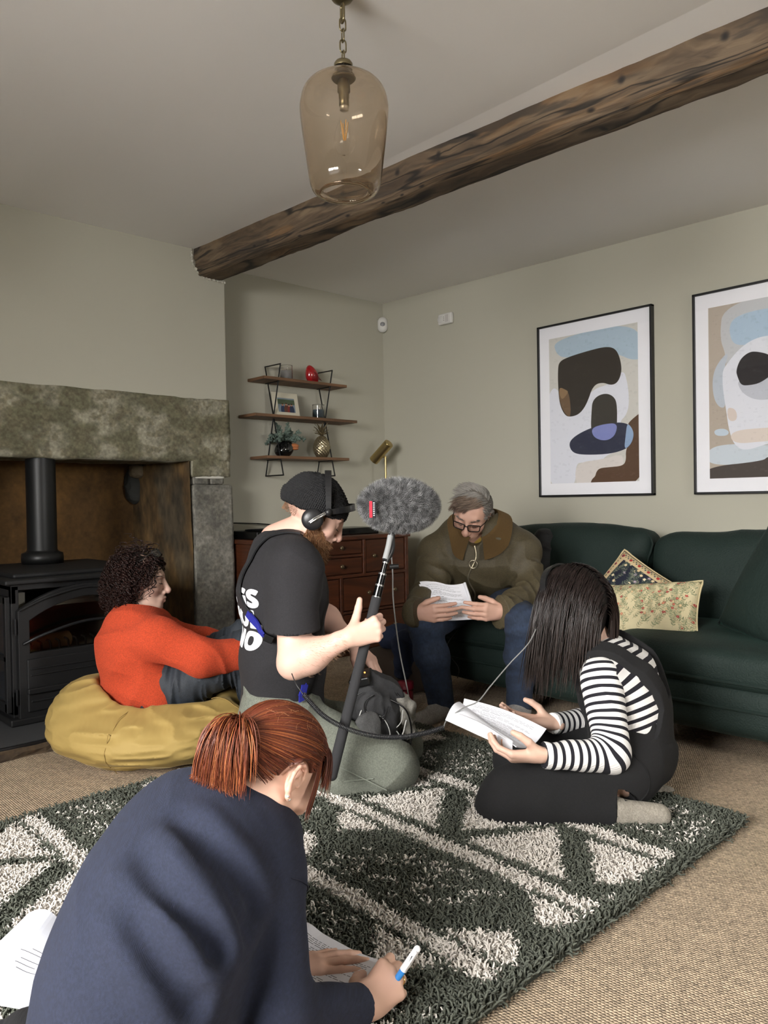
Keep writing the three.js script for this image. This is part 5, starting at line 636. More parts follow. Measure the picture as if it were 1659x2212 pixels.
specs(HA, 'spectacles', 'dark glasses pushed up into the curly-haired woman\'s hair', { o: [0, 0.13, 0.066], tilt: -0.6 }, mat(0x0a0807, 0.3), [0.5, 0.52, 0.55]);

// ===== bearded sound recordist =====
let HB;
{
  const J = JB; J.armW = 1.38; J.handR = { dir: D3(0.93, 0.28, 0.1), palm: D3(0.0, -0.05, 1), pose: FIST, s: 1.04 }; J.handL = { dir: D3(0.62, -0.55, -0.25), palm: D3(-0.55, -0.75, 0.2), pose: REST, s: 1.02 };
  HB = person(J, { label: 'bearded man in a black T-shirt and beanie kneeling with a boom pole', skin: new THREE.Color().setRGB(0.68, 0.43, 0.34), head: { nose: 0.97, jaw: 1.02 } });
  const black = cloth(0.019, 0.018, 0.021, 0.92, weaveBump, 9, 0.0006);
  const torso = boneList(J, 0.022, { torso: 1 }); torso[0][1] = 0; const hem = add(J.pelvis, [0, -1, 0], 0.1);
  let T = cutF(withFolds(uni(torso), folds(D3(0.25, 1, 0.1), 11, 3, 0.012, 5), folds(D3(0.7, -0.7, 0), 8, 2.5, 0.012, 9)), hem, [0, -1, 0]);
  const sl = ['R', 'L'].map(k => { const end = mix(J['sh' + k], J['el' + k], k === 'R' ? 0.66 : 0.6), d = nrm(sub(J['el' + k], J['sh' + k])), f = capF(J['sh' + k], add(end, d, 0.06), 0.08, 0.086); return cutF(withFolds(f, folds(D3(0.6, 0.75, 0), 13, 3.5, 0.016, 2)), end, k === 'R' ? D3(0.0, -1, 0.05) : d); });
  const neckCut = capF(add(J.neck, D3(0.3, 1, 0), 0.0), add(J.neck, D3(0.45, 1, 0), 0.14), 0.063, 0.085);
  const tee = (x, y, z) => smax(smin(T(x, y, z), Math.min(sl[0](x, y, z), sl[1](x, y, z)), 0.035), -neckCut(x, y, z), 0.008);
  garment(HB, 't_shirt', tee, 0.0065, black, [J.pelvis, J.chest, J.neck, J.shR, J.shL, J.elR, J.elL], 0.19);
  const tr = boneList(J, 0.026, { legL: 1, legR: 1 }); tr[0][1] = 0; tr.push([ecapF(J.pelvis, mix(J.pelvis, J.mid, 0.5), 0.135, 0.12, nrm(sub(J.hipL, J.hipR)), 1.3), 0.05], [capF(mix(J.hipR, J.knR, 0.5), mix(J.knR, J.anR, 0.35), 0.085, 0.07), 0.05]);
  const floorCut = [[0, 0.028, 0], [0, -1, 0]];
  const trous = cutF(withFolds(uni(tr), folds(D3(0.8, -0.5, 0.2), 8, 3, 0.03, 4), folds(D3(0.3, 0.9, 0), 14, 4, 0.014, 14)), ...floorCut);
  garment(HB, 'work_trousers', trous, 0.006, cloth(0.20, 0.215, 0.175, 0.9, weaveBump, 8, 0.001), [J.pelvis, J.hipR, J.hipL, J.knR, J.knL, J.anR, J.anL], 0.16);
  const seam = (pts) => { const P = pts.map(p => pushOut(trous, V(...p), 0.001)); return tube(P, 0.0018, 60, 6); };
  const kn = J.knR, hp = J.hipR, an = J.anR, near = D3(0, 0, -1);
  mesh('seam', [seam([0, 0.2, 0.4, 0.6, 0.8, 1].map(t => add(add(mix(hp, kn, t), near, 0.11), [0, 0.02 - 0.05 * t, 0]))), seam([0.1, 0.4, 0.7, 1].map(t => add(add(mix(kn, an, t), near, 0.09), [0, 0.01, 0])))], mat(new THREE.Color().setRGB(0.2, 0.22, 0.18), 0.9), HB.P);
  for (const k of ['R', 'L']) garment(HB, 'boot', cutF(uni([[capF(J['an' + k], J['toe' + k], 0.048, 0.036), 0]]), [0, 0.03, 0], [0, -1, 0]), 0.008, mat(0x15110e, 0.8), [J['an' + k], J['toe' + k]], 0.09);
  // rolled knit beanie
  const inv = HB.M.clone().invert(), hv = V(); const beanie = (x, y, z) => { hv.set(x, y, z).applyMatrix4(inv); const t = (hv.y - 0.015 - (hv.z) * 0.16); let d = ellF(0, 0.046, -0.018, 0.089, 0.098, 0.112)(hv.x, hv.y, hv.z); const rim = 0.007 * sstep(0.062, 0.05, t); d = smax(d - rim, -(t - 0.002), 0.012); if (d > -0.02 && d < 0.02) { const a = Math.atan2(hv.x, hv.z + 0.018); d += 0.0018 * Math.sin(a * 92) * (0.7 + 0.6 * noise3(hv.x * 90, hv.y * 140, hv.z * 90)) + 0.0016 * Math.sin(t * 900 + a * 6); d += 0.008 * (fbm(hv.x * 22, hv.y * 22, hv.z * 22, 2) - 0.5); } return d; };
  garment(HB, 'beanie', beanie, 0.0028, cloth(0.026, 0.026, 0.028, 0.97, knitBump, 14, 0.003), [HB.at(0, 0.05, -0.01).toArray()], 0.15);
  // beard, moustache, nape
  const r = rng(8), list = []; const put = (q, dirL, len, col, n = 6, rad = 0.0008, curl = 0.5) => { const p = HB.at(...q); pushOut(HB.hf, p, -0.001); const d = HB.dirOf(...dirL); const pts = [p.clone()]; let v = d.clone(); for (let i = 1; i < n; i++) { v.add(V(r() - 0.5, r() - 0.5, r() - 0.5).multiplyScalar(curl)).normalize(); const w = pts[i - 1].clone().addScaledVector(v, len / n); pushOut(HB.hf, w, 0.0006); pts.push(w); } list.push({ pts, r: taper(n, rad, 0.3), c: col }); };
  const invB = HB.M.clone().invert(); let made = 0, guard = 0;
  while (made < 6500 && guard++ < 60000) { const q0 = V(lerp(-0.085, 0.085, r()), lerp(-0.13, 0.02, r()), lerp(-0.01, 0.115, r())), w = q0.clone().applyMatrix4(HB.M); for (let k = 0; k < 3; k++) { const d = HB.hf(w.x, w.y, w.z), e = 0.002, g = V(HB.hf(w.x + e, w.y, w.z) - d, HB.hf(w.x, w.y + e, w.z) - d, HB.hf(w.x, w.y, w.z + e) - d).normalize(); w.addScaledVector(g, -d); } const q = w.clone().applyMatrix4(invB); if (q.z < 0.0 || q.y > lerp(0.012, -0.046, clamp((q.z - 0.012) / 0.062, 0, 1)) || Math.abs(q.x) > 0.073) continue; if (Math.abs(q.x) < 0.023 && q.y > -0.077 && q.z > 0.08) continue; made++; const h = clamp(-q.y / 0.1, 0, 1), sx = Math.sign(q.x) * Math.min(1, Math.abs(q.x) / 0.05), b = 0.55 + 0.8 * r(); put(q.toArray(), [sx * 0.55, -0.7 - 0.3 * h, 0.25 + 0.5 * clamp((q.z - 0.03) / 0.06, 0, 1)], 0.011 + 0.03 * h * h + 0.006 * r(), r() > 0.35 ? [0.21 * b, 0.094 * b, 0.04 * b] : [0.32 * b, 0.185 * b, 0.095 * b], 6, 0.0009, 0.65); }
  for (let i = 0; i < 420; i++) { const s = r() < 0.5 ? -1 : 1, t = r(); const b = 0.6 + 0.8 * r(); put([s * lerp(0.002, 0.026, t), -0.047 - 0.006 * r() - 0.006 * t, 0.101 - 0.012 * t], [s * 0.75, -0.45, 0.35], 0.012, [0.26 * b, 0.13 * b, 0.06 * b], 5, 0.0008); }
  for (let i = 0; i < 900; i++) { const s = r() < 0.5 ? -1 : 1, z = lerp(0.012, 0.035, r()), y = lerp(0.03, -0.05, r()); const b = 0.5 + r(); put([s * 0.068, y, z], [s * 0.3, -0.8, 0.4], 0.01, [0.2 * b, 0.095 * b, 0.045 * b], 4, 0.0008); }
  for (let i = 0; i < 2400; i++) { const a = (r() - 0.5) * 2.2 + Math.PI, y = lerp(0.03, -0.025, r()); const b = 0.5 + r(); put([Math.sin(a) * 0.07, y, -0.014 + Math.cos(a) * 0.09], [Math.sin(a) * 0.6, -0.7, Math.cos(a) * 0.7], 0.005, [0.30 * b, 0.17 * b, 0.10 * b], 3, 0.0004, 0.3); }
  mesh('beard', strandGeo(list), hairMat(0.5), HB.P);
  const arm = []; for (let i = 0; i < 700; i++) { const t = r(), a = r() * 6.28, p = V(...mix(J.elR, J.wrR, 0.1 + 0.85 * t)); const d = V(Math.cos(a), Math.sin(a) * 0.8, Math.sin(a + 1)).normalize(); p.addScaledVector(d, 0.02); pushOut(HB.F, p, -0.0005); const e = p.clone().addScaledVector(d, 0.006).add(V(...D3(0.9, -0.2, 0)).multiplyScalar(0.008)); arm.push({ pts: [p, p.clone().lerp(e, 0.5).addScaledVector(d, 0.001), e], r: [0.0002, 0.00017, 0.0001], c: [0.42, 0.25, 0.15] }); }
  mesh('arm_hair', strandGeo(arm), hairMat(0.6), HB.P);
  const brow = []; for (const s of [-1, 1]) for (let i = 0; i < 40; i++) { const t = r(), p = HB.at(s * lerp(0.012, 0.047, t), 0.031 + 0.007 * Math.sin(t * 2.4) + 0.004 * (r() - 0.5), lerp(0.095, 0.079, t)); pushOut(HB.hf, p, 0.0008); const e = p.clone().add(HB.dirOf(s * 0.8, 0.25, -0.1).multiplyScalar(0.008)); pushOut(HB.hf, e, 0.0014); brow.push({ pts: [p, p.clone().lerp(e, 0.5), e], r: [0.0008, 0.0008, 0.0003], c: [0.2, 0.1, 0.05] }); } mesh('eyebrows', strandGeo(brow), hairMat(), HB.P);
  eyes(HB, { y: 0.004, drop: 1.5 });
  HB.tee = tee;
}
// ===== seated man =====
let HC;
{
  const J = JC; J.handR = { dir: D3(0.78, 0.06, -0.5), palm: D3(0.5, 0.1, 0.85), pose: HOLD, s: 1.04 }; J.handL = { dir: D3(-0.82, 0.08, -0.45), palm: D3(-0.45, 0.1, 0.88), pose: HOLD, s: 1.04 };
  HC = person(J, { label: 'grey-haired man in an olive jacket and jeans reading a script on the sofa', skin: new THREE.Color().setRGB(0.56, 0.33, 0.25), head: { nose: 1.15, jaw: 1.06 } });
  const olive = cloth(0.098, 0.078, 0.040, 0.62, weaveBump, 6, 0.0008);
  const torso = boneList(J, 0.034, { torso: 1 }); torso[0][1] = 0; const hem = add(J.pelvis, [0, -1, 0], 0.02);
  const T = cutF(withFolds(uni(torso), folds(D3(0.1, 1, 0), 10, 3, 0.026, 6), folds(D3(0.9, 0.4, 0), 12, 3, 0.026, 19)), hem, [0, -1, 0]);
  const arms = ['R', 'L'].map(k => { const hd = J['hand' + k].dir, cuff = add(J['wr' + k], hd, 0.022), f = uni([[capF(J['sh' + k], J['el' + k], 0.07, 0.063), 0], [capF(J['el' + k], J['wr' + k], 0.063, 0.05), 0.03], [capF(J['wr' + k], add(J['wr' + k], hd, 0.06), 0.05, 0.048), 0.02]]); return cutF(withFolds(f, folds(nrm(sub(J['el' + k], J['sh' + k])), 17, 5, 0.03, 8), folds(nrm(sub(J['wr' + k], J['el' + k])), 20, 6, 0.012, 12)), cuff, hd); });
  const fw = D3(-0.3, -0.1, -0.9), neckCut = uni([[capF(add(J.neck, [0, 1, 0], 0.01), add(J.neck, [0, 1, 0], 0.16), 0.068, 0.095), 0], [capF(add(add(J.neck, fw, 0.05), [0, 1, 0], 0.0), add(add(J.neck, fw, 0.16), [0, 1, 0], -0.05), 0.045, 0.02), 0.03]]);
  const jac = (x, y, z) => smax(smin(T(x, y, z), Math.min(arms[0](x, y, z), arms[1](x, y, z)), 0.035), -neckCut(x, y, z), 0.008);
  garment(HC, 'jacket', jac, 0.0068, olive, [J.pelvis, J.chest, J.neck, J.wrR, J.wrL, J.shR, J.shL, J.elR, J.elL], 0.19);
  garment(HC, 't_shirt', cutF(uni([[ecapF(J.mid, J.chest, 0.12, 0.125, nrm(sub(J.shL, J.shR)), 1.3), 0], [capF(J.chest, J.neck, 0.11, 0.07), 0.05]]), add(J.neck, [0, 1, 0], 0.025), D3(-0.2, 0.9, -0.3)), 0.007, cloth(0.42, 0.27, 0.045, 0.9), [J.mid, J.chest, J.neck], 0.18);
  const under = uni([...torso, ...['R', 'L'].map(k => [capF(J['sh' + k], J['el' + k], 0.07, 0.063), 0.035])]);
  const cord = cloth(0.26, 0.15, 0.045, 0.95, knitBump, 8, 0.003);
  // two collar leaves folded out over the jacket
  const sd = nrm(sub(J.shL, J.shR)), upv = [0, 1, 0]; 
  for (const s of [-1, 1]) { const base = J.neck; const g = slab(20, 12, (u, v) => { const a = lerp(0.3, 2.7, u), ring = add(add(add(base, fw, Math.cos(a) * 0.07 + 0.012), sd, s * Math.sin(a) * 0.066), upv, 0.034 - 0.066 * Math.cos(a)); const out = nrm(add(add([0, 0, 0], fw, Math.cos(a)), sd, s * Math.sin(a) * 1.2)); const w = lerp(0.125, 0.05, sstep(0, 0.75, u)); const p = V(...add(add(ring, out, v * w * 0.7), upv, -v * w * 0.72 + 0.016 * Math.sin(v * Math.PI))); if (v > 0.12) { pushOut(under, p, 0.019); pushOut(under, p, 0.019); } return p.toArray(); }, s * 0.005); mesh('collar', g, cord, HC.P); }
  // zip
  const zp = []; for (let i = 0; i <= 14; i++) { const t = i / 14, c = mix(add(add(J.neck, fw, 0.14), upv, -0.06), add(add(J.pelvis, fw, 0.22), upv, 0.02), t); const p = V(...add(c, sd, 0.014 * Math.sin(t * 9))); for (let q = 0; q < 4; q++) { const d = jac(p.x, p.y, p.z); p.addScaledVector(V(...fw), -d * 0.7 + 0.001); } zp.push(p); }
  mesh('zip', tube(zp, 0.0045, 80, 6), mat(new THREE.Color().setRGB(0.45, 0.4, 0.28), 0.35, { metalness: 0.8 }), HC.P);
  const rp = zp[4]; const rgm = new THREE.TorusGeometry(0.018, 0.003, 10, 32); rgm.lookAt(V(...fw)); rgm.translate(rp.x + fw[0] * 0.008, rp.y, rp.z + fw[2] * 0.008); mesh('zip_ring', rgm, mat(new THREE.Color().setRGB(0.5, 0.45, 0.34), 0.3, { metalness: 0.9 }), HC.P);
  const denimT = colorTex(256, 256, (u, v) => { const d = 0.8 + 0.25 * Math.sin((u + v) * 256 * 0.9) * 0.3 + 0.35 * (fbm(u * 12, v * 12, 4, 4, 12, 12) - 0.5) + 0.25 * (fbm(u * 80, v * 30, 9, 2, 80, 30) - 0.5); return [46 * d, 60 * d, 84 * d]; }); denimT.repeat.set(5, 5);
  const tr = boneList(J, 0.008, { legL: 1, legR: 1 }); tr[0][1] = 0; tr.push([ecapF(J.pelvis, mix(J.pelvis, J.mid, 0.5), 0.14, 0.13, nrm(sub(J.hipL, J.hipR)), 1.3), 0.05]);
  const cutA = ['R', 'L'].map(k => { const d = nrm(sub(J['an' + k], J['kn' + k])); return [add(J['an' + k], d, 0.0), d]; }); const jn = withFolds(uni(tr), folds(D3(0.5, 0.8, 0), 12, 4, 0.01, 3), folds(D3(0.2, 1, 0), 22, 7, 0.006, 22));
  const jeans = (x, y, z) => { const d = jn(x, y, z); if (y > 0.16) return d; let c = 1e9; for (const [p, n] of cutA) c = Math.min(c, Math.hypot(x - p[0], z - p[2]) < 0.14 ? along(p, n)(x, y, z) : 1e9); return Math.max(d, c > 1e8 ? -1 : c); };
  garment(HC, 'jeans', jeans, 0.0065, mat(0xffffff, 0.9, { map: denimT, bumpMap: denimT, bumpScale: 0.001 }), [J.pelvis, J.hipR, J.hipL, J.knR, J.knL, J.anR, J.anL], 0.16);
  for (const k of ['R', 'L']) garment(HC, 'sock', cutF(withFolds(uni([[capF(add(J['an' + k], [0, 1, 0], 0.05), add(J['an' + k], [0, 1, 0], -0.01), 0.046, 0.045), 0], [capF(J['an' + k], J['toe' + k], 0.042, 0.038), 0.03]]), folds(D3(0.7, 0.6, 0), 30, 9, 0.005, 4)), [0, 0.002, 0], [0, -1, 0]), 0.006, cloth(0.42, 0.40, 0.38, 0.95, knitBump, 10, 0.002), [J['an' + k], J['toe' + k]], 0.09);
  // short swept grey hair
  const list = [], r = rng(12); const ok = q => { if (q.y < -0.03) return false; if (q.z > 0.05 && q.y < 0.088) return false; if (q.z > 0.012 && q.y < 0.028) return false; if (Math.abs(q.x) > 0.06 && Math.abs(q.z) < 0.03 && q.y < 0.035) return false; return true; };
  for (const o of roots(HC, 3600, 15, ok)) { const top = o.q.y > 0.085, n = 9, L = top ? 0.036 + 0.034 * o.k : 0.016 + 0.02 * o.k; const fl = top ? HC.dirOf(-0.75, -0.12 - 0.1 * o.k2, 0.5 - (o.q.z < 0 ? 0.9 : 0)) : HC.dirOf(o.l.x * 0.2, -0.7, -0.6); const pts = grow(HC.hf, o.w, fl.clone().addScaledVector(o.d, 0.35).normalize(), n, L / n, (p, t) => fl.clone().addScaledVector(o.d, 0.12 * (1 - t)), 0.35, t => 0.003 + (top ? 0.005 * Math.sin(t * 2.6) : 0.002) * (0.5 + o.k3)); const b = 0.6 + 0.8 * o.k3; const g = top && o.q.z > 0.02 ? [0.17 * b, 0.125 * b, 0.095 * b] : [0.24 * b, 0.225 * b, 0.205 * b]; list.push({ pts, r: taper(n, 0.0011, 0.3), c: g }); }
  for (let i = 0; i < 150; i++) { const p0 = HC.at(lerp(-0.06, 0.02, r()), 0.108 - 0.02 * r(), 0.058 + 0.012 * r()); pushOut(HC.hf, p0, 0.006); const b = 0.6 + 0.7 * r(), pts = grow(HC.hf, p0, HC.dirOf(-0.5, 0.2, 0.8), 10, 0.0062, (p, t) => HC.dirOf(-0.45 - 0.2 * r(), -0.9, 0.12), 0.3, 0.006); list.push({ pts, r: taper(10, 0.0011, 0.25), c: [0.15 * b, 0.1 * b, 0.075 * b] }); }
  const inv = HC.M.clone().invert(), hv = V(); garment(HC, 'hair', (x, y, z) => { const d = HC.hf(x, y, z) - 0.0035; hv.set(x, y, z).applyMatrix4(inv); return Math.max(d, (hv.z - 0.05 + clamp(0.1 - hv.y, 0, 0.3) * 0.75), -hv.y - 0.01); }, 0.004, mat(new THREE.Color().setRGB(0.12, 0.105, 0.09), 0.7), [HC.at(0, 0.04, -0.01).toArray()], 0.14);
  mesh('hair_strands', strandGeo(list), hairMat(0.45), HC.P); eyes(HC, { y: 0.005, drop: 1.4 });
  const brow = []; for (const s of [-1, 1]) for (let i = 0; i < 44; i++) { const t = r(), p = HC.at(s * lerp(0.012, 0.048, t), 0.032 + 0.006 * Math.sin(t * 2.4) + 0.005 * (r() - 0.5), lerp(0.095, 0.079, t)); pushOut(HC.hf, p, 0.0008); const e = p.clone().add(HC.dirOf(s * 0.8, 0.1, 0.2).multiplyScalar(0.009)); pushOut(HC.hf, e, 0.0018); brow.push({ pts: [p, p.clone().lerp(e, 0.5), e], r: [0.0009, 0.0009, 0.0003], c: [0.16, 0.14, 0.12] }); } mesh('eyebrows', strandGeo(brow), hairMat(), HC.P);
  HC.jac = jac; HC.fw = fw;
}
specs(HC, 'spectacles', 'dark rectangular reading glasses on the grey-haired man', { o: [0, 0.008, 0.102], tilt: 0.06 }, mat(0x060606, 0.25), [0.93, 0.93, 0.93]);
// ===== woman in the striped top and black dungarees =====
let HD;
{
  const J = JD; J.handL = { dir: D3(-0.95, 0.1, 0.25), palm: D3(0, 0.8, 0.6), pose: { ...HOLD, curl: [[0.5, 0.5, 0.3], [0.55, 0.55, 0.3], [0.6, 0.6, 0.3], [0.65, 0.6, 0.35]], thumb: [[0.75, 0.5, 0.4], [0.35, 0.75, 0.55], [0.1, 0.85, 0.5]] }, s: 0.95 }; J.handR = { dir: D3(-0.95, 0.05, 0.1), palm: D3(0.05, 0.9, -0.3), pose: HOLD, s: 0.95 };
  HD = person(J, { label: 'dark-haired woman in a striped top and black dungarees kneeling on the rug', skin: new THREE.Color().setRGB(0.66, 0.43, 0.33), head: { jaw: 0.94 } });
  const stripeT = (w) => { const t = colorTex(8, 256, (u, v) => { const a = v < w ? 1 : 0; return a ? [232, 230, 228] : [22, 21, 30]; }); return t; };
  const ribB = greyTex(64, 8, (u) => 0.5 + 0.5 * Math.cos(u * 6.283 * 4)); ribB.repeat.set(60, 1);
  const stripe = pmat(0xffffff, 0.92, { map: stripeT(0.58), bumpMap: ribB, bumpScale: 0.0006, sheen: 0.2 }), PER = 0.0248;
  for (const k of ['L', 'R']) { const a = J['sh' + k], b = J['el' + k], c = J['wr' + k], L1 = Math.hypot(...sub(b, a)), L2 = Math.hypot(...sub(c, b)), d1 = nrm(sub(b, a)), d2 = nrm(sub(c, b)), c1 = capF(a, b, 0, 0), c2 = capF(b, c, 0, 0);
    const f = withFolds(uni([[capF(a, b, 0.06, 0.049), 0], [capF(b, c, 0.049, 0.034), 0.022]]), folds(nrm(add(d1, d2)), 22, 7, 0.007, 5)); 
    garment(HD, 'sleeve', cutF(f, add(c, d2, -0.004), d2), 0.0042, stripe, [a, b, c], 0.08, { uv: (x, y, z) => { const p = [x, y, z], e1 = c1(x, y, z) + 1e-3, e2 = c2(x, y, z) + 1e-3, w1 = 1 / (e1 * e1 * e1 * e1), w2 = 1 / (e2 * e2 * e2 * e2), s1 = dot(sub(p, a), d1), s2 = L1 + dot(sub(p, b), d2); return [x * 0.6 + z * 0.8 + y * 0.1, (w1 * s1 + w2 * s2) / (w1 + w2) / PER]; } }); }
  const up = nrm(sub(J.neck, J.pelvis)), side0 = nrm(sub(J.shL, J.shR)), fwd = nrm(cross(side0, up)), side = nrm(cross(up, fwd)), Lt = Math.hypot(...sub(J.neck, J.pelvis));
  const tc = (x, y, z) => { const p = sub([x, y, z], J.pelvis), h = dot(p, up), t = clamp(h / Lt, -0.5, 1.2), sp = t < 0.4 ? mix(J.pelvis, J.mid, t / 0.4) : t < 0.75 ? mix(J.mid, J.chest, (t - 0.4) / 0.35) : mix(J.chest, J.neck, (t - 0.75) / 0.25), q = sub([x, y, z], sp); return [h, dot(q, side), dot(q, fwd)]; };
  const tb = inf => { const l = boneList(J, inf, { torso: 1 }); l[0][1] = 0; return l; };
  const neckCut = capF(add(J.neck, up, 0.02), add(J.neck, up, 0.14), 0.058, 0.08);
  const shirt = withFolds(uni(tb(0.004)), folds(up, 20, 6, 0.008, 3)); const shirtF = (x, y, z) => smax(smax(shirt(x, y, z), -neckCut(x, y, z), 0.008), -(along(add(J.pelvis, up, 0.02), up)(x, y, z)), 0.005);
  garment(HD, 'striped_top', shirtF, 0.0045, stripe, [J.mid, J.chest, J.neck, J.shL, J.shR], 0.16, { uv: (x, y, z) => { const [h, a, b] = tc(x, y, z); return [a + b, (h - 0.06 * Math.abs(a) * 4 * sstep(0.2, 0.35, h) + 0.5 * b * sstep(0.1, 0.3, h)) / PER]; } });
  const black = cloth(0.0085, 0.0085, 0.0095, 0.93, weaveBump, 9, 0.0008);
  const dung0 = withFolds(uni(tb(0.02)), folds(D3(0.5, 0.8, 0), 9, 3, 0.01, 8));
  const region = (x, y, z) => { const [h, a, b] = tc(x, y, z), t = h / Lt; const aa = Math.abs(a), waist = h - Lt * lerp(0.36, 0.10, sstep(0.055, 0.12, aa)); const st = Math.abs(aa - lerp(0.045, 0.116, sstep(0.2, 0.95, t))) - 0.029; const strap = Math.max(st, t > 1.12 ? 1 : -1); const bib = b > 0.02 ? Math.max(aa - 0.1, h - Lt * 0.82) : 1; return Math.min(waist, strap, bib); };
  const dung = (x, y, z) => smax(smax(dung0(x, y, z), region(x, y, z), 0.006), -neckCut(x, y, z), 0.006);
  garment(HD, 'dungaree_bib', dung, 0.0048, black, [J.pelvis, J.mid, J.chest, J.neck, J.shL, J.shR], 0.17);
  const tr = boneList(J, 0.02, { legL: 1, legR: 1 }); tr[0][1] = 0; tr.push([ecapF(J.pelvis, mix(J.pelvis, J.mid, 0.45), 0.135, 0.12, side, 1.25), 0.05], [capF(mix(J.hipL, J.knL, 0.2), J.knL, 0.095, 0.078), 0.04], [capF(mix(J.hipR, J.knR, 0.2), J.knR, 0.095, 0.078), 0.04]);
  const trous = cutF(withFolds(uni(tr), folds(D3(0.3, 0.9, 0), 7, 2.5, 0.014, 6), folds(D3(0.9, 0.4, 0), 7, 3, 0.012, 16)), [0, 0.028, 0], [0, -1, 0]);
  const hems = ['L', 'R'].map(k => { const d = nrm(sub(J['an' + k], J['kn' + k])); return [add(J['an' + k], d, 0.012), d]; });
  garment(HD, 'dungaree_legs', (x, y, z) => { const d = trous(x, y, z); if (y > 0.15) return d; let c = -1; for (const [p, n] of hems) if (Math.hypot(x - p[0], y - p[1], z - p[2]) < 0.075) c = Math.max(c, along(p, n)(x, y, z)); return Math.max(d, c); }, 0.006, black, [J.pelvis, J.hipL, J.hipR, J.knL, J.knR, J.anL, J.anR], 0.16);
  // pocket seam on the near thigh
  const near = D3(0.1, 0, -1); const sp = [[0.0, 0.03], [0.03, -0.02], [0.03, -0.07], [0.0, -0.1], [-0.05, -0.1]].map(([a, b]) => pushOut(trous, V(...add(add(add(mix(J.hipL, J.pelvis, 0.4), near, 0.13), D3(1, 0, 0), a - 0.03), [0, 1, 0], b + 0.03)), 0.001)); mesh('pocket_seam', tube(sp, 0.0025, 40, 6), black, HD.P);
  for (const k of ['L', 'R']) garment(HD, 'sock', cutF(withFolds(uni([[capF(add(J['an' + k], sub(J['kn' + k], J['an' + k]), 0.35), J['an' + k], 0.039, 0.039), 0], [capF(J['an' + k], J['toe' + k], 0.04, 0.032), 0.03]]), folds(D3(1, 0.3, 0), 30, 8, 0.006, 4)), [0, 0.03, 0], [0, -1, 0]), 0.005, cloth(0.46, 0.42, 0.35, 0.95, knitBump, 10, 0.002), [J['an' + k], J['toe' + k]], 0.09);
  // straight dark bob
  const inv = HD.M.clone().invert(), hv = V(), bot = HD.at(0, 0.0, -0.035).toArray(), down = D3(-0.12, -1, 0.0);
  const vol0 = uni([[inFrame(HD.M, ellF(0, 0.04, -0.014, 0.088, 0.1, 0.112)), 0], [ecapF(bot, add(bot, down, 0.155), 0.08, 0.074, D3(0.75, 0, 0.66), 1.12), 0.06]]);
  const faceCut = capF(HD.at(0, -0.02, 0.1).toArray(), add(HD.at(0, -0.03, 0.1).toArray(), down, 0.2), 0.07, 0.08);
  const endP = add(bot, down, 0.165); const vol = (x, y, z) => smax(smax(vol0(x, y, z), along(endP, nrm(add(down, D3(-0.35, 0, 0))))(x, y, z), 0.02), -faceCut(x, y, z), 0.015);
  const hg = garment(HD, 'hair', (x, y, z) => vol(x, y, z) + 0.005, 0.005, pmat(new THREE.Color().setRGB(0.007, 0.005, 0.005), 0.5), [HD.at(0, 0.05, 0).toArray(), endP], 0.15);
  const list = [], ok = (q, l) => q.y > -0.03 && !(q.z > 0.065 && q.y < 0.09) && !(q.z > 0.03 && q.y < 0.03); const fl = V(...down);
  for (const o of roots(HD, 2600, 44, ok)) { const n = 20, L = (o.q.y > 0.06 ? 0.31 : 0.25) * (0.88 + 0.2 * o.k), part = HD.dirOf(o.q.x < 0.0 ? -1 : 1, -0.1, o.q.z > 0.03 ? -0.5 : 0); const lift = 0.0004 + 0.005 * o.k2; const pts = grow(vol, pushOut(vol, o.w.clone(), lift), part, n, L / n, (p, t) => fl.clone().addScaledVector(part, Math.max(0, 0.75 - 3.2 * t)).add(V((o.k3 - 0.5) * 0.12, 0, (o.k - 0.5) * 0.12)), 0.4, lift); const b = 0.5 + 1.0 * o.k3; list.push({ pts, r: taper(n, 0.0013, 0.3), c: [0.016 * b, 0.0105 * b, 0.0095 * b], c2: [0.03 * b, 0.019 * b, 0.015 * b] }); }
  mesh('hair_strands', strandGeo(list), hairMat(0.34), HD.P); HD.hairVol = vol;
}
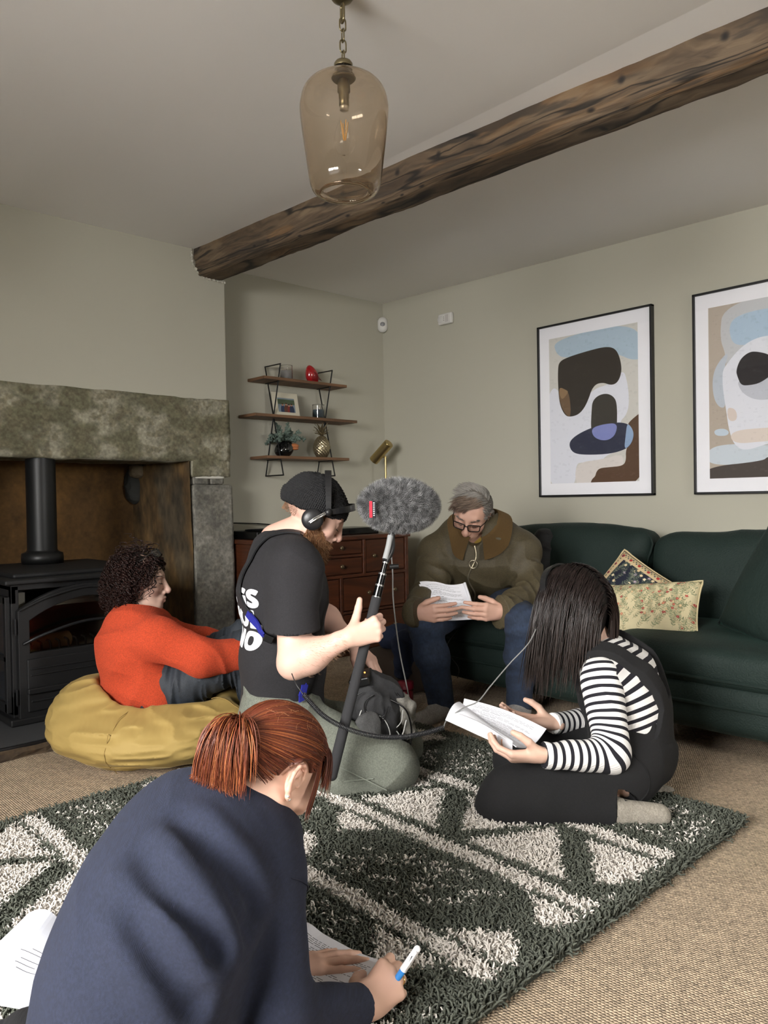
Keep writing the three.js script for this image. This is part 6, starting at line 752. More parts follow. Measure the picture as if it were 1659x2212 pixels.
// ===== woman in navy writing on the floor =====
let HE;
{
  const J = JE; J.handR = { dir: D3(0.72, 0.38, 0.5), palm: D3(-0.45, -0.75, 0.4), pose: WRITE, s: 0.98 }; J.handL = { dir: D3(0.93, -0.08, 0.25), palm: D3(0.05, -1, 0.05), pose: FLAT, s: 0.95 };
  HE = person(J, { label: 'red-haired woman in a navy jumper crouching in the foreground to write', skin: new THREE.Color().setRGB(0.70, 0.44, 0.33), head: { jaw: 0.93, nose: 0.95 }, headCell: 0.0027 });
  const navy = cloth(0.017, 0.023, 0.05, 0.93, knitBump, 22, 0.0007, { sheen: 0.35, sheenColor: new THREE.Color().setRGB(0.06, 0.075, 0.13) });
  const l = torsoChain(J, -0.004, [0.118, 0.108, 0.098, 0.104, 0.104, 0.075], 1.22); const sd = nrm(sub(J.shL, J.shR)), spine = nrm(sub(J.neck, J.pelvis));
  const curve = new THREE.CatmullRomCurve3([J.pelvis, J.mid, J.chest, J.neck].map(p => V(...p))), upL = nrm(cross(sd, spine)), uu = upL[1] > 0 ? upL : upL.map(v => -v);
  const base = uni(l), onto = q => { const p = V(...q); for (let k = 0; k < 5; k++) { const d = base(p.x, p.y, p.z), e = 0.003, g = V(base(p.x + e, p.y, p.z) - d, base(p.x, p.y + e, p.z) - d, base(p.x, p.y, p.z + e) - d).normalize(); p.addScaledVector(g, -d); } return p.toArray(); };
  const creases = [[0.66, 0.5, 0.52, 1.55, 0.015], [0.47, 0.35, 0.34, 1.5, 0.018], [0.56, 0.75, 0.44, 1.6, 0.009], [0.34, 0.4, 0.23, 1.5, 0.014]].map(([t0, a0, t1, a1, dep]) => { const P = []; for (let i = 0; i <= 8; i++) { const t = lerp(t0, t1, i / 8), a = lerp(a0, a1, i / 8), c = curve.getPoint(t).toArray(); P.push(onto(add(add(c, uu, Math.cos(a) * 0.115), sd, -Math.sin(a) * 0.135))); } return { P, dep, s: P.slice(0, 8).map((p, i) => capF(p, P[i + 1], 0, 0)) }; });
  const grooves = (x, y, z) => { let o = 0; for (const c of creases) { if (Math.hypot(x - c.P[4][0], y - c.P[4][1], z - c.P[4][2]) > 0.2) continue; let m = 9, k = 0; for (let i = 0; i < 8; i++) { const p = c.P[i], q = c.P[i + 1], bx = q[0] - p[0], by = q[1] - p[1], bz = q[2] - p[2], t = clamp(((x - p[0]) * bx + (y - p[1]) * by + (z - p[2]) * bz) / (bx * bx + by * by + bz * bz), 0, 1), d = Math.hypot(x - p[0] - bx * t, y - p[1] - by * t, z - p[2] - bz * t); if (d < m) { m = d; k = i + t; } } const w = sstep(0, 4.5, k); o += c.dep * w * (Math.exp(-Math.pow(m / 0.02, 2)) - 0.5 * Math.exp(-Math.pow((m - 0.04) / 0.022, 2))); } return o; };
  const torso = withFolds(base, grooves, folds(D3(0.3, 0.9, 0.3), 16, 6, 0.004, 9));
  const arms = ['R', 'L'].map(k => { const d2 = nrm(sub(J['wr' + k], J['el' + k])), f = uni([[capF(J['sh' + k], J['el' + k], 0.062, 0.05), 0], [capF(J['el' + k], J['wr' + k], 0.05, 0.037), 0.025]]); return cutF(withFolds(f, folds(D3(0.2, 1, 0.1), 20, 5, 0.006, 3)), add(mix(J['el' + k], J['wr' + k], k === 'R' ? 1 : 0.25), d2, -0.012), d2); });
  const neckCut = capF(add(J.neck, D3(0.5, 0.8, 0), 0.012), add(J.neck, D3(0.6, 0.75, 0), 0.14), 0.06, 0.085);
  const hemN = nrm(add(sub(J.pelvis, J.mid), [0, -1, 0], 0.1)), hem = add(J.pelvis, hemN, 0.06);
  const jum = cutF((x, y, z) => smax(smin(torso(x, y, z), Math.min(arms[0](x, y, z), arms[1](x, y, z)), 0.03), -neckCut(x, y, z), 0.008), hem, hemN);
  garment(HE, 'navy_jumper', jum, 0.0052, navy, [J.pelvis, J.mid, J.chest, J.neck, J.shR, J.shL, J.elR, J.elL, J.wrR, J.wrL], 0.17);
  // raglan seam round the near shoulder
  { const c = J.shR, ax = nrm(sub(J.elR, J.shR)), e1 = nrm(cross(ax, sd)), e2 = cross(ax, e1), P = []; for (let i = 0; i <= 20; i++) { const a = lerp(-2.3, 1.4, i / 20), p = V(...add(add(add(c, ax, 0.035), e1, Math.cos(a) * 0.09), e2, Math.sin(a) * 0.09)); pushOut(jum, p, 0.0006); const d = jum(p.x, p.y, p.z); if (d > 0.001) { const e = 0.004, g = V(jum(p.x + e, p.y, p.z) - d, jum(p.x, p.y + e, p.z) - d, jum(p.x, p.y, p.z + e) - d).normalize(); p.addScaledVector(g, -d + 0.0006); } P.push(p); } mesh('shoulder_seam', tube(P, 0.0012, 80, 6), mat(new THREE.Color().setRGB(0.01, 0.013, 0.03), 0.9), HE.P); }
  const blouse = cloth(0.016, 0.018, 0.045, 0.7, weaveBump, 9, 0.001); const bl = uni([[ecapF(J.pelvis, add(J.pelvis, hemN, 0.09), 0.112, 0.135, sd, 1.22), 0]]); const e3 = nrm(cross(hemN, sd));
  garment(HE, 'gathered_blouse', (x, y, z) => { const q = sub([x, y, z], J.pelvis), a = Math.atan2(dot(q, sd), dot(q, e3)); return smax(bl(x, y, z) + 0.007 * Math.sin(a * 46 + 2 * noise3(x * 20, y * 20, z * 20)), -(along(add(J.pelvis, hemN, 0.05), hemN)(x, y, z)), 0.01); }, 0.006, blouse, [J.pelvis, add(J.pelvis, hemN, 0.12)], 0.24);
  const tr = boneList(J, 0.014, { legL: 1, legR: 1 }); tr[0][1] = 0; garment(HE, 'trousers', cutF(withFolds(uni(tr), folds(D3(0.4, 0.8, 0), 10, 3, 0.01, 4)), [0, 0.03, 0], [0, -1, 0]), 0.008, cloth(0.012, 0.012, 0.014, 0.95), [J.hipR, J.hipL, J.knR, J.knL, J.anR, J.anL], 0.14);
  for (const k of ['R', 'L']) garment(HE, 'sock', cutF(uni([[capF(J['an' + k], J['toe' + k], 0.044, 0.036), 0]]), [0, 0.03, 0], [0, -1, 0]), 0.008, mat(0x1b1b20, 0.9), [J['an' + k], J['toe' + k]], 0.09);
  // patterned scarf at the neck
  const scarfT = canvasTex(256, 256, (c, w, h) => floral(c, w, h, '#14161d', ['#3d4a45', '#5b6258', '#2a3340'], ['#b9a98c', '#8d8a86', '#6d6f86'], 77, 60)); scarfT.wrapS = scarfT.wrapT = THREE.RepeatWrapping; scarfT.repeat.set(7, 7);
  const nd = nrm(sub(HE.at(0, -0.05, -0.02).toArray(), J.neck)), q1 = add(J.neck, nd, 0.012); garment(HE, 'neck_scarf', withFolds((x, y, z) => { const h = along(q1, nd)(x, y, z), a = [x - q1[0] - nd[0] * h, y - q1[1] - nd[1] * h, z - q1[2] - nd[2] * h], rr = Math.hypot(...a) - 0.06; return Math.hypot(rr, h * 0.5) - 0.013; }, folds(nd, 40, 8, 0.006, 3)), 0.004, mat(0xffffff, 0.9, { map: scarfT }), [q1], 0.11);
  // hair drawn back into a tied tail
  const inv = HE.M.clone().invert(), hv = V(), tie = HE.at(0.004, 0.03, -0.118);
  const cap = (x, y, z) => { const d = HE.hf(x, y, z) - 0.011; hv.set(x, y, z).applyMatrix4(inv); const hl = hv.z - 0.055 + clamp(0.105 - hv.y, 0, 0.3) * 0.42, ear = (1 - Math.hypot((hv.y + 0.002) / 0.047, (hv.z + 0.004) / 0.036)) * 0.036, nape = -hv.y - 0.015 - 0.22 * hv.z * (hv.z < 0 ? 1 : -0.2); let c = Math.max(hl, Math.abs(hv.x) > 0.05 ? ear : -1, nape); c = Math.max(c, hv.z > 0.012 ? 0.03 - hv.y - 0.0 : -1); return smax(d, c, 0.006); };
  garment(HE, 'hair', cap, 0.0034, pmat(new THREE.Color().setRGB(0.075, 0.018, 0.008), 0.5), [HE.at(0, 0.04, -0.01).toArray()], 0.145);
  const list = [], r = rng(61); const colr = (b, k) => k > 0.8 ? [0.24 * b, 0.075 * b, 0.026 * b] : [0.115 * b, 0.027 * b, 0.012 * b];
  const ok = q => { const hl = q.z - 0.055 + clamp(0.105 - q.y, 0, 0.3) * 0.42; return hl < 0 && q.y > -0.02 && !(q.z > 0.012 && q.y < 0.035) && Math.hypot((q.y + 0.002) / 0.047, (q.z + 0.004) / 0.036) > (Math.abs(q.x) > 0.045 ? 1.05 : 0); };
  for (const o of roots(HE, 5200, 62, ok)) { const n = 14, to = tie.clone().sub(o.w), L = to.length() * 1.12; const lift = 0.0115 + 0.003 * o.k2, pts = grow(HE.hf, pushOut(HE.hf, o.w.clone(), lift), to.clone().normalize(), n, L / n, p => tie.clone().sub(p).normalize(), 0.5, lift); const b = 0.55 + 0.8 * o.k3; list.push({ pts, r: taper(n, 0.00065, 0.6), c: colr(b, o.k) }); }
  // fringe
  for (let i = 0; i < 700; i++) { const fx = lerp(-0.064, 0.064, r()), p0 = HE.at(fx, 0.112 - 0.02 * r() - Math.abs(fx) * 0.25, 0.03 + 0.03 * r()); pushOut(HE.hf, p0, 0.009); const sx = (r() - 0.5) * 0.3 + fx * 2, pts = grow(HE.hf, p0, HE.dirOf(sx, -0.1, 0.9), 12, 0.0056 + 0.0016 * r(), () => HE.dirOf(sx, -0.85, 0.1), 0.3, t => 0.011 - 0.006 * t + 0.003 * r()); const b = 0.55 + 0.8 * r(); list.push({ pts, r: taper(12, 0.001, 0.3), c: colr(b, r()) }); }
  for (let i = 0; i < 260; i++) { const s = r() < 0.5 ? -1 : 1, p0 = HE.at(s * 0.066, 0.05 + 0.02 * r(), 0.026 + 0.016 * r()); pushOut(HE.hf, p0, 0.006); const pts = grow(HE.hf, p0, HE.dirOf(s * 0.2, -0.6, 0.4), 12, 0.006 + 0.003 * r(), () => HE.dirOf(s * 0.08, -1, 0.12), 0.3, 0.003 + 0.004 * r()); const b = 0.6 + 0.8 * r(); list.push({ pts, r: taper(12, 0.0008, 0.3), c: colr(b, r()) }); }
  // the tail: out from the tie, over, and hanging
  const out = HE.dirOf(0, 0.1, -1), down = V(0, -1, 0), rt = V(...D3(1, 0, 0)), aw = V(...D3(0, 0, 1));
  for (let i = 0; i < 2200; i++) { const a = r() * 6.283, s = Math.sqrt(r()), n = 18, L = 0.115 + 0.055 * r(); let d = out.clone().multiplyScalar(0.7).addScaledVector(rt, Math.cos(a) * s * 0.5 - 0.1).add(V(0, 0.1 + Math.sin(a) * s * 0.4, 0)).addScaledVector(aw, (r() - 0.5) * 0.4).normalize(); let p = tie.clone().addScaledVector(rt, Math.cos(a) * s * 0.012).add(V(0, Math.sin(a) * s * 0.012, 0)); const pts = [p.clone()], wob = r() * 6; for (let k = 1; k < n; k++) { const t = k / n; d.addScaledVector(down, 0.24 + 0.2 * t).addScaledVector(rt, 0.06 * Math.sin(wob + t * 5)).normalize(); p = p.clone().addScaledVector(d, L / n); pushOut(jum, p, 0.004); pushOut(cap, p, 0.002); pts.push(p); } const b = 0.5 + 0.9 * r(), c = colr(b, r()); list.push({ pts, r: taper(n, 0.00085, 0.25), c, c2: [c[0] * 1.7, c[1] * 1.75, c[2] * 1.6] }); }
  mesh('hair_strands', strandGeo(list), hairMat(0.42), HE.P);
  const fly = []; for (let i = 0; i < 120; i++) { const o = V(lerp(-0.07, 0.07, r()), 0.09 + 0.035 * r(), lerp(-0.09, 0.05, r())), p0 = HE.at(o.x, o.y, o.z); pushOut(HE.hf, p0, 0.012); const pts = [p0]; let d = tie.clone().sub(p0).normalize(); for (let k = 1; k < 9; k++) { d.add(V(r() - 0.5, r() - 0.5, r() - 0.5).multiplyScalar(0.8)).normalize(); const w = pts[k - 1].clone().addScaledVector(d, 0.004); pushOut(HE.hf, w, 0.0145); const dd = HE.hf(w.x, w.y, w.z); if (dd > 0.019) break; pts.push(w); } if (pts.length > 3) fly.push({ pts, r: taper(pts.length, 0.00028, 0.5), c: [0.42, 0.19, 0.09] }); } mesh('stray_hair', strandGeo(fly), hairMat(0.35), HE.P);
  mesh('hair_tie', (() => { const g = new THREE.TorusGeometry(0.02, 0.006, 10, 28); g.lookAt(out); g.translate(tie.x, tie.y, tie.z); return g; })(), mat(new THREE.Color().setRGB(0.06, 0.02, 0.06), 0.8), HE.P);
  eyes(HE, { y: 0.004, drop: 1.5 });
  const ear = HE.at(0, 0, 0); for (const s of [-1, 1]) { const p = HE.at(s * 0.079, -0.031, 0.003), q = HE.at(s * 0.082, -0.029, -0.006); mesh('earring', ball(p.x, p.y, p.z, 0.0028), mat(new THREE.Color().setRGB(0.8, 0.78, 0.72), 0.2, { metalness: 0.6 }), HE.P); mesh('earring', ball(q.x, q.y, q.z, 0.0022), mat(new THREE.Color().setRGB(0.8, 0.78, 0.72), 0.2, { metalness: 0.6 }), HE.P); }
  const rj = HE.hands.R, rp = V(...rj.fn.joints[2][0]).lerp(V(...rj.fn.joints[2][1]), 0.55).applyMatrix4(rj.m), rd = V(...rj.fn.joints[2][1]).sub(V(...rj.fn.joints[2][0])).transformDirection(rj.m); const rg = new THREE.TorusGeometry(0.0098, 0.0012, 8, 28); rg.lookAt(rd); rg.translate(rp.x, rp.y, rp.z); mesh('finger_ring', rg, mat(new THREE.Color().setRGB(0.8, 0.55, 0.2), 0.2, { metalness: 1 }), HE.P);
}
// ---------- shaggy rug ----------
{
  const X0 = -2.41, Q0 = 0.12, Q1 = 2.24, W = 1.51;
  const tri = (s, q, ax, ay, bx, by, cx, cy) => { const d1 = (s - bx) * (ay - by) - (ax - bx) * (q - by), d2 = (s - cx) * (by - cy) - (bx - cx) * (q - cy), d3 = (s - ax) * (cy - ay) - (cx - ax) * (q - ay); return !((d1 < 0 || d2 < 0 || d3 < 0) && (d1 > 0 || d2 > 0 || d3 > 0)); };
  const mod = (a, n) => ((a % n) + n) % n;
  const cream = (s, q, n) => {
    if (s < 0.03 || s > W - 0.03) return false;
    for (const b of [0.40, 0.765, 1.145, 1.49, 1.845]) if (Math.abs(q - b) < 0.026) return true;
    const zig = (q0, q1, off) => { const p = 0.42, m = mod(s - off, p); return tri(m, q, 0.04, q0 + 0.02, 0.36, q0 + 0.02, 0.17, q1 - 0.01) || tri(mod(m + 0.2, p), q, 0.05, q1 - 0.005, 0.34, q1 - 0.005, 0.2, q0 + 0.06); };
    if (q > 1.52 && q < 1.82) return zig(1.53, 1.8, 0.585);
    if (q > 0.43 && q < 0.74) return zig(0.46, 0.73, 0.2);
    const dia = (qa, qb, c) => { const p = 0.68, m = mod(s - c + p / 2, p) - p / 2, qm = (qa + qb) / 2, hh = (qb - qa) / 2, e = Math.abs(m) / (p / 2) , t = Math.abs(q - qm) / hh; if (e > 0.62) { if (q > qm && tri(m < 0 ? m + p : m, q, p / 2 - 0.09, qb - 0.02, p / 2 + 0.1, qb - 0.02, p / 2 + 0.02, qm + 0.03)) return true; if (q < qm && tri(m < 0 ? m + p : m, q, p / 2 - 0.12, qa + 0.02, p / 2 + 0.1, qa + 0.02, p / 2 - 0.02, qm - 0.02)) return true; return false; } const z = Math.abs(m) * 0.9 + Math.abs(q - qm); const w = (q - qm) - m; return t < 0.75 && Math.abs(mod(w, 0.052) - 0.026) < 0.007 && n > 0.42 && Math.abs(w) < 0.22; };
    if (q > 1.17 && q < 1.465) return dia(1.17, 1.465, 1.08);
    if (q > 0.79 && q < 1.12) return dia(0.79, 1.12, 0.26);
    if (q > 1.87 && q < 2.2) return dia(1.87, 2.2, 0.68);
    if (q < 0.375) return zig(0.1, 0.37, 0.4);
    return false;
  };
  const rug = thing('shaggy_rug', 'dark green and cream shaggy rug with a geometric Berber pattern', 'rug', [X0 + W / 2, 0, -(Q0 + Q1) / 2]);
  mesh('backing', box(-W / 2, W / 2, 0.001, 0.012, -(Q1 - Q0) / 2, (Q1 - Q0) / 2, 0.004), mat(new THREE.Color().setRGB(0.03, 0.034, 0.026), 1), rug);
  // one tuft: a bent, twisted bundle of yarn
  const yarn = (seed) => { const r = rng(seed), parts = []; for (let k = 0; k < 3; k++) { const a = k * 2.1 + r(), bx = Math.cos(a) * 0.0055, bz = Math.sin(a) * 0.0055, sx = -bz, sz = bx; const pts = [V(bx * 0.3, 0, bz * 0.3), V(bx * 0.6 + sx * 0.4, 0.011, bz * 0.6 + sz * 0.4), V(bx * 1.1 + sx * 0.9, 0.02, bz * 1.1 + sz * 0.9), V(bx * 1.9 + sx * 0.9, 0.0255, bz * 1.9 + sz * 0.9), V(bx * 2.6 + sx * 0.4, 0.0265, bz * 2.6 + sz * 0.4)]; parts.push(strandGeo([{ pts, r: [0.002, 0.0022, 0.0022, 0.002, 0.0011], c: [1, 1, 1] }], 5)); } return merge(parts); };
  const m = mat(0xffffff, 0.95), r = rng(404), per = [0, 1, 2].map(() => []); const step = 0.0072; 
  for (let i = 0; i * step < W; i++) for (let j = 0; j * step < Q1 - Q0; j++) { const s = i * step + (j % 2) * step / 2 + (r() - 0.5) * step * 0.9, q = Q0 + j * step + (r() - 0.5) * step * 0.9; const n = noise3(s * 38, q * 38, 3); const c = cream(s + 0.014 * (noise3(s * 24, q * 24, 8) - 0.5), q + 0.014 * (noise3(s * 24, q * 24, 5) - 0.5), n); per[Math.floor(r() * 3)].push([s, q, c, r(), r(), r(), r()]); }
  per.forEach((list, k) => { const im = new THREE.InstancedMesh(yarn(11 + k), m, list.length); im.name = 'pile'; im.userData = { kind: 'stuff' }; im.castShadow = im.receiveShadow = true; const M = new THREE.Matrix4(), Q = new THREE.Quaternion(), c = new THREE.Color(); list.forEach(([s, q, cr, a, b, d, e], i) => { const edge = Math.min(s, W - s, q - Q0, Q1 - q), lean = (edge < 0.02 ? 0.5 : 0); const tx = (s < 0.02 ? 1 : s > W - 0.02 ? -1 : 0) * lean, tz = (Q1 - q < 0.02 ? -1 : 0) * lean; Q.setFromEuler(new THREE.Euler((a - 0.5) * 1.3 + tz, b * 6.28, (d - 0.5) * 1.3 + tx)); M.compose(V(s - W / 2, 0.008, -(q - (Q0 + Q1) / 2)), Q, V(1, 0.7 + 0.35 * e, 1)); im.setMatrixAt(i, M); const t = 0.75 + 0.5 * e; cr ? c.setRGB(0.66 * (0.85 + 0.3 * e), 0.62 * (0.85 + 0.3 * e), 0.57 * (0.85 + 0.3 * e)) : c.setRGB(0.088 * t, 0.096 * t, 0.076 * t); im.setColorAt(i, c); }); rug.add(im); });
}
// ---------- bean bag ----------
{
  const b = thing('bean_bag', 'mustard velvet bean bag squashed under the seated woman', 'bean bag', [-2.77, 0, -1.39]);
  const J = JA, body = uni([...boneList(J, 0.036, { torso: 1, legL: 1, legR: 1 })].map((e, i) => [e[0], i ? 0.05 : 0])), c = [-2.77, 0.11, -1.39];
  const f0 = uni([[ellF(...c, 0.40, 0.132, 0.40), 0], [ellF(-2.93, 0.165, -1.21, 0.17, 0.125, 0.15), 0.12], [ellF(-2.58, 0.085, -1.57, 0.14, 0.095, 0.14), 0.1]]);
  const f = (x, y, z) => { let d = f0(x, y, z); if (d > -0.06 && d < 0.08) { const a = Math.atan2(z - c[2], x - c[0]); d += 0.012 * (Math.abs(noise3(a * 4 + 3, y * 40, 2 + a) - 0.5) * 2 - 0.4) + 0.02 * (fbm(x * 6, y * 6, z * 6, 3) - 0.5); d = smax(d, -(body(x, y, z) - 0.002), 0.03); } return Math.max(d, 0.001 - y); };
  const g = surface(f, [c[0] - 0.5, -0.02, c[2] - 0.5], [c[0] + 0.5, 0.45, c[2] + 0.5], 0.0085); g.translate(2.77, 0, 1.39);
  mesh('cover', g, velvet(0.36, 0.25, 0.075, 0.55, 0.47, 0.27), b);
  for (const a of [0.95, 2.6, -0.4]) { const P = []; for (let i = 0; i <= 16; i++) { const t = lerp(-0.6, 1.0, i / 16), p = V(c[0] + Math.cos(a) * 0.41 * Math.cos(t), c[1] + 0.17 * Math.sin(t), c[2] + Math.sin(a) * 0.41 * Math.cos(t)); const d = f(p.x, p.y, p.z), e = 0.004, n = V(f(p.x + e, p.y, p.z) - d, f(p.x, p.y + e, p.z) - d, f(p.x, p.y, p.z + e) - d).normalize(); p.addScaledVector(n, -d + 0.0005); P.push(V(p.x + 2.77, p.y, p.z + 1.39)); } mesh('seam', tube(P, 0.0012, 60, 6), mat(new THREE.Color().setRGB(0.3, 0.2, 0.06), 0.9), b); }
}
// ---------- boom pole and furry microphone ----------
{
  const A = V(-1.795, 0.125, -1.447), Bp = V(-1.751, 0.787, -1.653), dir = Bp.clone().sub(A), L = dir.length(); dir.normalize(); const at = t => A.clone().addScaledVector(dir, t * L);
  const p = thing('boom_pole', 'black foam-gripped boom pole in the recordist\'s fist', 'boom pole'); const foam = mat(new THREE.Color().setRGB(0.022, 0.022, 0.024), 0.9, { bumpMap: weaveBump, bumpScale: 0.0008 }), gloss = mat(0x050506, 0.2), metal = mat(new THREE.Color().setRGB(0.35, 0.35, 0.34), 0.3, { metalness: 0.9 });
  mesh('grip', rod(at(0), at(0.79), 0.0165, 0.0155, 24), foam, p); mesh('end_cap', ball(...at(0).toArray(), 0.0168), foam, p);
  for (const [a, b, r] of [[0.79, 0.84, 0.0135], [0.85, 0.895, 0.0125], [0.9, 0.95, 0.0085]]) mesh('section', rod(at(a), at(b), r, r, 24), gloss, p);
  for (const [a, r] of [[0.79, 0.014], [0.845, 0.0138], [0.897, 0.0128], [0.95, 0.0095]]) mesh('collar', rod(at(a - 0.004), at(a + 0.004), r, r, 24), metal, p);
  const k = at(0.93).add(V(0.012, 0, -0.012)); mesh('locking_knob', rod(k, k.clone().add(V(0.02, 0.002, -0.02)), 0.008, 0.007, 16), mat(0x101010, 0.4), p);
  const mc = V(-1.742, 0.932, -1.695), ax = V(-1.681, 0.925, -1.819).sub(V(-1.809, 0.937, -1.580)).normalize();
  const m = thing('microphone', 'grey furry windshield microphone on the boom pole', 'microphone', mc.toArray());
  const T = at(0.955).sub(mc), g1 = V(-1.758, 0.832, -1.676).sub(mc), g2 = V(-1.75, 0.88, -1.684).sub(mc); mesh('mount_grip', [tube([T, T.clone().lerp(g1, 0.5).add(V(0.004, 0, -0.008)), g1, g2], 0.011, 30, 12)], mat(new THREE.Color().setRGB(0.015, 0.015, 0.016), 0.35), m); mesh('grip_plate', tube([T.clone().add(V(0.006, 0.008, 0.008)), T.clone().lerp(g1, 0.6).add(V(0.006, 0, 0.01)), g1.clone().add(V(0.004, 0.005, 0.009))], 0.009, 24, 12), mat(new THREE.Color().setRGB(0.3, 0.31, 0.31), 0.4), m);
  const q = new THREE.Quaternion().setFromUnitVectors(V(0, 0, 1), ax), core = new THREE.SphereGeometry(1, 40, 28); core.scale(0.066, 0.066, 0.112); core.applyQuaternion(q); mesh('windshield', core, mat(new THREE.Color().setRGB(0.06, 0.06, 0.06), 1), m);
  const tuftG = strandGeo(Array.from({ length: 4 }, (_, i) => { const a = i * 1.57, s = 0.0016; return { pts: [V(Math.cos(a) * s, 0, Math.sin(a) * s), V(Math.cos(a) * s * 1.6, 0.011, Math.sin(a) * s * 1.6 + 0.001), V(Math.cos(a) * s * 2.4, 0.021, Math.sin(a) * s * 2.2 + 0.004), V(Math.cos(a) * s * 3.2, 0.029, Math.sin(a) * s * 3 + 0.010)], r: [0.00045, 0.0004, 0.0003, 0.0001], c: [1, 1, 1] }; }), 3);
  const N = 13000, im = new THREE.InstancedMesh(tuftG, mat(0xffffff, 0.75), N), r = rng(7); im.name = 'fur'; im.userData = { kind: 'stuff' }; im.castShadow = im.receiveShadow = true; const M = new THREE.Matrix4(), Q = new THREE.Quaternion(), c = new THREE.Color();
  for (let i = 0; i < N; i++) { const u = r() * 2 - 1, a = r() * 6.283, s = Math.sqrt(1 - u * u), l = V(s * Math.cos(a) * 0.066, s * Math.sin(a) * 0.066, u * 0.112), n = V(s * Math.cos(a) / 0.066, s * Math.sin(a) / 0.066, u / 0.112).normalize(); const wv = 0.9 * (noise3(l.x * 50, l.y * 50, l.z * 50) - 0.5); n.add(V(wv, -0.25 + wv, 0.55 + wv)).normalize(); l.applyQuaternion(q); n.applyQuaternion(q); Q.setFromUnitVectors(V(0, 1, 0), n).multiply(new THREE.Quaternion().setFromAxisAngle(V(0, 1, 0), r() * 6.28)); const k2 = 0.55 + 0.45 * r(); M.compose(l, Q, V(1, k2, 1)); im.setMatrixAt(i, M); const g = r() < 0.35 ? 0.34 + 0.25 * r() : 0.04 + 0.1 * r(); c.setRGB(g, g, g * 1.01); im.setColorAt(i, c); } m.add(im);
  const tagG = canvasTex(64, 160, (x, w, h) => { x.fillStyle = '#c0283a'; x.fillRect(0, 0, w * 0.45, h); x.fillStyle = '#15131c'; x.fillRect(w * 0.45, 0, w, h); x.fillStyle = '#e8e8e8'; for (let i = 0; i < 7; i++) x.fillRect(w * 0.58, 14 + i * 20, w * 0.22, 9); }); const tg = sheet(4, 8, (u, v) => [(u - 0.5) * 0.02, (v - 0.5) * 0.05, 0.002 * Math.sin(v * 3)]); tg.lookAt(V(0.72, 0.05, 0.69)); tg.translate(-1.7515 - mc.x + 0.028, 0.922 - mc.y, -1.583 - mc.z + 0.017); mesh('cloth_label', tg, mat(0xffffff, 0.8, { map: tagG, side: THREE.DoubleSide }), m);
}
// ---------- headphones ----------
function headphones(H, name, label, o) {
  const g = new THREE.Group(); g.name = numbered(name); scene.add(g); tag(g, label, 'headphones'); const A = (x, y, z) => H.at(x, y, z), black = mat(new THREE.Color().setRGB(0.012, 0.012, 0.013), 0.38), soft = mat(0x080808, 0.85), metal = mat(new THREE.Color().setRGB(0.6, 0.6, 0.6), 0.25, { metalness: 1 });
  for (const s of [-1, 1]) { const ring = (x, r, y0 = o.cy, z0 = o.cz) => { const P = []; for (let i = 0; i < 16; i++) { const a = i / 16 * 6.2832; P.push(A(s * x, y0 + Math.sin(a) * r, z0 + Math.cos(a) * r)); } return P; }; const q = new THREE.Quaternion().setFromRotationMatrix(H.M), place = gg => { gg.rotateZ(-s * Math.PI / 2); gg.translate(s * o.cx, o.cy, o.cz); gg.applyMatrix4(H.M); return gg; }; const cup = mesh('ear_cup', place(lathe([[0, 0], [0.033, 0], [0.036, 0.006], [0.035, 0.013], [0.024, 0.02], [0.01, 0.022], [0, 0.0222]], 36)), black, g); mesh('ear_pad', place(lathe([[0.012, 0.0], [0.024, -0.012], [0.033, -0.012], [0.036, -0.004], [0.034, 0.001]], 32)), soft, cup);
    mesh('cup_bracket', [tube([A(s * (o.cx + 0.021), o.cy - 0.012, o.cz), A(s * (o.cx + 0.024), o.cy + 0.012, o.cz + 0.012), A(s * (o.cx + 0.012), o.cy + 0.04, o.cz + 0.03)], 0.004, 20, 8), tube([A(s * (o.cx + 0.021), o.cy - 0.012, o.cz - 0.006), A(s * (o.cx + 0.022), o.cy + 0.01, o.cz + 0.004), A(s * (o.cx + 0.01), o.cy + 0.04, o.cz + 0.024)], 0.0022, 20, 6)], metal, cup); const hg = A(s * o.hx, o.hy, o.hz); mesh('pivot', ball(hg.x, hg.y, hg.z, 0.0125), black, g); }
  for (const b of o.bands) { const n = 24, W = b.w || 0.011, P = []; for (let i = 0; i <= n; i++) { const t = i / n * Math.PI, x = Math.cos(t) * o.hx, h = Math.sin(t); P.push([x, o.hy + h * b.top, o.hz + h * b.fwd + (b.bow || 0) * Math.sin(2 * t) * 0]); } const gg = slab(n, 3, (u, v) => { const k = Math.min(n, Math.round(u * n)), p = P[k], nrmv = nrm([0, b.top, b.fwd]); const wdir = nrm([0, -b.fwd, b.top]); const w = (v - 0.5) * 2 * W * (0.75 + 0.25 * Math.sin(u * Math.PI)); return A(p[0], p[1] + wdir[1] * w, p[2] + wdir[2] * w).toArray(); }, 0.006); mesh('headband', gg, black, g); }
  return g;
}
headphones(HB, 'headphones', 'black studio headphones over the recordist\'s beanie', { cx: 0.092, cy: -0.004, cz: 0.0, hx: 0.104, hy: 0.042, hz: 0.034, bands: [{ top: 0.118, fwd: -0.066 }, { top: 0.055, fwd: 0.075 }] });
headphones(HD, 'headphones', 'black headphones worn over the long dark hair', { cx: 0.102, cy: 0.005, cz: 0.012, hx: 0.112, hy: 0.04, hz: 0.012, bands: [{ top: 0.118, fwd: -0.01, w: 0.014 }] });
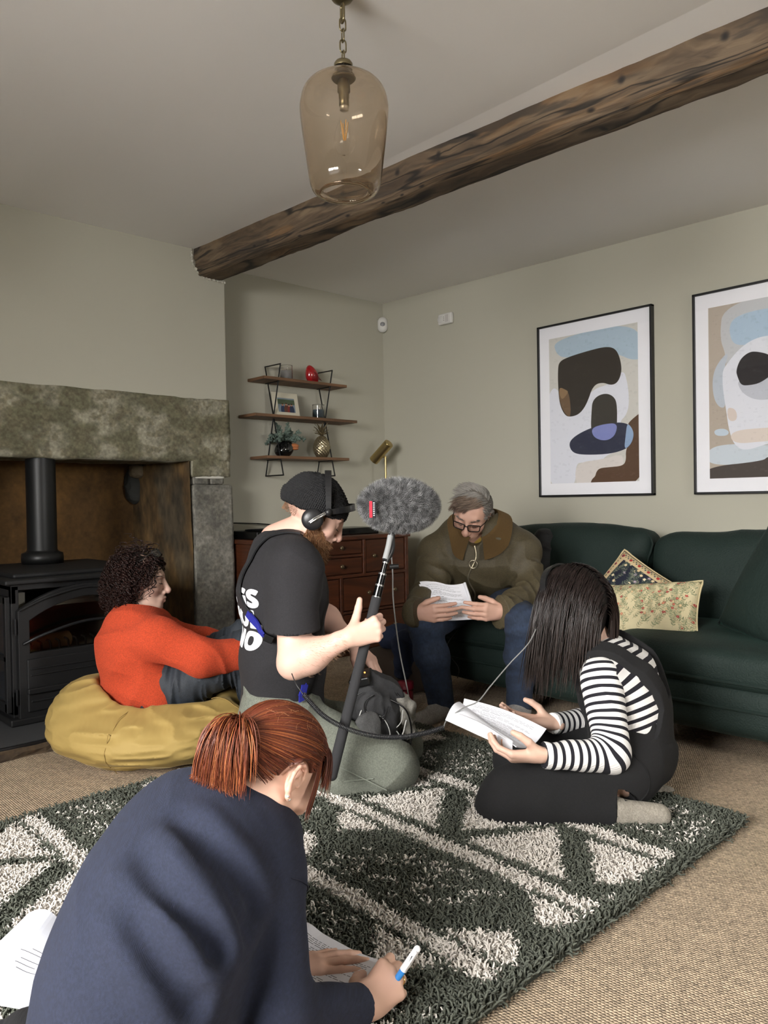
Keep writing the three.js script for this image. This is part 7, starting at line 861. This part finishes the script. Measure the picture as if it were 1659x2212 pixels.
// ---------- cables ----------
{
  const P = [[-1.812, 0.383, -1.358], [-1.786, 0.312, -1.414], [-1.747, 0.271, -1.47], [-1.698, 0.244, -1.536], [-1.655, 0.234, -1.611], [-1.616, 0.241, -1.681], [-1.591, 0.252, -1.723]].map(p => V(...p)), curve = new THREE.CatmullRomCurve3(P), L = curve.getLength(), turns = Math.round(L / 0.0046), pts = []; const n = turns * 9;
  const fr = curve.computeFrenetFrames(300); for (let i = 0; i <= n; i++) { const t = i / n, p = curve.getPointAt(t), k = Math.min(300, Math.round(t * 300)), a = t * turns * 6.28318; pts.push(p.addScaledVector(fr.normals[k], Math.cos(a) * 0.0062).addScaledVector(fr.binormals[k], Math.sin(a) * 0.0062)); }
  const c = thing('coiled_cable', 'black coiled headphone cable sagging across the recordist\'s knees', 'cable'); const rub = mat(new THREE.Color().setRGB(0.02, 0.02, 0.022), 0.32);
  mesh('coil', strandGeo([{ pts, r: pts.map(() => 0.0019), c: [1, 1, 1] }], 5), rub, c);
  mesh('straight_lead', [tube([[-1.868, 0.435, -1.359], [-1.834, 0.41, -1.35], [-1.812, 0.383, -1.358]], 0.0018, 16, 6)], rub, c);
  mesh('straight_lead', tube([[-1.591, 0.252, -1.723], [-1.59, 0.272, -1.739], [-1.557, 0.307, -1.775], [-1.526, 0.327, -1.809], [-1.506, 0.371, -1.847], [-1.473, 0.435, -1.898], [-1.434, 0.495, -1.941], [-1.425, 0.54, -1.975]], 0.0021, 80, 6), mat(new THREE.Color().setRGB(0.16, 0.16, 0.155), 0.4), c);
  tag(mesh('microphone_cable', tube([[-1.776, 0.824, -1.685], [-1.777, 0.727, -1.696], [-1.79, 0.621, -1.71], [-1.82, 0.46, -1.761], [-1.858, 0.302, -1.834], [-1.887, 0.158, -1.888], [-1.935, 0.034, -1.951], [-1.96, 0.033, -2.0]], 0.0022, 80, 6), mat(new THREE.Color().setRGB(0.2, 0.2, 0.19), 0.5)), 'thin grey cable hanging from the microphone to the rug', 'cable');
  tag(mesh('lamp_flex', tube([[-2.32, 0.36, -2.62], [-2.33, 0.28, -2.55], [-2.27, 0.2, -2.56], [-2.31, 0.14, -2.6]], 0.0018, 30, 6), mat(0x0a0a0a, 0.6)), 'thin black wire dangling below the seated man\'s lap', 'cable');
}
// ---------- recordist's bag, straps and print ----------
{
  const b = thing('sound_bag', 'black and grey sound equipment bag with loose wires in front of the recordist', 'bag', [-1.92, 0.05, -1.73]); const O = [-1.92, 0.05, -1.73];
  const body = withFolds(uni([[ecapF([-1.925, 0.12, -1.715], [-1.915, 0.3, -1.735], 0.075, 0.065, RIGHT, 1.25), 0], [capF([-1.9, 0.1, -1.8], [-1.92, 0.24, -1.8], 0.05, 0.04), 0.04]]), folds(D3(0.6, 0.7, 0.2), 22, 7, 0.03, 6), folds(D3(0.9, 0.2, 0.2), 34, 10, 0.012, 3)); const g = surface(body, [-2.1, 0.01, -1.95], [-1.75, 0.42, -1.55], 0.006); g.translate(-O[0], -O[1], -O[2]); mesh('bag_body', g, cloth(0.03, 0.03, 0.032, 0.8), b);
  const flap = withFolds(uni([[capF([-1.905, 0.33, -1.72], [-1.86, 0.24, -1.815], 0.03, 0.034), 0], [capF([-1.86, 0.24, -1.815], [-1.855, 0.16, -1.83], 0.034, 0.02), 0.03]]), folds(D3(0.7, -0.6, 0), 45, 12, 0.018, 8)); const g2 = surface(flap, [-2.0, 0.08, -1.92], [-1.78, 0.42, -1.62], 0.0045); g2.translate(-O[0], -O[1], -O[2]); mesh('grey_flap', g2, cloth(0.3, 0.285, 0.25, 0.9), b);
  const panel = withFolds(uni([[ecapF([-1.84, 0.14, -1.66], [-1.86, 0.24, -1.65], 0.022, 0.018, RIGHT, 1.7), 0]]), folds(D3(0.7, 0.6, 0), 40, 10, 0.012, 8)); const g3 = surface(panel, [-1.95, 0.06, -1.75], [-1.75, 0.32, -1.55], 0.0045); g3.translate(-O[0], -O[1], -O[2]); mesh('pocket', g3, cloth(0.11, 0.11, 0.11, 0.95), b);
  const r = rng(14), wm = [mat(0x0b0b0c, 0.4), mat(new THREE.Color().setRGB(0.5, 0.5, 0.48), 0.3)]; for (let i = 0; i < 16; i++) { const P = [], c = V(-1.87 + 0.06 * (r() - 0.5), 0.22 + 0.16 * (r() - 0.5), -1.70 + 0.16 * (r() - 0.5)).sub(V(...O)), R1 = 0.03 + 0.05 * r(), tw = r() * 6; for (let k = 0; k < 7; k++) { const a = tw + k * 0.75; P.push(V(c.x + Math.cos(a) * R1 * 0.68, c.y + Math.sin(a) * R1, c.z - Math.cos(a) * R1 * 0.73)); } mesh('wire', tube(P, 0.0016 + 0.0012 * r(), 60, 6), wm[i % 2], b); }
  mesh('wire', tube([[-1.845, 0.30, -1.72], [-1.81, 0.25, -1.78], [-1.80, 0.15, -1.79], [-1.82, 0.08, -1.74], [-1.86, 0.075, -1.68]].map(p => sub(p, O)), 0.003, 60, 8), mat(0x0b0b0c, 0.25), b);
  mesh('recorder', xf(box(-0.035, 0.035, 0, 0.03, -0.045, 0.045, 0.006), sub([-1.915, 0.345, -1.68], O), [0.2, 0.7, 0.1]), mat(0x060607, 0.4), b); const led = mesh('indicator_light', ball(...sub([-1.885, 0.385, -1.665], O), 0.003), mat(0x200500, 0.5, { emissive: new THREE.Color(1, 0.35, 0.08), emissiveIntensity: 2 }), b); mesh('blue_clip', [xf(box(-0.006, 0.006, -0.02, 0.02, -0.003, 0.003, 0.002), sub([-1.845, 0.235, -1.73], O), [0, 0.75, 0.5]), xf(box(-0.005, 0.005, -0.016, 0.016, -0.003, 0.003, 0.002), sub([-1.9, 0.38, -1.655], O), [0, 0.75, -0.3])], mat(new THREE.Color().setRGB(0.02, 0.03, 0.42), 0.6), b);
  // harness strap over the recordist's shoulder and down his back, with its blue end and buckle
  const st = thing('harness_strap', 'black shoulder strap with a blue end crossing the recordist\'s back', 'strap'); const tee = HB.tee, bk = D3(-0.95, 0, -0.3), lat = D3(-0.25, 0, 0.97);
  const strip = (pts, w, th, m, nm, par) => { const cur = new THREE.CatmullRomCurve3(pts.map(p => V(...p))), n = 60; const G = slab(n, 3, (u, v) => { const p = cur.getPoint(u), t = cur.getTangent(u), e = 0.004, d0 = tee(p.x, p.y, p.z), gr = V(tee(p.x + e, p.y, p.z) - d0, tee(p.x, p.y + e, p.z) - d0, tee(p.x, p.y, p.z + e) - d0).normalize(); const side = t.clone().cross(gr).normalize(), q = p.clone().addScaledVector(side, (v - 0.5) * w); for (let k = 0; k < 3; k++) { const d = tee(q.x, q.y, q.z), g = V(tee(q.x + e, q.y, q.z) - d, tee(q.x, q.y + e, q.z) - d, tee(q.x, q.y, q.z + e) - d).normalize(); q.addScaledVector(g, th + 0.001 - d); } return q.toArray(); }, th); return mesh(nm, G, m, par); };
  const web = cloth(0.012, 0.013, 0.016, 0.6, weaveBump, 14, 0.0015), blue = cloth(0.012, 0.018, 0.36, 0.7, weaveBump, 14, 0.001);
  strip([[-2.02, 0.86, -1.52], [-2.09, 0.845, -1.44], [-2.14, 0.775, -1.398], [-2.157, 0.668, -1.392], [-2.125, 0.615, -1.388], [-2.09, 0.59, -1.386]], 0.03, 0.005, web, 'webbing', st); strip([[-2.1, 0.598, -1.387], [-2.06, 0.565, -1.385], [-2.03, 0.54, -1.384]], 0.026, 0.006, blue, 'blue_webbing', st); mesh('buckle', xf(box(-0.016, 0.016, -0.012, 0.012, -0.006, 0.006, 0.003), [-2.005, 0.522, -1.372], [0.2, 0.8, -0.6]), mat(0x0a0a0a, 0.35), st);
  strip([[-1.93, 0.36, -1.47], [-1.925, 0.33, -1.47], [-1.92, 0.30, -1.475]], 0.028, 0.006, blue, 'blue_webbing', st);
  // white lettering printed across the back of the T-shirt
  const tex = canvasTex(512, 512, (c, w, h) => { c.clearRect(0, 0, w, h); c.fillStyle = '#e9eef2'; c.strokeStyle = '#e9eef2'; c.lineJoin = 'round'; c.lineWidth = 16; c.textAlign = 'right'; c.font = 'bold 190px sans-serif'; [['ES GS', 160], ['S!OL', 318], ['IMO', 478]].forEach(([t, y]) => { c.save(); c.translate(w - 16, y); c.scale(1, 0.92); c.fillText(t, 0, 0); c.strokeText(t, 0, 0); c.restore(); }); });
  const cen = mix(JB.mid, JB.chest, 0.72), G = sheet(36, 36, (u, v) => { const p = V(...add(add(add(cen, bk, 0.32), lat, (0.5 - u) * 0.30 - 0.02), [0, 1, 0], (v - 0.5) * 0.22 - 0.01)); for (let k = 0; k < 40; k++) { const d = tee(p.x, p.y, p.z); if (d < 0.0012) break; p.addScaledVector(V(...bk), -Math.max(0.0006, (d - 0.001) * 0.7)); } return p.toArray(); }); mesh('shirt_print', G, mat(0xffffff, 0.85, { map: tex, transparent: true, alphaTest: 0.5, side: THREE.DoubleSide }), HB.P);
}
// ---------- scripts, pen, small things ----------
{
  const page = (seed, heavy) => canvasTex(512, 724, (c, w, h) => { c.fillStyle = '#e6e7ee'; c.fillRect(0, 0, w, h); const r = rng(seed); c.fillStyle = '#54555c'; let y = 60; c.fillRect(60, 40, w - 120, 2); while (y < h - 60) { const ind = r() < 0.3 ? 150 : 70, n = 1 + Math.floor(r() * 4); if (r() < 0.35) { c.fillStyle = '#33343a'; let x = ind + 60; for (let k = 0; k < 2; k++) { const ww = 30 + r() * 40; c.fillRect(x, y, ww, 6); x += ww + 8; } y += 20; c.fillStyle = '#54555c'; } for (let i = 0; i < n; i++) { let x = ind; while (x < w - 70 - (i === n - 1 ? 160 * r() : 0)) { const ww = 8 + r() * 34; c.fillRect(x, y, Math.min(ww, w - 60 - x), heavy ? 5 : 4); x += ww + 7; } y += 16; } y += 16; } if (heavy) { c.strokeStyle = '#3b3d46'; c.lineWidth = 2.5; c.beginPath(); for (let i = 0; i < 5; i++) { let x = 60 + i * 14; const yy = 70 + i * 26; c.moveTo(x, yy); for (let k = 0; k < 26; k++) { x += 6; c.lineTo(x, yy + (r() - 0.5) * 16); } } c.stroke(); c.beginPath(); c.ellipse(200, 130, 70, 22, 0.1, 0, 7); c.stroke(); } });
  const quad = (q, bend, n = 16) => (u, v) => { const a = mix(q[0], q[1], u), b = mix(q[3], q[2], u), p = mix(a, b, v); return add(p, bend(u, v)); };
  const paper = t => mat(0xffffff, 0.85, { map: t, side: THREE.DoubleSide }), plain = mat(new THREE.Color().setRGB(0.78, 0.79, 0.84), 0.85, { side: THREE.DoubleSide });
  const flipV = g => { const uv = g.attributes.uv; for (let i = 0; i < uv.count; i++) uv.setY(i, 1 - uv.getY(i)); return g; };
  const s1 = thing('script', 'white printed script held in the seated man\'s hands', 'script'); const q1 = [[-2.349, 0.577, -2.4], [-2.213, 0.58, -2.544], [-2.128, 0.434, -2.515], [-2.239, 0.429, -2.397]];
  mesh('page', flipV(slab(18, 18, quad(q1, (u, v) => [0, 0.012 * Math.sin(u * 5.5) * (1 - v), 0.006 * Math.sin(u * 3)]), 0.002)), paper(page(3)), s1); mesh('page', flipV(slab(16, 14, quad(q1.map(p => add(p, AWAY, 0.006)), (u, v) => [0.004, 0.004 + 0.01 * Math.sin(u * 5 + 1) * (1 - v), 0]), 0.001)), plain, s1);
  mesh('rolled_edge', tube([[-2.212, 0.582, -2.544], [-2.17, 0.51, -2.532], [-2.129, 0.436, -2.516]], 0.006, 20, 8), plain, s1);
  const s2 = thing('script', 'open printed script held by the woman in stripes', 'script'); const q2 = [[-1.62, 0.309, -1.854], [-1.371, 0.242, -1.944], [-1.348, 0.234, -1.763], [-1.559, 0.295, -1.744]];
  mesh('page', slab(20, 18, quad([q2[0], q2[1], q2[2], q2[3]].map(p => p), (u, v) => [0, 0.03 * Math.sin(Math.PI * v) * -0.8 + 0.012 * Math.sin(u * 3), 0]), 0.0025), paper(page(8)), s2);
  mesh('page', slab(20, 12, quad([[-1.628, 0.30, -1.84], [-1.372, 0.237, -1.78], [-1.352, 0.226, -1.752], [-1.582, 0.275, -1.722]], (u, v) => [0, 0.016 * Math.sin(v * 3.1), 0.0]), 0.002), plain, s2);
  const s3 = thing('script', 'annotated script lying open under the writing woman\'s hand', 'script'); const q3 = [[-1.303, 0.05, -0.961], [-1.073, 0.05, -1.002], [-1.032, 0.05, -0.79], [-1.262, 0.05, -0.744]];
  mesh('page', slab(24, 18, quad(q3, (u, v) => [0, 0.012 * Math.exp(-Math.pow((u - 0.08) / 0.12, 2)) + 0.003 * Math.sin(u * 7), 0]), 0.004), paper(page(15, true)), s3);
  mesh('page', slab(24, 18, quad([add(q3[0], [-0.2, 0, 0.03]), add(q3[0], [0.012, 0.004, 0]), add(q3[3], [0.012, 0.004, 0]), add(q3[3], [-0.2, 0, 0.04])], (u, v) => [0, 0.014 * Math.exp(-Math.pow((u - 0.9) / 0.14, 2)) + 0.004 * Math.sin(u * 5), 0]), 0.004), paper(page(19)), s3);
  const s4 = thing('paper_sheet', 'folded white sheet with a few ruled lines left of the writing woman', 'paper'); const q4 = [[-1.78, 0.045, -0.57], [-1.662, 0.052, -0.612], [-1.44, 0.048, -0.458], [-1.6, 0.045, -0.36]];
  const lines = canvasTex(512, 512, (c, w, h) => { c.fillStyle = '#dfe3ee'; c.fillRect(0, 0, w, h); c.fillStyle = '#4c4d55'; for (const [x, y, l] of [[300, 170, 200], [270, 196, 150], [290, 222, 220], [250, 262, 210], [330, 286, 160]]) { c.fillRect(x, y, l, 3); } });
  mesh('sheet', slab(16, 20, quad(q4, (u, v) => [0, 0.014 * Math.sin(u * 4) * (1 - v) + 0.008 * noise3(u * 4, v * 4, 2), 0]), 0.002), paper(lines), s4); mesh('sheet', slab(12, 12, quad(q4.map(p => add(p, [0.012, -0.006, -0.012])), () => [0, 0, 0]), 0.002), plain, s4);
  const tb = thing('phone', 'silver phone lying on the rug edge beside the bean bag', 'phone', [-2.32, 0.042, -1.215], 0.55); mesh('case', box(-0.036, 0.036, 0, 0.009, -0.07, 0.07, 0.004), mat(new THREE.Color().setRGB(0.55, 0.57, 0.6), 0.3, { metalness: 0.3 }), tb); mesh('camera_bump', [rod([0.018, 0.009, -0.052], [0.018, 0.0105, -0.052], 0.008), rod([0.018, 0.009, -0.034], [0.018, 0.0105, -0.034], 0.008)], mat(0x050505, 0.2), tb);
  // ballpoint pen with a blue barrel and white clip end
  const a = V(-1.02, 0.042, -0.93), b = V(-0.969, 0.143, -0.973), pen = thing('pen', 'blue and white ballpoint pen in the writing hand', 'pen'); const at = t => a.clone().lerp(b, t); mesh('barrel', [rod(at(0.1), at(0.58), 0.0055, 0.006, 16), rod(at(0), at(0.1), 0.001, 0.005, 16)], mat(new THREE.Color().setRGB(0.04, 0.26, 0.72), 0.35), pen); mesh('upper_barrel', [rod(at(0.58), at(0.97), 0.0068, 0.0062, 16), ball(...at(0.97).toArray(), 0.0064)], mat(new THREE.Color().setRGB(0.85, 0.86, 0.88), 0.3), pen); const cl = V(0.006, 0.002, 0.006); mesh('clip', tube([at(0.95).add(cl), at(0.8).addScaledVector(cl, 1.5), at(0.6).addScaledVector(cl, 1.4)], 0.002, 16, 6), mat(new THREE.Color().setRGB(0.85, 0.86, 0.88), 0.3), pen); mesh('slider', xf(box(-0.002, 0.002, -0.007, 0.007, -0.002, 0.002, 0.001), at(0.8).addScaledVector(cl, 1.15).toArray(), [0, 0.8, -0.45]), mat(0x101010, 0.3), pen);
  const bo = thing('drinks_bottle', 'dark red plastic bottle on the carpet behind the cables', 'bottle', [-2.433, 0, -2.39]); mesh('body', lathe([[0, 0], [0.033, 0], [0.035, 0.005], [0.034, 0.1], [0.03, 0.108], [0, 0.11]], 28), pmat(new THREE.Color().setRGB(0.2, 0.008, 0.02), 0.3, { clearcoat: 0.5 }), bo); mesh('cap', lathe([[0, 0.108], [0.036, 0.108], [0.037, 0.112], [0.036, 0.14], [0, 0.142]], 28), mat(new THREE.Color().setRGB(0.24, 0.01, 0.03), 0.4), bo);
  const po = thing('footstool', 'dark brown round footstool half hidden beside the chest', 'footstool', [-2.72, 0, -2.62]); const pg = subdivideBox(0.32, 0.22, 0.32, 0.03, 0.09); pg.translate(0, 0.115, 0); mesh('cushion', pg, mat(new THREE.Color().setRGB(0.035, 0.022, 0.014), 0.85), po); for (const [x, z] of [[-0.1, -0.1], [0.1, -0.1], [-0.1, 0.1], [0.1, 0.1]]) mesh('leg', rod([x, 0, z], [x, 0.04, z], 0.014), mat(0x120b07, 0.5), po);
  const jk = thing('denim_jacket', 'dark blue denim jacket heaped on the brown footstool', 'jacket', [-2.66, 0.225, -2.58]); const jf = withFolds(uni([[capF([-2.78, 0.26, -2.68], [-2.56, 0.27, -2.52], 0.045, 0.05), 0], [capF([-2.56, 0.27, -2.52], [-2.53, 0.16, -2.47], 0.05, 0.035), 0.04], [capF([-2.72, 0.28, -2.56], [-2.6, 0.33, -2.6], 0.05, 0.03), 0.04]]), folds(D3(0.5, 0.8, 0), 26, 8, 0.02, 4)); const jg = surface(jf, [-2.95, 0.05, -2.85], [-2.4, 0.45, -2.3], 0.007); jg.translate(2.66, -0.225, 2.58); mesh('cloth', jg, cloth(0.012, 0.022, 0.06, 0.9), jk);
  const bp = thing('black_backpack', 'black bag on the sofa back behind the seated man\'s shoulder', 'bag', [-2.42, 0.36, -3.36]); const bf = surface(withFolds(uni([[capF([-2.40, 0.5, -3.38], [-2.40, 0.72, -3.42], 0.08, 0.06), 0]]), folds(D3(0.4, 0.9, 0), 16, 5, 0.02, 3)), [-2.6, 0.36, -3.55], [-2.24, 0.9, -3.2], 0.009); bf.translate(2.42, -0.36, 3.36); mesh('body', bf, cloth(0.008, 0.008, 0.009, 0.7), bp);
}
renderer.render(scene, camera);
